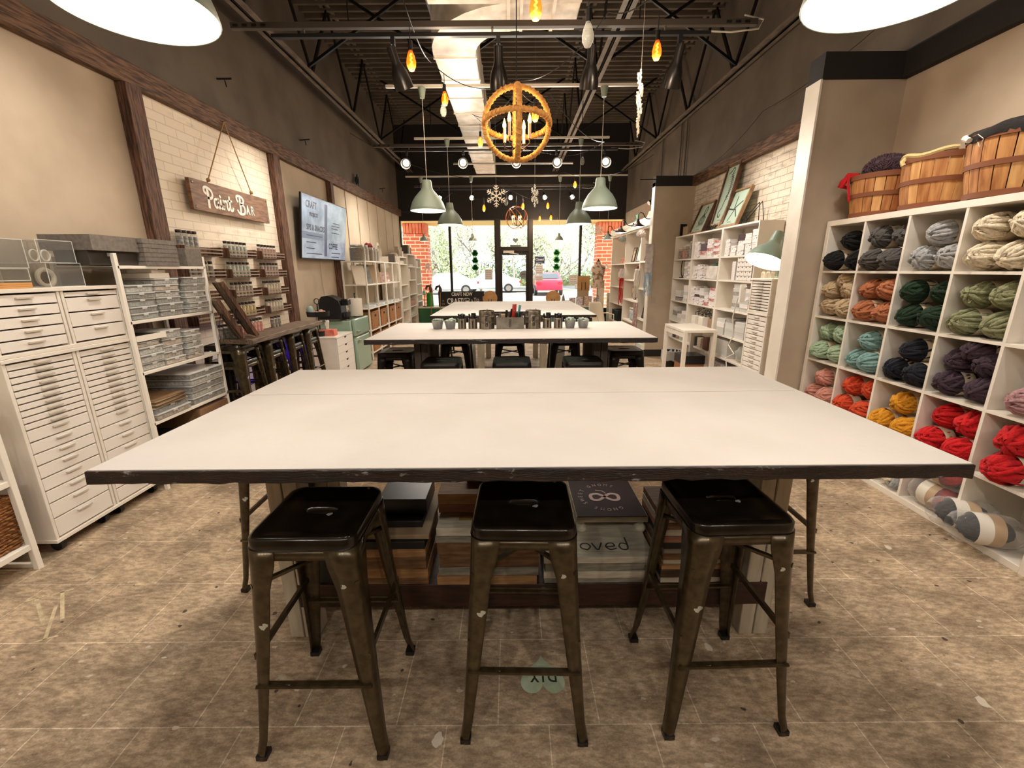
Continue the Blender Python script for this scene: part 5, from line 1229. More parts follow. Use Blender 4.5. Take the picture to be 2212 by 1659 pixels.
for i, (y, nm) in enumerate(((6.15, 'under the tall seahorse print'), (5.35, 'standing empty beside the starfish print'))):
    mb = MB()
    for s_ in (-.06, .06): mb.tube([(-.03, s_, .0), (-.03, s_, .05), (-.04, s_, .07)], .004); mb.tube([(-.03, s_, .03), (.14, s_*.5, .24 if i else .2)], .004); mb.tube([(.14, s_*.5, .24 if i else .2), (.17, s_, 0)], .004)
    mb.tube([(-.03, -.06, .03), (-.03, .06, .03)], .004); solo(mb, 'wire_easel', blackmetal, 'black wire easel ' + nm, 'easel', (2.76, y, 2.001))
solo(MB().box(-.1, .1, 0, .05, 0, .14), 'wood_block_sign', tan_b, 'small pale wooden block at the far end of the bookcase tops', 'sign', (2.76, 7.2, 2.001), RZ, bevel=.003)
solo(MB().box(-.01, .01, 0, .1, 0, .19), 'thin_dark_book', black, 'thin black upright book beside the small wooden block', 'book', (2.74, 7.36, 2.001), RZ)
mb = MB(); mb.box(-.04, .04, 0, .004, -.05, .05); mb.box(-.03, .03, -.004, 0, -.04, .04); solo(mb, 'light_switch', M('switch_tan', 'a89a86', .5), 'dark outlined switch plate on the far partition wall', 'switch', (2.43, 7.496-.004, .98), 0)
solo(MB().box(-.06, .06, 0, .02, 0, .1), 'wall_box', whitemetal, 'white junction box on the wooden beam above the worn brick paper', 'junction box', (2.90, 4.65, 2.94), RZ) 

# ================================================================ display shelving beyond the far partition
dw = M('display_white', 'e8e0d4', .6); db = M('display_back', 'c3ae92', .8)
t = thing('display_shelving', 'built-in white display shelving beyond the far partition', 'shelving', (2.5, 9.45, 0), RZ)
def LY(y): return 9.45-y
for y in (7.72, 8.68, 9.83, 11.13): MB().box(LY(y)-.02, LY(y)+.02, 0, .44, 0, 2.25).build('upright', dw, t)
for (ya, yb), zs in (((7.74, 8.66), (2.25, 1.643, 1.14, .56)), ((8.7, 9.81), (2.25, 1.635, 1.287, .872, .43)), ((9.85, 11.11), (2.25, 1.62, 1.11, .72, .3))):
    for z in zs: MB().box(LY(yb), LY(ya), -.0, .43, z-.03, z).build('shelf', dw, t)
MB().box(LY(11.13), LY(7.72), .432, .44, 0, 2.25).build('back_panel', db, t)
MB().box(LY(11.15), LY(7.68), -.05, -.02, 2.25, 2.40).build('sign_board', dw, t)
T = axes((0, -.0505, 0), (1, 0, 0), (0, 0, 1))
tt = MB(); k_ = .0
for i, (x0, n_) in enumerate(((-1.4, 30),)):
    P = []
    for j in range(110):
        u = j/109; P.append((-1.35+2.6*u+.02*cos(j*1.3), 2.325+.02*sin(j*1.3)+.012*sin(j*.37)))
    tt.stroke(P, .006, 0, .001, T)
tt.build('script_line', M('faded_ink', '8a8078', .7), t, smooth=0)
# gooseneck lamps
brz = M('bronze_shade', '3a2a20', .4, .5)
for i, (y, nm) in enumerate(((7.9, 'nearest'), (9.1, 'middle'), (10.3, 'farthest'))):
    t = thing('gooseneck_lamp', 'bronze gooseneck barn lamp on the display shelving sign board, %s of three' % nm, 'wall lamp', (2.2, y, 2.2))
    MB().lathe([(.13, 0), (.125, .012), (.07, .04), (.035, .07), (.025, .1), (.02, .13), (.001, .135)], n=26).build('lamp_shade', brz, t, smooth=50)
    MB().lathe([(.128, .001), (.12, .012), (.066, .037), (.001, .05)], n=26).build('shade_inside', inner, t, smooth=50)
    MB().ell((0, 0, .01), .025, .025, .03).build('bulb', MATS['bulb_glow'], t)
    MB().tube([(0, 0, .13), (0, 0, .2), (.03, 0, .24), (.08, 0, .22), (.12, 0, .15), (.17, 0, .13), (.25, 0, .14)], .008, 8).build('gooseneck', black, t)
    MB().cyl((.235, 0, .14), (.25, 0, .14), .045, n=20).build('wall_plate', black, t)
# on top of the sign board
solo(MB().box(-.22, .22, 0, .09, 0, .3), 'pillow', M('cream_linen', 'cfc2ac', .95, h2='a89c88', scale=16), 'cream pillow with script leaning on top of the display shelving', 'pillow', (2.6, 8.75, 2.252), RZ, bevel=.04, rot=(-.2, .3, RZ))
for i, (y, nm) in enumerate(((8.05, 'nearer'), (9.25, 'farther'))):
    t = thing('bow_vase', 'mint bow on a white vase on top of the display shelving, %s of two' % nm, 'vase', (2.55, y, 2.252))
    MB().lathe([(.001, 0), (.04, 0), (.05, .06), (.03, .12), (.02, .14), (.001, .14)], n=18).build('vase', dw, t, smooth=50)
    mb = MB()
    for k in range(6):
        a_ = k*PI/3; mb.add([(0, 0, .2), (.01, .1*cos(a_-.25), .2+.1*sin(a_-.25)), (-.01, .13*cos(a_), .2+.13*sin(a_)), (.01, .1*cos(a_+.25), .2+.1*sin(a_+.25))], [(0, 1, 2, 3)])
    mb.cyl((0, 0, .13), (0, 0, .2), .006); mb.build('bow', M('mint_ribbon', '8ccab4', .5), t, smooth=0, solid=.004)
solo(MB().box(-.1, .1, 0, .1, 0, .16), 'dark_lantern', black, 'black lantern box on top of the display shelving', 'lantern', (2.7, 8.3, 2.252), RZ)
for i, y in enumerate((7.95, 9.0)):
    t = thing('wall_spotlight', 'black spotlight head clamped high on the dark wall, %s of two' % ['nearer', 'farther'][i], 'spotlight', (2.85, y, 2.75))
    mb = MB(); mb.cyl((-.16, -.02, -.02), (-.05, 0, .04), .05, .035, n=18); mb.build('spot_head', black, t); MB().cyl((-.163, -.021, -.022), (-.16, -.02, -.02), .043, n=18).build('spot_lens', dw, t); MB().tube([(-.05, 0, .04), (.06, 0, .06), (.12, 0, .06)], .008).build('arm', black, t)
solo(MB().tube([(2.42, 7.49, 2.88), (2.05, 7.44, 2.87)], .008), 'metal_rod', blackmetal, 'dark metal rod sticking out from the far partition top', 'rod')
# textile pieces
def hanging(label, name, x, y, z0, z1, w, mat, mat2=None, zf=None, face='y', fr=14):
    t = thing(name, label, 'wall hanging', (x, y, z1))
    mb = MB(); mb.cyl((-w/2-.01, 0, 0), (w/2+.01, 0, 0), .006); mb.build('rod', M('pale_wood', 'b09a7c', .7), t)
    h = z1-(zf or z0); R_ = []
    for i in range(9):
        z = -h*i/8; R_.append([Vector((-w/2+w*k/8+.003*sin(i*2+k), .006*sin(k*1.7+i), z)) for k in range(9)])
    mb = MB(); mb.loft(R_, False, False, False); mb.build('woven_panel', mat, t, smooth=60, solid=.006)
    if zf:
        mb = MB()
        for k in range(fr):
            x_ = -w/2+w*(k+.5)/fr; L_ = (zf-z0)*rnd.uniform(.8, 1.05); mb.tube([(x_, 0, -h+.01), (x_+.006*sin(k*3), .004, -h-L_*.5), (x_+.014*sin(k*2), 0, -h-L_)], .0055, 5)
        mb.build('fringe', mat2, t)
    return t
blf = M('blue_fringe', '8fa6b8', .9, h2='b8c4cc', scale=20)
hanging('white woven wall hanging with long blue fringe on the far partition edge', 'wall_hanging', 2.30, 7.46, 1.06, 1.89, .13, M('white_weave', 'd8d2c6', .95, h2='c4b6bc', scale=14, bump=.5, bscale=60), blf, 1.43)
hanging('red and white tasselled banner hung on the far upright', 'wall_hanging', 2.46, 9.82, .75, 1.5, .12, M('white_weave'), ymat('deep red'), 1.3, fr=12)
hanging('white knotted macrame strip hung on the middle upright', 'wall_hanging', 2.46, 8.66, .93, 1.5, .11, M('white_macrame', 'ded8cc', .95, bump=.6, bscale=50), M('white_macrame'), 1.15)
hanging('pink and white narrow textile strip below the white macrame', 'wall_hanging', 2.45, 8.6, .2, .85, .09, M('pinkish_weave', 'd4c0b8', .95, h2='b88c8c', scale=20), M('white_macrame'), .35)
# goods on the display shelving
def framed(label, y, z, w, h, inside, fm_=None, x=2.56, lean=.18):
    t = thing('framed_picture', label, 'picture', (x, y, z), 0, rot=(-lean*0, lean, 0)); mb = MB(); a = w/2
    mb.box(0, .02, -a, -a+.02, 0, h); mb.box(0, .02, a-.02, a, 0, h); mb.box(0, .02, -a+.02, a-.02, 0, .02); mb.box(0, .02, -a+.02, a-.02, h-.02, h); mb.build('frame', fm_ or darkwood, t)
    MB().box(.008, .014, -a+.02, a-.02, .02, h-.02).build('picture', inside, t); return t
ochre = M('ochre_board', 'b9802c', .6)
framed('dark framed ochre board on the top shelf, nearest display bay', 8.36, 1.645, .5, .42, ochre)
framed('framed dark lettered board on the middle shelf, nearest display bay', 8.36, 1.142, .4, .4, M('cream_print2', 'cfc4b0', .7, h2='4a4038', scale=10, thr=(.55, .6)))
framed('black chalk panel with pale scrollwork on the lower shelf, nearest display bay', 8.36, .562, .4, .5, M('chalk_panel', '241d18', .7, h2='6a6058', scale=8, thr=(.6, .64)))
framed('white lettered picture in a dark frame on the top shelf, middle display bay', 9.0, 1.637, .42, .45, M('white_print', 'e6e2da', .7, h2='9aa09c', scale=12, thr=(.58, .62)))
framed('patterned beige board behind the white lettered picture', 9.45, 1.637, .2, .3, M('leopard', 'cfb59a', .7, h2='7a5a44', scale=14, thr=(.52, .56)))
def disc(label, y, z, r, mat, x=2.58, cat='plate'):
    t = thing('round_plaque', label, cat, (x, y, z)); T = Matrix.Translation((0, 0, r)) @ Matrix.Rotation(math.radians(78), 4, 'Y')
    MB().lathe([(.001, -.006), (r, -.006), (r, .006), (.001, .006)], n=36, T=T).build('disc', mat, t, smooth=30); return t
t = disc('large round cream plaque with red lettering, farthest display bay', 10.45, 1.112, .17, M('cream_plaque', 'e2cfb4', .7))
mb = MB(); T = axes((-.02, 0, .17), (0, -1, 0), (.2, 0, .98)); mb.stroke([(-.1, 0), (-.05, .04), (0, .0), (.05, .035), (.1, .0)], .02, .0, .004, T); mb.stroke([(-.07, -.05), (0, -.03), (.08, -.05)], .012, 0, .004, T); mb.build('red_script', ymat('deep red'), t)
t = disc('round tan plaque with a dark rim and T shape, middle display bay', 9.25, .874, .13, M('tan_plaque', 'c9a888', .7), cat='plaque')
mb = MB(); T = axes((-.02, 0, .13), (0, -1, 0), (.2, 0, .98)); mb.stroke([(-.06, .05), (0, .06), (.06, .045)], .014, 0, .004, T); mb.stroke([(.0, .055), (-.005, 0), (-.02, -.06)], .012, 0, .004, T); mb.build('dark_letter', ink, t); MB().lathe([(.126, -.009), (.134, -.009), (.134, .009), (.126, .009)], n=36, T=Matrix.Translation((0, 0, .13)) @ Matrix.Rotation(math.radians(78), 4, 'Y')).build('rim', black, t)
solo(MB().box(-.2, .2, 0, .12, 0, .12), 'red_patterned_box', M('red_pattern', 'b8604a', .7, h2='d8a890', scale=20, thr=(.48, .52)), 'red patterned box on the top shelf, farthest display bay', 'box', (2.6, 10.4, 1.622), RZ, bevel=.003)
mb = MB(); mb.stroke([(-.1, 0), (0, .3), (.1, 0)], .02, 0, .02, axes((0, 0, 0), (0, -1, 0), (0, 0, 1)), False); solo(mb, 'wire_tree', M('orange_wood', 'c08a58', .6), 'orange wooden tree outline behind the red patterned box', 'ornament', (2.75, 10.5, 1.622))
t = thing('potted_cactus', 'magenta felt cactus in a small white pot, middle display bay', 'plant', (2.6, 9.2, 1.289))
MB().lathe([(.001, 0), (.05, 0), (.055, .1), (.05, .1), (.001, .09)], n=18).build('pot', dw, t); mb = MB(); mb.ell((0, 0, .16), .035, .035, .08); mb.tube([(0, .02, .14), (0, .08, .15), (0, .09, .22)], .022, 8); mb.tube([(0, -.02, .15), (0, -.07, .17), (0, -.08, .26)], .02, 8); mb.build('cactus', M('magenta_felt', '8a2a48', .9), t, smooth=60)
t = thing('clear_drum', 'clear wrapped bundle with a white lid and black box, middle display bay', 'container', (2.55, 9.2, .432), RZ)
MB().box(-.25, .25, 0, .25, 0, .24).build('drum_body', M('grey_wrap', '8e969c', .5, h2='c4cacc', scale=12), t, bevel=.05); MB().box(-.2, .2, 0, .25, .24, .27).build('lid', dw, t, bevel=.01); MB().box(-.06, .06, .05, .18, .27, .34).build('black_box', black, t)
solo(MB().box(-.2, .2, 0, .2, 0, .12), 'mint_basket', M('mint_print'), 'small mint basket on the floor under the display shelving', 'basket', (2.45, 8.2, 0.0), RZ, bevel=.02)
solo(MB().box(-.3, .3, 0, .35, 0, .25), 'dark_crate', black, 'dark crate under the farthest display bay', 'crate', (2.5, 10.5, .302), RZ, bevel=.005)
for i, (y, z, r) in enumerate(((8.42, 2.13, .07), (8.55, 2.12, .05), (8.3, 2.11, .05), (9.9, 2.13, .06), (9.78, 2.11, .05))):
    o = fluff('pom_pom', (2.42, y, z), r, r, r, M('pom_%d' % (i % 3), ['c8b4b0', '9aaca4', 'd8d0c4'][i % 3], .95), '%s pom pom ball hanging under the sign board, %s from the right' % (['pink', 'grey-green', 'cream'][i % 3], ORD[i]), 120, .02)
    o['category'] = 'pom pom'
# white chair
t = thing('shell_chair', 'off-white shell chair with thin metal legs right of the farthest table', 'chair', (1.78, 8.55, 0), math.radians(35))
cm = M('chair_shell', 'd9cbb2', .5); R_ = []
for i, (y, z, w, c) in enumerate(((-.2, .45, .19, .0), (-.1, .44, .21, .0), (.05, .44, .21, .0), (.14, .47, .21, .02), (.18, .56, .21, .035), (.2, .7, .2, .03), (.22, .84, .17, .02), (.225, .87, .13, .01))):
    R_.append([Vector((w*k/5, y-c*(k/5)**2*1.6, z+(.02*(k/5)**2 if i < 3 else 0))) for k in range(-5, 6)])
MB().loft(R_, False, False, False).build('shell', cm, t, smooth=70, solid=.008)
for sx in (-1, 1):
    for sy in (-1, 1): MB().tube([(sx*.14, sy*.12, .44), (sx*.2, sy*.2, 0)], .009).build('leg', whitemetal, t)
    MB().tube([(sx*.2, -.14, .46), (sx*.23, -.1, .63), (sx*.22, .05, .65), (sx*.2, .17, .64)], .009).build('armrest', cm, t)
ls = make_stool(.60, .17, .19, black, M('white_seat', 'e8e4dc', .4), 'low stool with a white seat under the far table, right one', False); ls.location = (1.25, 7.75, 0)
dup(ls, (-1.25, 7.75, 0), 0, 'low stool with a white seat under the far table, left one')

for i, y in enumerate((8.0, 8.25, 9.2)):
    solo(MB().tube([(2.95, y, 2.95), (2.95, y, 3.6), (2.95, y+.02, 3.9)], .014, 8), 'wall_conduit', M('conduit_grey', '5e564c', .6), 'thin vertical conduit on the charcoal right wall, %s of three from the camera' % ORD[i], 'conduit')
# ================================================================ tins and tools on the middle table
tin = M('brushed_tin', 'a39a8c', .32, .85, h2='6f675c', scale=7, stretch=(6, 6, .5))
TT = .9555
def letters(s, parent, x, y, z, size, r=None, vertical=True):
    q = text_mb(s, size, .8, z0=0, z1=.0012, bold=.001)
    if vertical: T = axes((x, y, z), (0, 0, 1), (-1, 0, 0))
    else: T = axes((x, y, z), (1, 0, 0), (0, 0, 1))
    xf(q, T); q.build('lettering', M('stencil_ink', '1c1816', .7), parent, smooth=0)
def can(label, x, y, r, h, word, ribs=False, wsz=.026, flat=.6):
    t = thing('metal_can', label, 'can', (x, y, TT)); pr = [(.001, 0), (r, 0), (r, .004)]
    if ribs:
        for k in (1, 2): z = h*k/3; pr += [(r, z-.004), (r+.003, z), (r, z+.004)]
    pr += [(r, h-.006), (r+.002, h-.003), (r, h), (r-.003, h), (r-.003, .01), (.001, .01)]
    MB().lathe(pr, n=32).build('can_body', tin, t, smooth=50)
    letters(word, t, 0.004, -r-.0035, h*.45, wsz)
    MB().ell((-.012, -r-.001, h-.02), .003, .003, .003, 8, 5).build('rivet', blackmetal, t); MB().ell((.012, -r-.001, h-.02), .003, .003, .003, 8, 5).build('rivet', blackmetal, t)
    return t
Y_ = 4.15
def zinc_bucket(label, x):
    t = thing('zinc_bucket', label, 'bucket', (x, Y_, TT))
    MB().lathe([(.001, 0), (.042, 0), (.055, .076), (.058, .079), (.053, .08), (.04, .004), (.001, .004)], n=30).build('bucket_body', M('zinc', 'a9aca8', .4, .6, h2='85898a', scale=9), t, smooth=50)
    MB().tube([(-.056, -.002, .07), (-.04, -.045, .09), (0, -.055, .1), (.04, -.045, .09), (.056, -.002, .07)], .002, 5).build('wire_handle', chrome, t)
    mb = MB()
    for i in range(26):
        a_ = rnd.uniform(0, 6.28); q = rnd.uniform(0, .045); mb.ell((q*cos(a_), q*sin(a_), .08+rnd.uniform(-.004, .014)), .014, .010, .008, 7, 5)
    o = mb.build('green_chips', M('seafoam_chips', '8fae9c', .6, h2='b8cabc', scale=40), t); o['kind'] = 'stuff'
zinc_bucket('small zinc bucket of seafoam chips, first from the left on the middle table', -.71)
zinc_bucket('small zinc bucket of seafoam chips, second from the left on the middle table', -.588)
zinc_bucket('small zinc bucket of seafoam chips beside the right slim can', .562)
zinc_bucket('small zinc bucket of seafoam chips, rightmost on the middle table', .688)
def blackbits(label, x, y, z, r, kind):
    """a bundle of black handles standing in a can"""
    t = thing('black_brushes' if kind else 'black_clips', label, 'tools', (x, y, z)); mb = MB()
    for i in range(9):
        a_ = i*.7; q = r*.6; mb.tube([(q*cos(a_)*.7, q*sin(a_)*.7, -.1), (q*cos(a_)*1.3, q*sin(a_)*1.3, .02+.012*(i % 3))], .009, 6)
    if kind: mb.box(-.012, .03, -.02, .01, .0, .052)
    else: mb.ell((0, 0, .03), .022, .02, .016, 10, 6)
    mb.build('handles', black, t, smooth=40)
for x, r, h, w, lab, k in ((-.475, .04, .098, 'SPONGES', 'slim metal can of black knobs beside the zinc buckets, left side', 0), (-.372, .043, .098, 'BRUSHES', 'slim metal can of black brushes left of the large CLOTHS can', 1), (.342, .042, .098, 'BRUSHES', 'slim metal can of black brushes right of the large GLOVES can', 1), (.448, .042, .098, 'SPONGES', 'slim metal can of black knobs beside the zinc buckets, right side', 0)):
    can(lab, x, Y_, r, h, w, wsz=.02)
    blackbits('black brush handles standing in the slim can, %s of the tool box' % ('left' if x < 0 else 'right') if k else 'black knobs heaped in the outer slim can, %s of the tool box' % ('left' if x < 0 else 'right'), x, Y_, TT+h, r, k)
can('large ribbed metal can lettered CLOTHS', -.238, Y_, .073, .172, 'CLOTHS', True, .034)
can('large ribbed metal can lettered GLOVES', .207, Y_, .073, .172, 'GLOVES', True, .034)
t = thing('tool_box', 'open grey metal box lettered TOOLS in the middle of the tins', 'tool box', (-.013, 4.08, TT))
zn = M('galvanised_box', '9a958c', .4, .7, h2='7a746a', scale=10)
mb = MB(); mb.box(-.13, .13, 0, .003, 0, .112); mb.box(-.13, .13, .127, .13, 0, .112); mb.box(-.13, -.127, .003, .127, 0, .112); mb.box(.127, .13, .003, .127, 0, .112); mb.box(-.127, .127, .003, .127, 0, .003); mb.build('box_body', zn, t)
letters('TOOLS', t, .0, -.0015, .055, .03)
def tool(name, label, cat, pts, r, mat, x=-.013): return solo(MB().tube(pts, r, 8), name, mat, label, cat, (x, 4.14, TT+.03))
tool('red_ruler_stick', 'red translucent tool standing in the tool box, left of two', 'tool', [(.02, 0, 0), (.035, -.01, .2)], .011, clear('red_plastic', 'c8423a', .65, .1))
tool('red_ruler_stick', 'red translucent tool standing in the tool box, right of two', 'tool', [(.042, .01, 0), (.055, 0, .2)], .009, clear('red_plastic'))
tool('teal_ruler_stick', 'teal translucent tool standing in the tool box', 'tool', [(.065, 0, 0), (.095, 0, .19)], .012, clear('teal_plastic', '5aa6b0', .65, .1))
solo(MB().box(-.012, .012, -.004, .004, 0, .15), 'steel_scraper', M('scraper_grey', '6a6660', .4, .5), 'grey metal scraper leaning left in the tool box', 'tool', (-.06, 4.12, TT+.01), rot=(0, -.35, 0))
solo(MB().box(-.02, .02, -.01, .01, 0, .1), 'wood_block_tool', M('pale_wood', 'b09a7c', .7), 'small pale wood handle in the tool box', 'tool', (-.11+.03, 4.12, TT+.04))
for i, x in enumerate((.075, .1, -.04, .0)): tool('black_tool', 'black tool handle sticking out of the tool box, %s of four' % ORD[i], 'tool', [(x-.02, .01*i-.02, 0), (x+.01*(i-1), .01*i-.02, .12+.012*i)], .012, black)
t = thing('wooden_tray', 'empty dark wooden tray behind the tins on the middle table', 'tray', (0, 4.5, TT))
mb = MB(); mb.box(-.26, .26, -.09, .09, 0, .01); mb.build('tray_base', darkwood, t)
for y in (-.09, .08): MB().box(-.26, .26, y, y+.01, .01, .12).build('tray_side', darkwood, t)
for x in (-.26, .25): MB().box(x, x+.01, -.08, .08, .01, .15).build('tray_end', darkwood, t)

# ================================================================ boards and boxes under the nearest table
zs = .2625
rw_pale = M('pale_stencil', 'cfc6ae', .7)
def slab(name, label, cat, x0, x1, y0, y1, z0, z1, mat, bev=.002): return solo(MB().box(-(x1-x0)/2, (x1-x0)/2, 0, y1-y0, 0, z1-z0), name, mat, label, cat, ((x0+x1)/2, y0, z0), bevel=bev)
rw = [M('raw_pine', 'a98052', .7, h2='8a6440', scale=9, stretch=(1, 7, 7)), M('raw_oak', '7d5c3c', .7, h2='5c4028', scale=9, stretch=(1, 7, 7)), M('grey_wood', '8f8a7c', .75, h2='6c675a', scale=9, stretch=(1, 7, 7)), M('pink_wood', 'a0705a', .7, h2='8a5c4a', scale=9, stretch=(1, 7, 7)), M('white_wood', 'c4bca8', .7, h2='a8a08c', scale=9, stretch=(1, 7, 7)), M('black_wood', '191412', .6), M('dark_oak', '4a3220', .7, h2='33210f', scale=9, stretch=(1, 7, 7))]
def pile(what, where, x0, x1, y0, ys, spec, z=zs, step=.0005, group=None):
    n_ = len(spec)
    for i, (h, k) in enumerate(spec):
        lev = 'bottom' if i == 0 else 'top' if i == n_-1 else ORD[i]+' from the bottom'
        j = rnd.uniform(-.006, .006)
        cname = ['pine', 'oak', 'grey', 'pinkish', 'whitewashed', 'black', 'dark oak'][k]
        slab('wooden_board', '%s wooden board, %s in %s' % (cname, lev, where), 'board', x0+j, x1+j, y0+j, y0+ys+j, z, z+h-step, rw[k]); z += h
    return z
z = pile('', 'the left pile under the nearest table', -.62, -.345, 1.49, .3, [(.03, 1), (.045, 0), (.055, 1), (.038, 0), (.035, 5)])
slab('picture_frame', 'black frame with a tan inner edge on the left pile under the table', 'frame', -.63, -.335, 1.50, 1.84, z, z+.02, M('tan_frame', '9a8264', .7)); slab('chalk_board', 'black panel lying in the tan frame on the left pile', 'panel', -.59, -.37, 1.55, 1.82, z+.0205, z+.05, rw[5])
slab('black_box', 'black box on top of the left pile under the nearest table', 'box', -.56, -.36, 1.6, 1.8, z+.051, z+.12, M('dark_lacquer', '15110f', .35))
z = pile('', 'the pile behind the middle stool gap, left', -.305, .10, 1.49, .38, [(.038, 0), (.038, 2), (.06, 1), (.058, 1), (.027, 2), (.037, 4)])
tt = thing('stencilled_band', 'gold painted band with pale stencilled letters on the whitewashed board', 'lettering', (-.1, 1.565, z+.0002)); MB().box(-.12, .17, -.02, .033, 0, .0006).build('gold_band', M('gold_paint', '9a8240', .6), tt); xf(text_mb('DN', .06, 1.3, 'LEFT', z0=.0007, z1=.0012), Matrix.Translation((-.06, .008, 0))).build('pale_letters', rw_pale, tt, smooth=0) 
z2 = z+.0585
slab('wooden_crate', 'pink-edged shallow wooden crate on the pile left of the middle stool', 'crate', -.31, .08, 1.60, 1.88, z2-.058, z2-.02, rw[3]); slab('wooden_crate', 'orange pine shallow crate above the pink-edged one', 'crate', -.31, .08, 1.60, 1.88, z2-.0195, z2+.028, rw[0])
slab('wooden_board', 'oak board standing behind on top of the middle-left pile', 'board', -.2, .06, 1.70, 1.88, z2+.0305, z2+.055, rw[1])
z = pile('', 'the pale pile right of the middle stool', .125, .57, 1.49, .5, [(.024, 2), (.03, 4), (.04, 2), (.029, 4)])
q = MB(); T = axes((0, 0, 0), (1, 0, 0), (0, 1, 0))
word = {'l': [(.01, 0), (.01, .07)], 'o': [(.03, .0), (.005, .015), (.012, .04), (.035, .04), (.045, .02), (.03, .0)], 'v': [(0, .042), (.018, 0), (.04, .045)], 'e': [(0, .018), (.035, .024), (.03, .042), (.01, .04), (.0, .02), (.015, .0), (.04, .008)], 'd': [(.035, .035), (.012, .042), (.0, .02), (.012, .0), (.034, .01), (.036, .08)]}
for i, ch in enumerate('loved'):
    q.stroke([(a+.055*i-.14, b) for a, b in word[ch]], .006, 0, .001, T)
solo(q, 'painted_word', ink, 'dark hand-painted word "loved" on the top whitewashed board', 'lettering', (.36, 1.535, z+.0002), smooth=0)
t = thing('footed_riser', 'maroon gnome tray on white turned feet under the nearest table', 'riser', (.43, 1.65, z+.0005))
for x in (-.13, .13):
    for y in (.03, .31): MB().lathe([(.001, 0), (.024, 0), (.027, .012), (.02, .022), (.011, .03), (.016, .038), (.022, .046), (.018, .052), (.001, .052)], n=20, o=(x, y, 0)).build('turned_foot', rw[4], t, smooth=50)
MB().box(-.155, .155, 0, .35, .052, .078).build('riser_edge', rw[4], t, bevel=.002)
MB().box(-.151, .151, .003, .347, .078, .080).build('riser_top', M('maroon_top', '2c1214', .6, h2='3c1e20', scale=5, spec=.08), t)
pm = M('faded_pink', 'e6c6c0', .7)
Tr = axes((0, .17, .0802), (-1, 0, 0), (0, -1, 0))
def arc_text(s, R_, a0, a1, size):
    mb = MB()
    for i, ch in enumerate(s):
        a_ = a0+(a1-a0)*i/(len(s)-1)
        if ch == ' ': continue
        q = text_mb(ch, size, .85, z0=0, z1=.0008); xf(q, Tr @ Matrix.Translation((R_*cos(a_), R_*sin(a_), 0)) @ Matrix.Rotation(a_-PI/2, 4, 'Z')); mb.add(q.v, q.f)
    return mb
arc_text('GNOME SWEET GNOME', .112, PI*.66, -PI*.66, .03).build('circular_lettering', pm, t, smooth=0)
mb = MB()
for dx in (-1, 1): mb.stroke([(0, .0), (dx*.03, .03), (dx*.06, .025), (dx*.062, -.015), (dx*.03, -.025), (0, 0)], .016, 0, .0008, Tr)
mb.stroke([(-.01, -.03), (.0, -.05), (.03, -.06)], .006, 0, .0008, Tr); mb.build('painted_bow', pm, t, smooth=0)
z = pile('', 'the pile behind the right stool', .60, .88, 1.49, .3, [(.026, 4), (.036, 6), (.02, 0), (.024, 4), (.026, 1), (.024, 2), (.03, 5), (.03, 3), (.028, 4), (.03, 1)])
slab('dark_box', 'dark box at the left end of the shelf under the nearest table', 'box', -.80, -.66, 1.5, 1.75, zs, zs+.24, rw[5])
mb = MB()
for i in range(5): mb.box(-.006, .006, 0, .28, 0, .3, Matrix.Translation((.022*i, 0, 0)) @ Matrix.Rotation(.0, 4, 'Y'))
for i in range(4): solo(MB().box(-.006, .006, 0, .28, 0, .28), 'picture_frame', rw[(6, 2, 6, 1)[i]], 'thin frame standing on edge under the table, %s of four from the left' % ORD[i], 'frame', (.60+.028*i, 1.66, z+.001), rot=(0, .0, 0)) if False else None

# ================================================================ marks on the floor
tape = M('cream_paint', 'd8c8a4', .8, h2='b0a080', scale=30)
mk = thing('floor_marking', 'three strokes of cream paint forming a rough letter on the floor at left', 'floor marking', (-2.1, 1.6, 0))
def fl(x, y): return (x+2.1, y-1.6)
for p, w in (([(-2.275, 1.726), (-2.09, 1.58)], .014), ([(-2.197, 1.771), (-2.03, 1.605)], .014), ([(-2.136, 1.681), (-1.991, 1.494)], .013)):
    MB().stroke([fl(*a_) for a_ in p], w, .0004, .0012, None, False).build('paint_stroke', tape, mk, smooth=0)
for p in ([(-2.305, 1.712), (-2.25, 1.745)], [(-2.225, 1.75), (-2.165, 1.79)], [(-2.02, 1.476), (-1.955, 1.508)]): MB().stroke([fl(*a_) for a_ in p], .008, .0004, .0012, None, False).build('paint_stroke', tape, mk, smooth=0)
t = thing('floor_sticker', 'seafoam green heart floor sticker lettered DIY under the middle stool', 'floor sticker', (.107, 1.30, 0))
gs = M('seafoam_sticker', 'c2d2b6', .6, h2='b0c0a4', scale=20)
HP = []
for k in range(40):
    u = 2*PI*k/40; HP.append((.0052*16*sin(u)**3, -(13*cos(u)-5*cos(2*u)-2*cos(3*u)-cos(4*u))*.0056))
MB().prism(HP[::-1], .0003, .0012).build('heart', gs, t, smooth=0)
xf(text_mb('D.I.Y.', .058, .85, z0=.0013, z1=.0018, bold=.0012), Matrix.Rotation(PI, 4, 'Z')).build('lettering', M('dark_green_ink', '2c3428', .7), t, smooth=0)
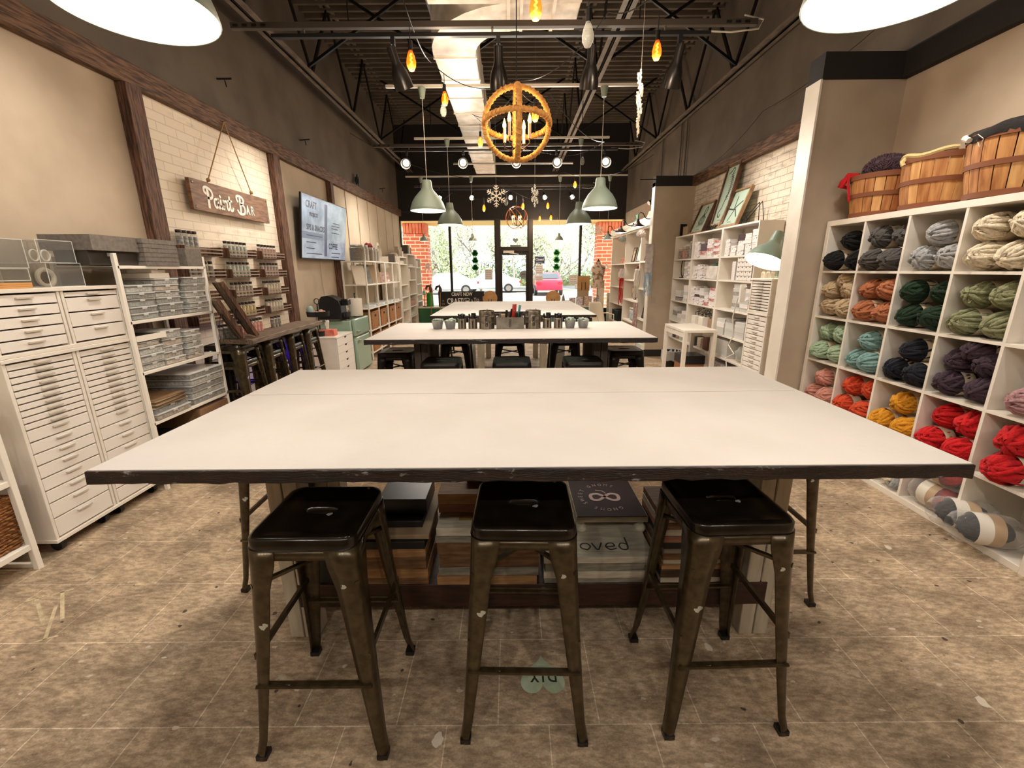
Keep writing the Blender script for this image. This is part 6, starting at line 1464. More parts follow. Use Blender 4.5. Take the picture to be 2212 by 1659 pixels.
# ================================================================ hanging lamps, tracks, string lights
bulb_m = M('bulb_glow', 'fff4e0', .4, emit='ffedd0', estr=10)
shade_in = M('shade_inside_white', 'f8f4e8', .4, emit='fff0d8', estr=1.3)
FOTO = [(.188, 0), (.190, .004), (.184, .03), (.165, .085), (.130, .14), (.088, .185), (.064, .21), (.055, .235), (.051, .29), (.045, .305), (.001, .31)]
def pendant(label, x, y, z, sc=1., cup=3.28, dz=.0):
    t = thing('pendant_lamp', label, 'pendant lamp', (x, y, z))
    P = [(a*sc, b*sc) for a, b in FOTO]
    MB().lathe(P, n=44).build('lamp_shade', sage_sh, t, smooth=50)
    MB().lathe([(.1865*sc, .001), (.181*sc, .03*sc), (.162*sc, .083*sc), (.127*sc, .137*sc), (.085*sc, .18*sc), (.001, .2*sc)], n=44).build('shade_inside', shade_in, t, smooth=50)
    MB().ell((0, 0, .07*sc), .033*sc, .033*sc, .045*sc).build('bulb', bulb_m, t)
    MB().tube([(0, 0, .3*sc), (0, 0, cup-z)], .003 if sc > .6 else .0025, 6).build('cord', M('pale_cord', 'a8a498', .6), t)
    k = .8
    MB().lathe([(.001, cup-z-.09), (.03*k, cup-z-.09), (.05*k, cup-z), (.001, cup-z)], n=22).build('ceiling_cup', sage_sh, t, smooth=40)
    return t
sage_sh = M('sage_shade', '727c6e', .5)
FZ = 2.12
pendant('large sage pendant lamp over the nearest table, at the top left of the view', -.984, 1.356, 2.17)
pendant('large sage pendant lamp over the nearest table, at the top right of the view', .90, 1.20, 2.12)
pendant('sage pendant lamp over the gap before the far table, left of its pair', -.889, 4.97, 2.12)
pendant('sage pendant lamp over the gap before the far table, right of its pair', .958, 4.97, 2.13)
pendant('smaller-looking sage pendant lamp farther back, left of its pair', -.891, 6.75, 2.145)
pendant('smaller-looking sage pendant lamp farther back, right of its pair', 1.003, 6.75, 2.145)
for i, x in enumerate((-1.80, -.79, 1.0, 2.0)):
    pendant('tiny pendant lamp in a row before the shop windows, %s from the left' % ORD[i], x, 9.4, 2.085, .46, 3.3)
strut = M('white_strut', 'b8b0a2', .5); strutd = M('dark_strut', '453c33', .5, .3)
def bar(label, y, x0, x1, z, m_=None, w=.03, h=.025):
    return solo(MB().box(x0, x1, -w/2, w/2, -h/2, h/2), 'ceiling_strut', m_ or strut, label, 'strut', (0, y, z))
bar('pale ceiling strut carrying the front pair of sage pendants', 4.97, -1.25, 1.3, 3.296)
bar('pale ceiling strut above the second pair of sage pendants', 6.75, -1.35, 1.4, 3.296)
bar('pale ceiling strut over the four tiny pendants', 9.4, -2.1, 2.35, 3.318)
bar('short pale strut behind the hanging duct end', 8.3, -1.0, 1.1, 3.306)
bar('dark ceiling strut above the nearest table', 1.41, -1.3, 1.35, 3.296)
SPOTS = []
def spot(label, x, y, z, tgt, lit=False, sc=1., power=60, ang=110):
    t = thing('track_spotlight', label, 'spotlight', (x, y, z))
    mb = MB(); mb.box(-.015, .015, -.02, .02, -.05, 0); mb.cyl((0, 0, -.13*sc), (0, 0, -.05), .008); mb.build('mount', black, t)
    d = (Vector(tgt)-Vector((x, y, z-.13))).normalized(); u_ = d.orthogonal().normalized(); w_ = d.cross(u_)
    T = Matrix(((u_.x, w_.x, d.x, 0), (u_.y, w_.y, d.y, 0), (u_.z, w_.z, d.z, -.13*sc), (0, 0, 0, 1)))
    MB().lathe([(.001, -.07*sc), (.032*sc, -.07*sc), (.034*sc, -.06*sc), (.034*sc, .03*sc), (.045*sc, .06*sc), (.062*sc, .10*sc), (.073*sc, .16*sc), (.076*sc, .215*sc), (.072*sc, .215*sc), (.066*sc, .15*sc), (.03*sc, .06*sc), (.001, .06*sc)], n=28, T=T).build('spot_head', M('gloss_black_metal', '1d1916', .3, .4), t, smooth=45)
    SPOTS.append((Vector((x, y, z))+T @ Vector((0, 0, .235*sc)), d, power, ang))
    MB().ell(T @ Vector((0, 0, .16*sc)), .045*sc, .045*sc, .045*sc).build('bulb', bulb_bright if lit else bulb_m, t)
    return t
bulb_bright = M('bulb_bright', 'fff8ea', .4, emit='fff2d8', estr=40)
def track(label, y, z, x0, x1):
    t = thing('light_track', label, 'light track', (0, y, z))
    mb = MB(); mb.box(x0, x1, -.02, .02, .06, .1); mb.build('strut_channel', strutd, t)
    mb = MB(); mb.box(x0+.3, x1-.35, -.017, .017, .0, .025); mb.build('black_rail', black, t)
    for x in (x0+.55, x0+2., x1-.7): MB().cyl((x, 0, .02), (x, 0, .06), .008).build('hanger', chrome, t)
    for q in [x0+.02+i*.07 for i in range(4)]+[x1-.24+i*.07 for i in range(3)]: MB().box(q, q+.04, -.021, -.0195, .07, .09).build('channel_slot', black, t)
    mb = MB(); mb.tube([(x1-.45, 0, .03), (x1-.2, -.02, .01), (x1+.02, 0, .04), (x1+.05, 0, .1), (x1-.1, 0, .13)], .006, 6); mb.build('loop_cable', strut, t)
    for x in (x0+.9, x1-.9): MB().cyl((x, 0, .1), (x, 0, 3.9-z), .005).build('hanger_rod', blackmetal, t)
track('nearest black light track across the ceiling', 3.9, 3.24, -2.13, 1.9)
track('middle light track with five glowing spotlights', 7.2, 3.24, -2.08, 1.98)
track('farthest light track before the shop windows', 10.45, 3.24, -2.15, 1.95)
for i, x in enumerate((-.90, -.085, .64, 1.32)): spot('black bell spotlight on the nearest track, %s from the left' % ORD[i], x, 3.9, 3.24, (x+(.16, 0, 0, -.06)[i], 4.2, 2.5), power=30)
for i, x in enumerate((-1.566, -.711, .089, .701, 1.432)): spot('glowing spotlight on the middle track, %s from the left' % ORD[i], x, 7.2, 3.24, (x*.9+.02, 5.2, 2.3), True)
for i, x in enumerate((-1.55, -.85, .0, .75, 1.35)): spot('small spotlight on the farthest track, %s from the left' % ORD[i], x, 10.45, 3.24, (x*1.1, 9.7, 2.6), True, .75)
for i, x in enumerate((-1.9, -.95, 0, .95, 1.9)): spot('added fill spotlight on the unseen track behind the viewpoint, %s from the left' % ORD[i], x, .8, 3.36, (x*1.25, 1.4, .6), power=8, ang=125)  # unseen spots added behind the camera as fill light
bar('added black track for fill spotlights above and behind the viewpoint', .8, -2.2, 2.2, 3.37, black)
bar('added black track for fill spotlights near the back of the room', -1.6, -2.2, 2.2, 3.37, black)
for i, x in enumerate((-1.9, -.95, 0, .95, 1.9)): spot('added fill spotlight near the back wall, %s from the left' % ORD[i], x, -1.6, 3.36, (x*1.4, 1.6, .9), power=48, ang=130)  # unseen back row, added to light the foreground from the front
# rope chandeliers
ropeo = M('orange_rope', 'd09a54', .85, h2='b07c3c', scale=30)
def rope_ring(mb, R_, ax, r=.018, n=72):
    u_ = ax.orthogonal().normalized(); w_ = ax.cross(u_)
    pts = [(u_*cos(2*PI*k/n)+w_*sin(2*PI*k/n))*R_ for k in range(n)]
    mb.tube(pts, r, 8, True)
    # twisted strand on top of the ring
    P = []
    for k in range(n*5):
        a_ = 2*PI*k/(n*5); c = (u_*cos(a_)+w_*sin(a_)); q = a_*46; P.append(c*(R_+r*.92*cos(q))+ax*(r*.92*sin(q)))
    mb.tube(P, r*.42, 4, True)
def chandelier(label, x, y, z, R_, rings, mat, sc=1., rope_=True, top=3.9):
    t = thing('globe_chandelier', label, 'chandelier', (x, y, z))
    for ax in rings:
        mb = MB(); a_ = Vector(ax).normalized()
        if rope_: rope_ring(mb, R_, a_)
        else:
            u_ = a_.orthogonal().normalized(); w_ = a_.cross(u_); mb.tube([(u_*cos(2*PI*k/48)+w_*sin(2*PI*k/48))*R_ for k in range(48)], .007, 6, True)
        mb.build('ring', mat, t, smooth=60)
    MB().cyl((0, 0, -R_*.75), (0, 0, R_+.05), .008).build('centre_rod', brz, t)
    MB().tube([(0, 0, R_+.04), (0, 0, top-z)], .004, 5).build('chain', blackmetal, t)
    for k in range(4):
        a_ = PI/4+k*PI/2+.25; c, s_ = .45*R_*cos(a_), .45*R_*sin(a_)
        arm = MB().tube([(0, 0, -R_*.62), (c*.5, s_*.5, -R_*.72), (c, s_, -R_*.6), (c, s_, -R_*.45)], .005, 6).build('arm', brz, t)
        MB().cyl((c, s_, -R_*.45), (c, s_, -R_*.05), .011).build('candle_tube', M('candle_cream', 'd8c8a8', .6), arm)
        mb = MB(); mb.lathe([(.001, 0), (.011, .006), (.014, .02), (.008, .045), (.002, .065), (.001, .066)], o=(c, s_, -R_*.05), n=12); mb.build('flame_bulb', M('flame', 'ffcf80', .4, emit='ffb850', estr=14), arm)
    return t
chandelier('rope-wrapped globe chandelier with candle bulbs over the middle table', .05, 3.5, 2.52, .235, [(0, .12, 1), (1, .06, 0), (-.04, 1, .08)], ropeo, top=3.44)
chandelier('bronze metal orb chandelier near the shop windows', .13, 10.2, 2.62, .24, [(1, .5, .7), (-.6, .7, .5), (.1, 1, 0), (.8, -.1, .6)], M('orange_bronze', '7a4424', .45, .5), rope_=False)
# Edison string lights
amber = clear('amber_glass', 'ffb04a', .35, .05); coolg = clear('clear_bulb_glass', 'f0f0e8', .2, .05)
fil = M('filament', 'ffb040', .4, emit='ff9a28', estr=30)
nb = [0]
def edison(x, y, z, lit, lab):
    t = thing('edison_bulb', lab, 'bulb', (x, y, z)); 
    MB().lathe([(.001, 0), (.016, .004), (.03, .03), (.032, .055), (.024, .09), (.013, .115), (.011, .125), (.001, .126)], n=20).build('glass', clear('amber_lit_glass', 'ff9c30', .5, .05) if lit == 2 else amber if lit else coolg, t, smooth=60)
    if lit: MB().tube([(.006*(-1)**k, 0, .03+.012*k) for k in range(7)], .0045, 5).build('filament', fil, t)
    MB().cyl((0, 0, .118), (0, 0, .175), .015).build('socket', black, t)
    MB().tube([(0, 0, .17), (0, 0, .26)], .003, 5).build('lead', black, t)
BUL = [
    (-0.65, 3.30, 2.78, 2, 'amber glowing string bulb left of the duct'),
    (0.42, 2.70, 2.65, 0, 'clear unlit string bulb before the nearest track'),
    (1.00, 3.40, 2.87, 2, 'amber glowing string bulb on the right of the nearest track'),
    (-0.61, 4.60, 3.00, 2, 'amber string bulb beside the duct, upper of a close pair'),
    (-0.67, 4.90, 3.00, 0, 'unlit string bulb just below an amber one beside the duct'),
    (-0.36, 5.80, 2.94, 1, 'dim amber string bulb left of the rope chandelier'),
    (0.13, 2.50, 2.68, 2, 'large amber string bulb at the top edge of the view'),
    (0.22, 4.20, 2.74, 1, 'amber string bulb seen against the right side of the rope chandelier'),
    (1.16, 7.60, 3.12, 0, 'clear string bulb between two glowing spotlights'),
    (1.19, 8.60, 2.95, 1, 'small amber string bulb over the far pendants'),
    (-0.52, 9.00, 2.61, 2, 'tiny amber string bulb above the left far pendant'),
    (0.25, 9.40, 2.69, 2, 'tiny amber string bulb above the orb chandelier'),
    (0.79, 9.80, 2.75, 2, 'tiny amber string bulb right of the orb chandelier'),
    (-0.08, 8.40, 2.63, 0, 'tiny clear string bulb beside the left snowflake'),
    (0.72, 11.40, 2.67, 2, 'tiny amber bulb at the window head, left'),
    (1.00, 11.40, 2.69, 2, 'tiny amber bulb at the window head, right'),
]
for q in BUL: edison(*q)
def wire(label, pts, sag=.12, r=.004):
    P = []
    for i in range(len(pts)-1):
        a_, b = Vector(pts[i]), Vector(pts[i+1])
        for k in range(10): f = k/10; q = a_.lerp(b, f); q.z -= sag*4*f*(1-f); P.append(q)
    P.append(Vector(pts[-1])); o = Vector(pts[0])
    solo(MB().tube([p-o for p in P], r, 5), 'string_light_wire', black, label, 'wire', tuple(o))
wire('black string-light wire zigzagging from the near left to the rope chandelier', [(-.2, 2.3, 3.7), (-.75, 3.3, 3.45), (-.72, 4.6, 3.35), (.05, 4.0, 2.98), (.7, 3.6, 3.25), (1.15, 3.4, 3.5), (2.4, 2.6, 3.8)])
wire('black string-light wire looping from the chandelier toward the middle track', [(.05, 4.1, 3.0), (.35, 4.2, 2.95), (1.3, 6.6, 3.2), (.6, 7.6, 3.3), (-.45, 5.8, 3.3), (.05, 4.6, 3.1)], .1)
wire('string-light wire crossing between the middle and far tracks', [(-2.4, 7.2, 3.5), (-.3, 8.4, 3.1), (.9, 8.0, 3.1), (2.6, 8.6, 3.5)], .2)
wire('string-light wire crossing before the shop windows', [(-2.7, 11.2, 2.9), (-1.2, 9.6, 3.05), (.0, 9.0, 3.0), (1.2, 9.8, 3.0), (2.7, 11.2, 2.9)], .15)
wire('thin dark wire sagging across the right wall', [(2.9, 3.2, 3.5), (2.92, 5.6, 3.25), (2.92, 7.4, 2.95)], .1, .003)
# snowflakes
def snowflake(label, x, y, z, r, rz):
    t = thing('paper_snowflake', label, 'snowflake', (x, y, z), rz); mb = MB()
    for k in range(6):
        a_ = k*PI/3+PI/6; d = Vector((cos(a_), 0, sin(a_))); n_ = Vector((-sin(a_), 0, cos(a_)))
        mb.bar((0, 0, 0), d*r, .006, .012, n_)
        for f, l_ in ((.35, .2), (.6, .26), (.82, .16)):
            for s_ in (-1, 1): mb.bar(d*r*f, d*r*(f+l_*.7)+n_*s_*r*l_, .006, .01, n_)
    mb.build('flake', M('glitter_white', 'e4dccb', .5), t, smooth=0)
    MB().tube([(0, 0, r), (0, 0, 4.98-z)], .0012, 4).build('thread', M('thread', '9a948a', .6), t)
snowflake('white snowflake seen nearly edge-on, upper right under the ceiling', .955, 3.6, 2.74, .16, 1.15)
o_ = snowflake('white snowflake hanging just below the edge-on one', .96, 3.62, 2.58, .12, 1.2)
snowflake('white snowflake facing the view between the far pendants', -.2, 6.5, 2.50, .145, 0)
snowflake('white snowflake turned sideways right of the orb chandelier', .34, 6.5, 2.50, .15, 1.15)
snowflake('faint white snowflake hanging against the right window', 1.86, 9.6, 2.30, .1, .1)
solo(MB().box(-.09, .09, -.05, .05, 0, .06), 'exit_sensor', M('beige_device', 'c8bca4', .5), 'small pale junction box with wires on the centre joist', 'junction box', (1.1, 4.3, 3.82))
for i, (x, y, z) in enumerate(((-2.86, 4.9, 3.35), (-2.86, 6.6, 3.25), (-2.86, 10.3, 3.25))):
    mb = MB(); mb.bar((.0, 0, 0), (.12, .05, .02), .02, .012); mb.bar((.06, .03, 0), (.07, .03, -.06), .008, .008)
    solo(mb, 'wall_clip', blackmetal, 'small dark metal clip on the charcoal wall above the beam, %s from the left' % ORD[i], 'clip', (x-.04, y, z))
mb = MB()
for k in range(7): mb.tube([(0, .05*cos(k), .05*sin(k)), (.02, .09*cos(k+1), .08*sin(k+2)), (.03, .04*cos(k+3), .1*sin(k+1))], .012, 6)
solo(mb, 'dark_ornament', black, 'black curly ornament perched on the left beam above the panelled wall', 'ornament', (-2.86, 8.7, 3.13))
# ================================================================ by the shop windows
green = M('shamrock_green', '2f9a3a', .6); 
def clover(mb, c, r):
    for k in range(3):
        a_ = PI/2+k*2*PI/3
        for s_ in (-1, 1):
            q = a_+s_*.42; mb.cyl((c[0]+r*.52*cos(q), c[1]-.006, c[2]+r*.52*sin(q)), (c[0]+r*.52*cos(q), c[1]+.006, c[2]+r*.52*sin(q)), r*.36, n=18)
        mb.cyl((c[0]+r*.28*cos(a_), c[1]-.006, c[2]+r*.28*sin(a_)), (c[0]+r*.28*cos(a_), c[1]+.006, c[2]+r*.28*sin(a_)), r*.3, n=14)
    mb.bar((c[0], c[1], c[2]), (c[0]+r*.12, c[1], c[2]-r*1.0), r*.16, .01, (0, 1, 0))
for x, nm in ((-.945, 'left'), (1.2, 'right')):
    t = thing('shamrock_garland', 'three green shamrocks hanging in a column in the %s shop window' % nm, 'garland', (x, 11.8, 1.93))
    for i, z in enumerate((0, -.185, -.365)):
        mb = MB(); clover(mb, (0, 0, z), .1); mb.build('shamrock', green, t, smooth=30)
    MB().tube([(0, .012, .86), (0, .012, -.4)], .0015, 4).build('string', strut, t)
def decal(name, label, cat, s, x, z, size, mat, flip=True, xs=1., y=11.885, bold=0.):
    q = text_mb(s, size, xs*(-1 if flip else 1), z0=0, z1=.002, bold=bold); xf(q, axes((0, 0, 0), (1, 0, 0), (0, 0, 1)))
    return solo(q, name, mat, label, cat, (x, y, z), smooth=0)
wv = M('white_vinyl', 'f6f4ee', .5)
mb = MB(); T = axes((0, 0, 0), (-1, 0, 0), (0, 0, 1)); nk = M('neon_dark', '3a3a40', .4)
for pts in ([(-.17, .06), (-.13, .03), (-.13, -.03), (-.17, -.06), (-.21, -.03), (-.21, .03), (-.17, .06)], [(-.10, -.11), (-.10, .05), (-.06, .06), (-.03, .02), (-.04, -.04), (-.08, -.06), (-.10, -.03)], [(.0, .0), (.08, .0), (.06, .055), (.02, .05), (.0, 0), (.02, -.05), (.08, -.05)], [(.11, -.06), (.11, .05)], [(.11, .02), (.15, .06), (.19, .03), (.19, -.06)]):
    mb.stroke(pts, .014, -.004, .004, T)
solo(mb, 'open_sign', nk, 'thin dark open sign reading backwards in the left window', 'sign', (-.59, 11.84, 1.625), smooth=0)
t = thing('closed_sign', 'blue Closed notice taped beside the door', 'sign', (.76, 11.88, 1.745))
MB().box(-.13, .13, -.002, .002, -.09, .09).build('blue_card', M('navy_card', '2c3568', .5), t)
q = text_mb('Closed', .085, .9, z0=0, z1=.001, bold=.002); xf(q, axes((0, -.0025, .015), (1, 0, 0), (0, 0, 1))); q.build('lettering', wv, t, smooth=0)
MB().box(-.1, .08, -.0035, -.002, -.06, -.05).build('white_line', wv, t)
def poster(label, x, z, w, h, n_, col='c8c0c4'):
    t = thing('paper_notice', label, 'notice', (x, 11.885, z)); MB().box(-w/2, w/2, -.001, .001, -h/2, h/2).build('sheet', M('notice_paper', 'ebe6e2', .8), t)
    mb = MB()
    for i in range(n_):
        zz = h/2-h*(i+.8)/(n_+.6); 
        for j in range(2): mb.box(-w*.4+j*w*.42, -w*.05+j*w*.4, -.0022, -.001, zz-.006, zz+.006)
    o = mb.build('printed_lines', M('faint_print', 'a89ca0', .8), t); o['kind'] = 'stuff'
poster('white notice sheet below the backwards open sign', -.60, 1.385, .2, .27, 5)
poster('white notice sheet below the blue Closed notice', .75, 1.5, .2, .24, 4)
poster('small lower notice below the white sheet beside the door', .75, 1.28, .2, .14, 2)
poster('white lined notice in the right window near the wooden board', 1.675, 1.235, .22, .25, 5)
t = thing('door_sticker', 'round grey sticker with lines on the glass door', 'sticker', (.325, 11.92, 1.37))
MB().cyl((0, -.002, 0), (0, .0, 0), .1, n=30).build('disc', M('grey_sticker', '8c908e', .6), t)
mb = MB(); mb.box(-.06, .06, -.0035, -.002, -.006, .01); mb.box(-.045, .045, -.0035, -.002, .03, .04); mb.box(-.045, .045, -.0035, -.002, -.045, -.035); mb.build('printed_lines', M('dark_print', '4a4e4e', .6), t)
t = thing('transom_sign', 'small sage heart over a name plaque on the pane above the door', 'sign', (.12, 11.915, 2.10))
MB().box(-.14, .14, -.003, .003, -.05, .04).build('plaque', sage_sh, t)
mb = MB(); mb.prism([(.0045*16*sin(u)**3, (13*cos(u)-5*cos(2*u)-2*cos(3*u)-cos(4*u))*.0045) for u in [-2*PI*k/30 for k in range(30)]], -.003, .003, axes((0, 0, .15), (1, 0, 0), (0, 0, 1))); mb.build('heart', sage_sh, t, smooth=0)
decal('window_letter', 'white mirrored letter R on the left window', 'lettering', 'R', -2.23, 1.58, .24, wv, True, bold=.006)
decal('window_letter', 'white letter A beside the mirrored R on the left window', 'lettering', 'A', -2.0, 1.58, .24, wv, True, bold=.006)
decal('window_letter', 'white letter A on the right window edge', 'lettering', 'A', 2.54, 1.54, .24, wv, True, bold=.006)
# window seats
gb = M('green_bench', '2f6a42', .6); tb = M('teal_bench', '4f8a78', .6)
for x0, x1, m_, nm in ((-2.37, -.5, gb, 'green window bench with a white top under the left window'), (.65, 2.3, tb, 'teal window bench with a white top under the right window')):
    t = thing('window_bench', nm, 'bench', ((x0+x1)/2, 11.2, 0)); a = (x1-x0)/2
    MB().box(-a, a, 0, .68, 0, .56).build('bench_body', m_, t); MB().box(-a-.01, a+.01, -.02, .68, .56, .595).build('bench_top', white, t, bevel=.003)
t = thing('shop_sign', 'black board reading CRAFT NOW at the CRAFT BAR on the left bench', 'sign', (-1.29, 11.3, .5955), 0)
MB().box(-.59, .59, 0, .03, 0, .38).build('board', M('sign_black', '161313', .6), t, bevel=.003)
T = axes((0, -.0008, 0), (1, 0, 0), (0, 0, 1))
xf(text_mb('CRAFT NOW', .125, .72, z0=0, z1=.002, bold=.002), T @ Matrix.Translation((.02, .305, 0))).build('upper_lettering', wv, t, smooth=0)
xf(text_mb('CRAFT', .21, .66, z0=0, z1=.002, bold=.003), T @ Matrix.Translation((-.16, .125, 0))).build('lower_lettering', wv, t, smooth=0)
mb = MB()
for p in ([(.11, .06), (.12, .19)], [(.06, .14), (.09, .2), (.19, .2), (.2, .15), (.12, .13), (.2, .12), (.21, .07), (.13, .05), (.08, .07)]): mb.stroke(p, .014, 0, .002, T)
for p in ([(.24, .06), (.275, .18), (.31, .06)], [(.255, .1), (.30, .1)], [(.35, .06), (.35, .21)], [(.325, .21), (.375, .21)], [(.40, .06), (.40, .185), (.45, .18), (.45, .13), (.40, .12), (.455, .06)]): mb.stroke(p, .014, 0, .002, T, False)
mb.build('bar_lettering', wv, t, smooth=0)
xf(text_mb('at', .07, .9, z0=0, z1=.002), T @ Matrix.Translation((-.47, .15, 0))).build('small_lettering', M('tan_vinyl', 'a8927a', .6), t, smooth=0)
xf(text_mb('the', .07, .9, z0=0, z1=.002), T @ Matrix.Translation((-.47, .07, 0))).build('small_lettering', MATS['tan_vinyl'], t, smooth=0)
ply = M('plywood_disc', 'c49660', .6, h2='b08450', scale=6)
for x, nm in ((-.55, 'left'), (1.08, 'right')):
    t = thing('round_board', 'round plywood board with handle slots, %s of the door' % nm, 'board', (x, 11.3, .5955))
    z = .2 if x < 0 else .19
    MB().lathe([(.001, -.01), (.19, -.01), (.19, .01), (.001, .01)], n=40, T=Matrix.Translation((0, 0, z)) @ Matrix.Rotation(math.radians(80), 4, 'X')).build('disc', ply, t, smooth=30)
    for dx in (-.035, .035): MB().box(dx-.008, dx+.008, -.03, -.01, z-.09, z-.02).build('slot', darkwood, t)
t = thing('wooden_board', 'tall wooden board with two black handles in the right window', 'board', (1.86, 11.35, .5955)); MB().box(-.155, .155, 0, .03, .37, .74).build('panel', ply, t, bevel=.002)
for dx in (-.05, .04): MB().tube([(dx, -.005, .4), (dx, -.03, .42), (dx, -.03, .56), (dx, -.005, .58)], .007).build('handle', black, t)
MB().box(-.14, .14, .005, .025, 0, .37).build('stand', M('pale_wood', 'b09a7c', .7), t)
t = thing('dress_form', 'patterned dress form torso on a thin metal stand in the right window', 'mannequin', (2.16, 11.05, 0))
TP = [(.05, 1.68, .05), (.055, 1.62, .05), (.16, 1.57, .08), (.175, 1.5, .10), (.155, 1.4, .12), (.13, 1.28, .10), (.15, 1.18, .11), (.165, 1.1, .12), (.16, 1.05, .115)]
MB().loft([[Vector((a*cos(2*PI*k/24), c*sin(2*PI*k/24), z)) for k in range(24)] for a, z, c in TP][::-1]).build('torso', M('map_print', 'cdb9a4', .8, h2='7c6a58', scale=14, thr=(.5, .58)), t, smooth=60)
MB().cyl((0, 0, 0), (0, 0, 1.06), .012).build('pole', chrome, t); MB().lathe([(.001, 1.68), (.05, 1.68), (.03, 1.7), (.012, 1.73), (.001, 1.76)], n=16).build('finial', darkwood, t, smooth=50)
for k in range(3): MB().bar((0, 0, .06), (.22*cos(k*2.1+.3), .22*sin(k*2.1+.3), .01), .015, .012).build('foot', blackmetal, t)
# stick horses, candle stand, green box
for i, (x, y) in enumerate(((-2.03, 11.12), (-1.80, 11.14))):
    t = thing('stick_horse', '%s horse-head stick leaning by the green bench' % ['brown', 'dark grey'][i], 'stick horse', (x, y, 0)); hm = M('horse_%d' % i, ['5a3f2c', '3a3634'][i], .9, h2=['7a5a40', '5a5450'][i], scale=20)
    MB().tube([(-.04, 0, .0), (.0, .0, 1.0)], .009).build('stick', ply, t)
    mb = MB(); mb.tube([(0, 0, .96), (.0, 0, 1.04), (-.03, 0, 1.12), (-.09, 0, 1.12), (-.13, 0, 1.04)] if i == 0 else [(0, 0, .96), (.01, 0, 1.05), (-.02, 0, 1.12), (-.08, 0, 1.1), (-.12, 0, 1.03)], lambda f: .045-.018*f, 10); mb.build('head', hm, t, smooth=60)
    MB().ell((.0, 0, 1.15), .012, .012, .03).build('ear', hm, t)
t = thing('candle_stand', 'tall thin black candle stand with a mint candle on the green bench', 'candle stand', (-2.24, 11.3, .5955)); MB().cyl((0, 0, 0), (0, 0, .3), .008).build('pole', black, t); MB().lathe([(.001, 0), (.05, 0), (.05, .01), (.001, .012)], n=20).build('base', black, t); MB().lathe([(.001, .3), (.05, .3), (.05, .31), (.001, .31)], n=20).build('dish', black, t); MB().cyl((0, 0, .31), (0, 0, .4), .03).build('candle', M('mint_wax', '7adcb8', .6), t)  # candle in one plain mint colour
solo(MB().cyl((0, 0, 0), (0, 0, .34), .09, .08, 24), 'green_cylinder', green, 'dark green cylinder box on the green bench', 'container', (-2.12, 11.42, .5955))
# right window goods
cardm = [M('cards_%d' % i, a, .7, h2=b_, scale=30, thr=(.5, .55)) for i, (a, b_) in enumerate((('ddd4d0', '7e6a78'), ('e4e0e0', 'a898a8'), ('b89880', 'e4dcd4'), ('e8e0d4', 'c84a3a')))]
for i, (x, w, h, k) in enumerate(((.72, .12, .1, 3), (.88, .1, .12, 1), (1.42, .14, .13, 3), (1.58, .16, .2, 0), (1.76, .16, .22, 1), (1.98, .2, .24, 2), (2.2, .14, .2, 0))):
    solo(MB().box(-w/2, w/2, 0, .08, 0, h), 'card_display', cardm[k], '%s goods display on the teal bench, %s from the left' % (['plum dotted', 'pale lilac', 'brown and white', 'red and white'][k], ORD[i]), 'display', (x, 11.28, .5955), rot=(-.12, 0, 0), bevel=.002)
mb = MB(); mb.cyl((0, 0, 0), (0, 0, .1), .008); mb.lathe([(.001, .3), (.03, .22), (.045, .12), (.02, .1), (.001, .1)], n=14)
solo(mb, 'grey_gnome_tree', M('grey_felt', '8a8680', .9), 'small grey cone ornament on a stem on the teal bench', 'ornament', (1.33, 11.2, .5955), smooth=50)
solo(MB().box(-.1, .1, 0, .02, 0, .9), 'welcome_board', M('tall_sign', 'a8b49c', .7, h2='ddd4c0', scale=6), 'tall narrow green and cream porch sign by the right window', 'sign', (2.62, 11.5, .0), rot=(-.08, 0, 0))
solo(MB().box(-.1, .1, 0, .02, 0, 1.2), 'welcome_board', M('tall_sign2', 'e8dccc', .7, h2='c05a48', scale=7, thr=(.56, .6)), 'tall cream porch sign with red lettering by the right window', 'sign', (2.36, 11.6, .0), rot=(-.06, 0, 0))

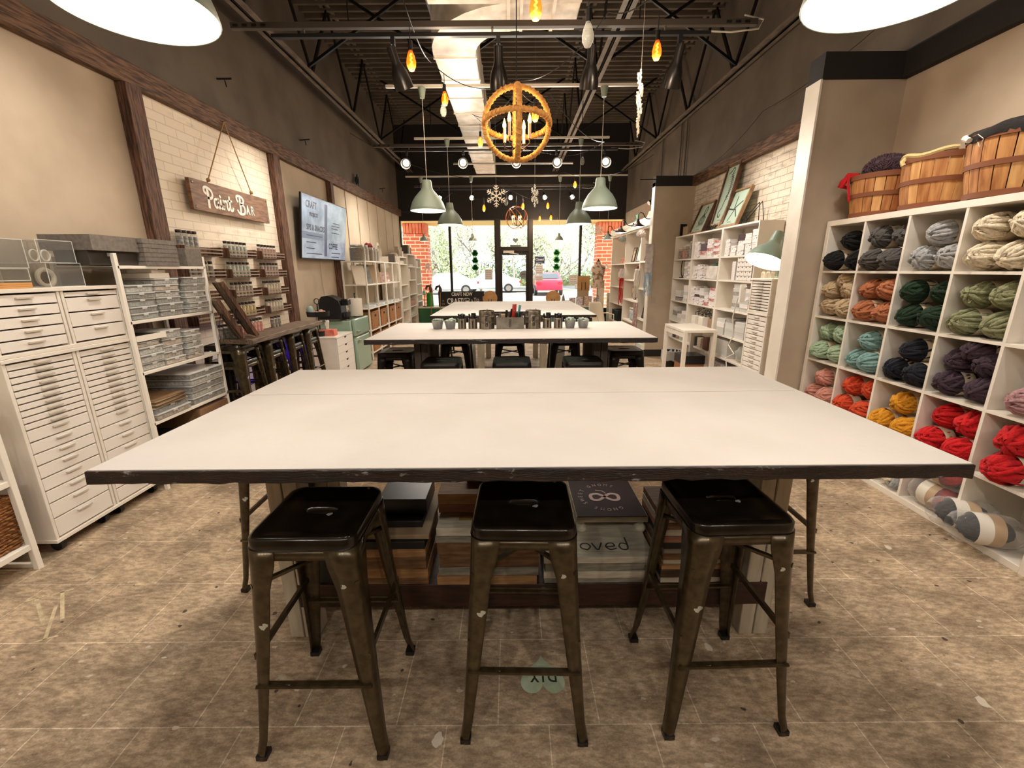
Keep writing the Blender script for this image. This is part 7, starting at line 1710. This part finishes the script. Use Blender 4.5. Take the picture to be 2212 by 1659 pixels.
# ================================================================ outside
asph = M('asphalt', '8a8884', .9, h2='76746f', scale=3); conc = M('concrete', 'c8c0b2', .9, h2='b8b0a2', scale=4)
struct(MB().box(-14, 14, YF+.2, 16.4, -.15, -.02), 'floor_walkway', conc)
o = MB().box(-60, 60, 16.4, 46, -.25, -.12).build('parking_ground', asph); tag(o, 'pale asphalt parking ground outside the windows', 'ground', kind='structure')
o = MB().box(-80, 80, 46, 90, -.3, .3).build('grass_bank', M('grass_bank', '8a8a58', .95, h2='6f7848', scale=2)); tag(o, 'grassy bank behind the parking ground', 'ground', kind='structure')
yel = M('yellow_soffit', 'd8b050', .7, emit='d8a840', estr=.0)
struct(MB().box(-9, 9, YF+.1, 15.1, 2.92, 3.2), 'ceiling_canopy', M('canopy_yellow', 'f6d07a', .8))
def brickc():
    m = bpy.data.materials.new('red_brick'); m.use_nodes = True; N = m.node_tree.nodes; L = m.node_tree.links; b = N['Principled BSDF']
    tc = N.new('ShaderNodeTexCoord'); sx = N.new('ShaderNodeSeparateXYZ'); cx = N.new('ShaderNodeCombineXYZ'); ad = N.new('ShaderNodeMath'); ad.operation = 'ADD'
    L.new(tc.outputs['Object'], sx.inputs[0]); L.new(sx.outputs[0], ad.inputs[0]); L.new(sx.outputs[1], ad.inputs[1]); L.new(ad.outputs[0], cx.inputs[0]); L.new(sx.outputs[2], cx.inputs[1])
    br = N.new('ShaderNodeTexBrick'); br.inputs['Scale'].default_value = 1; br.inputs['Brick Width'].default_value = .3; br.inputs['Row Height'].default_value = .11; br.inputs['Mortar Size'].default_value = .012
    br.inputs['Color1'].default_value = (*hexc('d0603e'), 1); br.inputs['Color2'].default_value = (*hexc('e07a56'), 1); br.inputs['Mortar'].default_value = (*hexc('f0dcbc'), 1)
    L.new(cx.outputs[0], br.inputs[0]); L.new(br.outputs[0], b.inputs['Base Color']); b.inputs['Roughness'].default_value = .85; return m
rb = brickc(); sol = M('soldier_brick', 'd0603e', .85, h2='e08058', scale=5)
for x0, x1, nm in ((-3.35, -2.62, 'left'), (2.72, 3.6, 'right')):
    t = thing('brick_column', 'red brick porch column outside the %s shop window' % nm, 'column', ((x0+x1)/2, 14.4, -.02)); a = (x1-x0)/2
    MB().box(-a, a, -.3, .3, 0, 2.62).build('shaft', rb, t)
    mb = MB(); k = -a
    while k < a-.05: mb.box(k+.006, min(k+.09, a), -.31, .31, 2.63, 2.93); k += .1
    mb.build('soldier_course', sol, t)
def car(label, x, y, rz, col, sc=1.):
    t = thing('car', label, 'car', (x, y, -.12), rz); cb = M('car_paint_'+col, col, .25, .2, coat=.6); gl = M('car_glass', '3a4448', .1)
    prof = [(-2.2, .35), (-2.25, .7), (-2.0, .95), (-1.1, 1.02), (-.5, 1.42), (.9, 1.45), (1.7, 1.05), (2.2, .98), (2.28, .6), (2.2, .35)]
    R_ = []
    for yy, s_ in ((-.85, .93), (-.8, 1.), (.8, 1.), (.85, .93)): R_.append([Vector((p*s_, yy*(1 if z < 1.1 else .82), z)) for p, z in prof])
    MB().loft(R_).build('body', cb, t, smooth=40, bevel=.03)
    for s_ in (-1, 1): MB().add([(-.95, s_*.83, 1.04), (1.45, s_*.83, 1.06), (.85, s_*.70, 1.40), (-.45, s_*.70, 1.38)], [(0, 1, 2, 3)]).build('side_window', gl, t)
    MB().add([(-1.12, -.68, 1.05), (-1.12, .68, 1.05), (-.54, .58, 1.4), (-.54, -.58, 1.4)], [(0, 1, 2, 3)]).build('windscreen', gl, t)
    MB().add([(1.68, -.68, 1.08), (1.68, .68, 1.08), (.93, .58, 1.43), (.93, -.58, 1.43)], [(0, 1, 2, 3)]).build('rear_window', gl, t)
    for px in (-1.35, 1.4):
        for s_ in (-1, 1): w_ = MB().cyl((px, s_*.9, .33), (px, s_*.72, .33), .33, n=28).build('wheel', black, t); MB().cyl((px, s_*.905, .33), (px, s_*.9, .33), .2, n=20).build('hubcap', chrome, w_)
    for s_ in (-1, 1): MB().box(-2.27, -2.2, s_*.7-.15, s_*.7+.15, .68, .8).build('headlight', strut, t); MB().box(2.2, 2.3, s_*.7-.14, s_*.7+.14, .72, .86).build('tail_light', M('tail_red', 'a81818', .3), t)
    return t
car('red car parked outside right of the door', 2.4, 30, PI/2+PI, 'b8203c')
car('white car parked outside beyond the left window', -4.6, 31, .1, 'd8d8d8')
car('silver car parked farther out left of the door', -1.6, 33, 0, 'b0b4b8')
car('grey car parked far behind the door glass', -9.5, 33, .05, '9aa0a8')
# trees
def leafm(n, a, b_): return M(n, a, .8, h2=b_, scale=3)
def evergreen(label, x, y, h, r, m_, seed):
    R0 = random.Random(seed); t = thing('evergreen_tree', label, 'tree', (x, y, -.1)); MB().cyl((0, 0, 0), (0, 0, h*.4), .16, .1).build('trunk', barkm, t)
    mb = MB()
    for i in range(2600):
        f = R0.random()**.8; z = .3+(h-.3)*f; rr = r*(1-f)**.7*(.6+.4*R0.random())+.08; a_ = R0.uniform(0, 6.28); p = Vector((rr*cos(a_), rr*sin(a_), z)); s_ = R0.uniform(.1, .24)
        d = Vector((R0.uniform(-1, 1), R0.uniform(-1, 1), R0.uniform(-.3, 1))).normalized()*s_; e = Vector((R0.uniform(-1, 1), R0.uniform(-1, 1), R0.uniform(-1, 1))).normalized()*s_*.5
        mb.add([p-e, p+e, p+d], [(0, 1, 2)])
    mb.build('foliage', m_, t, smooth=0)
barkm = M('bark', 'a0948a', .9, h2='857a70', scale=8)
def bare(label, x, y, h, seed, leaves=0, m_=None):
    R0 = random.Random(seed); t = thing('bare_tree', label, 'tree', (x, y, -.1)); mb = MB(); tips = []
    def br_(p, d, L_, r, n_):
        P = [p]; q = p.copy(); dd = d.copy()
        for k in range(4): dd = (dd+Vector((R0.uniform(-.22, .22), R0.uniform(-.22, .22), R0.uniform(-.05, .15)))).normalized(); q = q+dd*L_/4; P.append(q.copy())
        mb.tube(P, lambda f: r*(1-.45*f), 5 if n_ < 3 else 4)
        tips.append(q)
        if n_ < 6:
            for k in range(3 if n_ < 4 else 2):
                w_ = Vector((R0.uniform(-1, 1), R0.uniform(-1, 1), R0.uniform(-.1, .9))).normalized(); br_(P[R0.choice((1, 2, 3, 4))], (dd*.55+w_*.75).normalized(), L_*R0.uniform(.55, .8), r*.55, n_+1)
    br_(Vector((0, 0, 0)), Vector((R0.uniform(-.15, .15), 0, 1)).normalized(), h*.36, h*.014, 0)
    mb.build('trunk_and_branches', barkm, t, smooth=60)
    if leaves:
        mb = MB()
        for i in range(leaves):
            p = R0.choice(tips)+Vector((R0.gauss(0, .6), R0.gauss(0, .6), R0.gauss(0, .5))); d = Vector((R0.uniform(-1, 1), R0.uniform(-1, 1), R0.uniform(-1, 1))).normalized()*.13; e = d.orthogonal().normalized()*.06
            mb.add([p-e, p+e, p+d], [(0, 1, 2)])
        mb.build('spring_leaves', m_, t, smooth=0)
lm = [leafm('leaf_dark', '8c9a74', 'a4ac88'), leafm('leaf_mid', 'a8b280', 'c4ca9c'), leafm('leaf_pale', 'c0c49c', 'dcdcc0')]
evergreen('tall green conifer outside, far left of the left window', -10.5, 37, 9, 2.4, lm[0], 1)
evergreen('slim bright conifer outside behind the left mullion', -6.2, 36, 8.0, 1.5, lm[1], 2)
evergreen('grey-green conifer outside left of the shamrocks', -8., 41, 10.5, 2., lm[0], 3)
evergreen('conifer outside seen through the right window edge', 8.0, 36, 7.5, 1.7, lm[1], 4)
for i, (x, y, h, lv) in enumerate(((-9.5, 38, 9, 900), (-2.4, 35, 7.5, 1400), (-1.0, 40, 8.5, 900), (1.4, 36, 7.5, 1500), (3.6, 35, 7, 900), (5.6, 38, 8.5, 1200), (8.5, 40, 9, 900), (.2, 45, 9.5, 1200), (-5.2, 44, 9, 1200), (3.0, 45, 9.5, 1200), (11, 43, 9, 600), (-12, 43, 9, 600))):
    bare('bare branching tree with spring leaves beyond the parking ground, %s from the left' % ORD[sorted([-9.5, -2.4, -1.0, 1.4, 3.6, 5.6, 8.5, .2, -5.2, 3.0, 11, -12]).index(x)], x, y, h, 20+i, lv*3, lm[2 if i % 2 else 1])
mb = MB(); R0 = random.Random(5)
for i in range(9000):
    p = Vector((R0.uniform(-24, 24), R0.uniform(46, 50), R0.uniform(0, 2.6)*R0.random()+.2)); d = Vector((R0.uniform(-1, 1), R0.uniform(-1, 1), R0.uniform(-.2, 1))).normalized()*.4; e = d.orthogonal().normalized()*.14; mb.add([p-e, p+e, p+d], [(0, 1, 2)])
tag(mb.build('undergrowth', lm[0], None, 0), 'dense undergrowth behind the trees outside', 'undergrowth', None, 'stuff')
# ================================================================ light, sky, camera
def lamp(kind, loc, power, col=(1, .86, .68), size=.05, rot=None, spot=None, blend=.4, name='lamp_light', parent=None):
    l = bpy.data.lights.new(name, kind); l.energy = power; l.color = col
    if kind == 'AREA': l.size = size
    elif kind == 'SUN': l.angle = size
    else: l.shadow_soft_size = size
    if spot: l.spot_size = math.radians(spot); l.spot_blend = blend
    o = bpy.data.objects.new(name, l); COL.objects.link(o); o.location = loc
    if rot is not None: o.rotation_euler = rot
    return o
def aim(o, tgt):
    o.rotation_euler = (Vector(tgt)-o.location).to_track_quat('-Z', 'Y').to_euler(); return o
W_ = bpy.data.worlds.new('sky'); bpy.context.scene.world = W_; W_.use_nodes = True
bg = W_.node_tree.nodes['Background']
bg.inputs[0].default_value = (*lin((.93, .96, 1.)), 1); bg.inputs[1].default_value = 3.2
s = lamp('SUN', (0, 20, 20), 11., (1, .95, .85), .02); s.rotation_euler = (math.radians(48), 0, math.radians(28))
WARM = (1, .915, .815)
for x, y, e in ((-.984, 1.356, 42), (.90, 1.2, 42), (-.945, 4.97, 15), (.985, 4.97, 15), (-.97, 6.75, 14), (1.03, 6.75, 14)):
    lamp('SPOT', (x, y, 2.14 if y > 2 else 2.18 if x < 0 else 2.13), e, WARM, .05, (0, 0, 0), 150, .5)
for p_, d_, e, a_ in SPOTS:
    o = lamp('SPOT', p_, e, WARM, .05, None, a_, .8); o.rotation_euler = d_.to_track_quat('-Z', 'Y').to_euler()
# fill spots with no fitting, added to brighten both side walls
for x in (-1.75, 1.75):
    for y in (-1., 2.4, 5.2, 8.4):
        o = lamp('SPOT', (x, y, 3.3), 125 if y > 0 else 130, WARM, .1, None, 92, .9); aim(o, (x*1.6, y+.2, 1.2))
lamp('POINT', (.05, 3.5, 2.5), 9, (1, .62, .3), .05)
lamp('POINT', (.13, 10.2, 2.62), 6, (1, .62, .3), .05)
# the lit string bulbs shine up on the deck and joists
for x, y, z, lit, _ in BUL:
    if lit: lamp('POINT', (x, y, z-.03), 14 if y < 5 else 20, (1, .80, .58), .03)
sc = bpy.context.scene
cam = bpy.data.cameras.new('camera'); co = bpy.data.objects.new('camera', cam); COL.objects.link(co)
cam.sensor_width = 36; cam.lens = 930/2212*36; cam.clip_start = .02
co.matrix_world = Matrix.Translation((0, 0, 1.5)) @ Matrix.Rotation(math.radians(90-14.85), 4, 'X') @ Matrix.Rotation(math.radians(-.45), 4, 'Z')
sc.camera = co
sc.view_settings.view_transform = 'Standard'; sc.view_settings.look = 'None'; sc.view_settings.gamma = 1; sc.view_settings.exposure = 0.12
try: sc.view_settings.use_curve_mapping = False
except Exception: pass
sc.cycles.max_bounces = 7; sc.cycles.transparent_max_bounces = 24
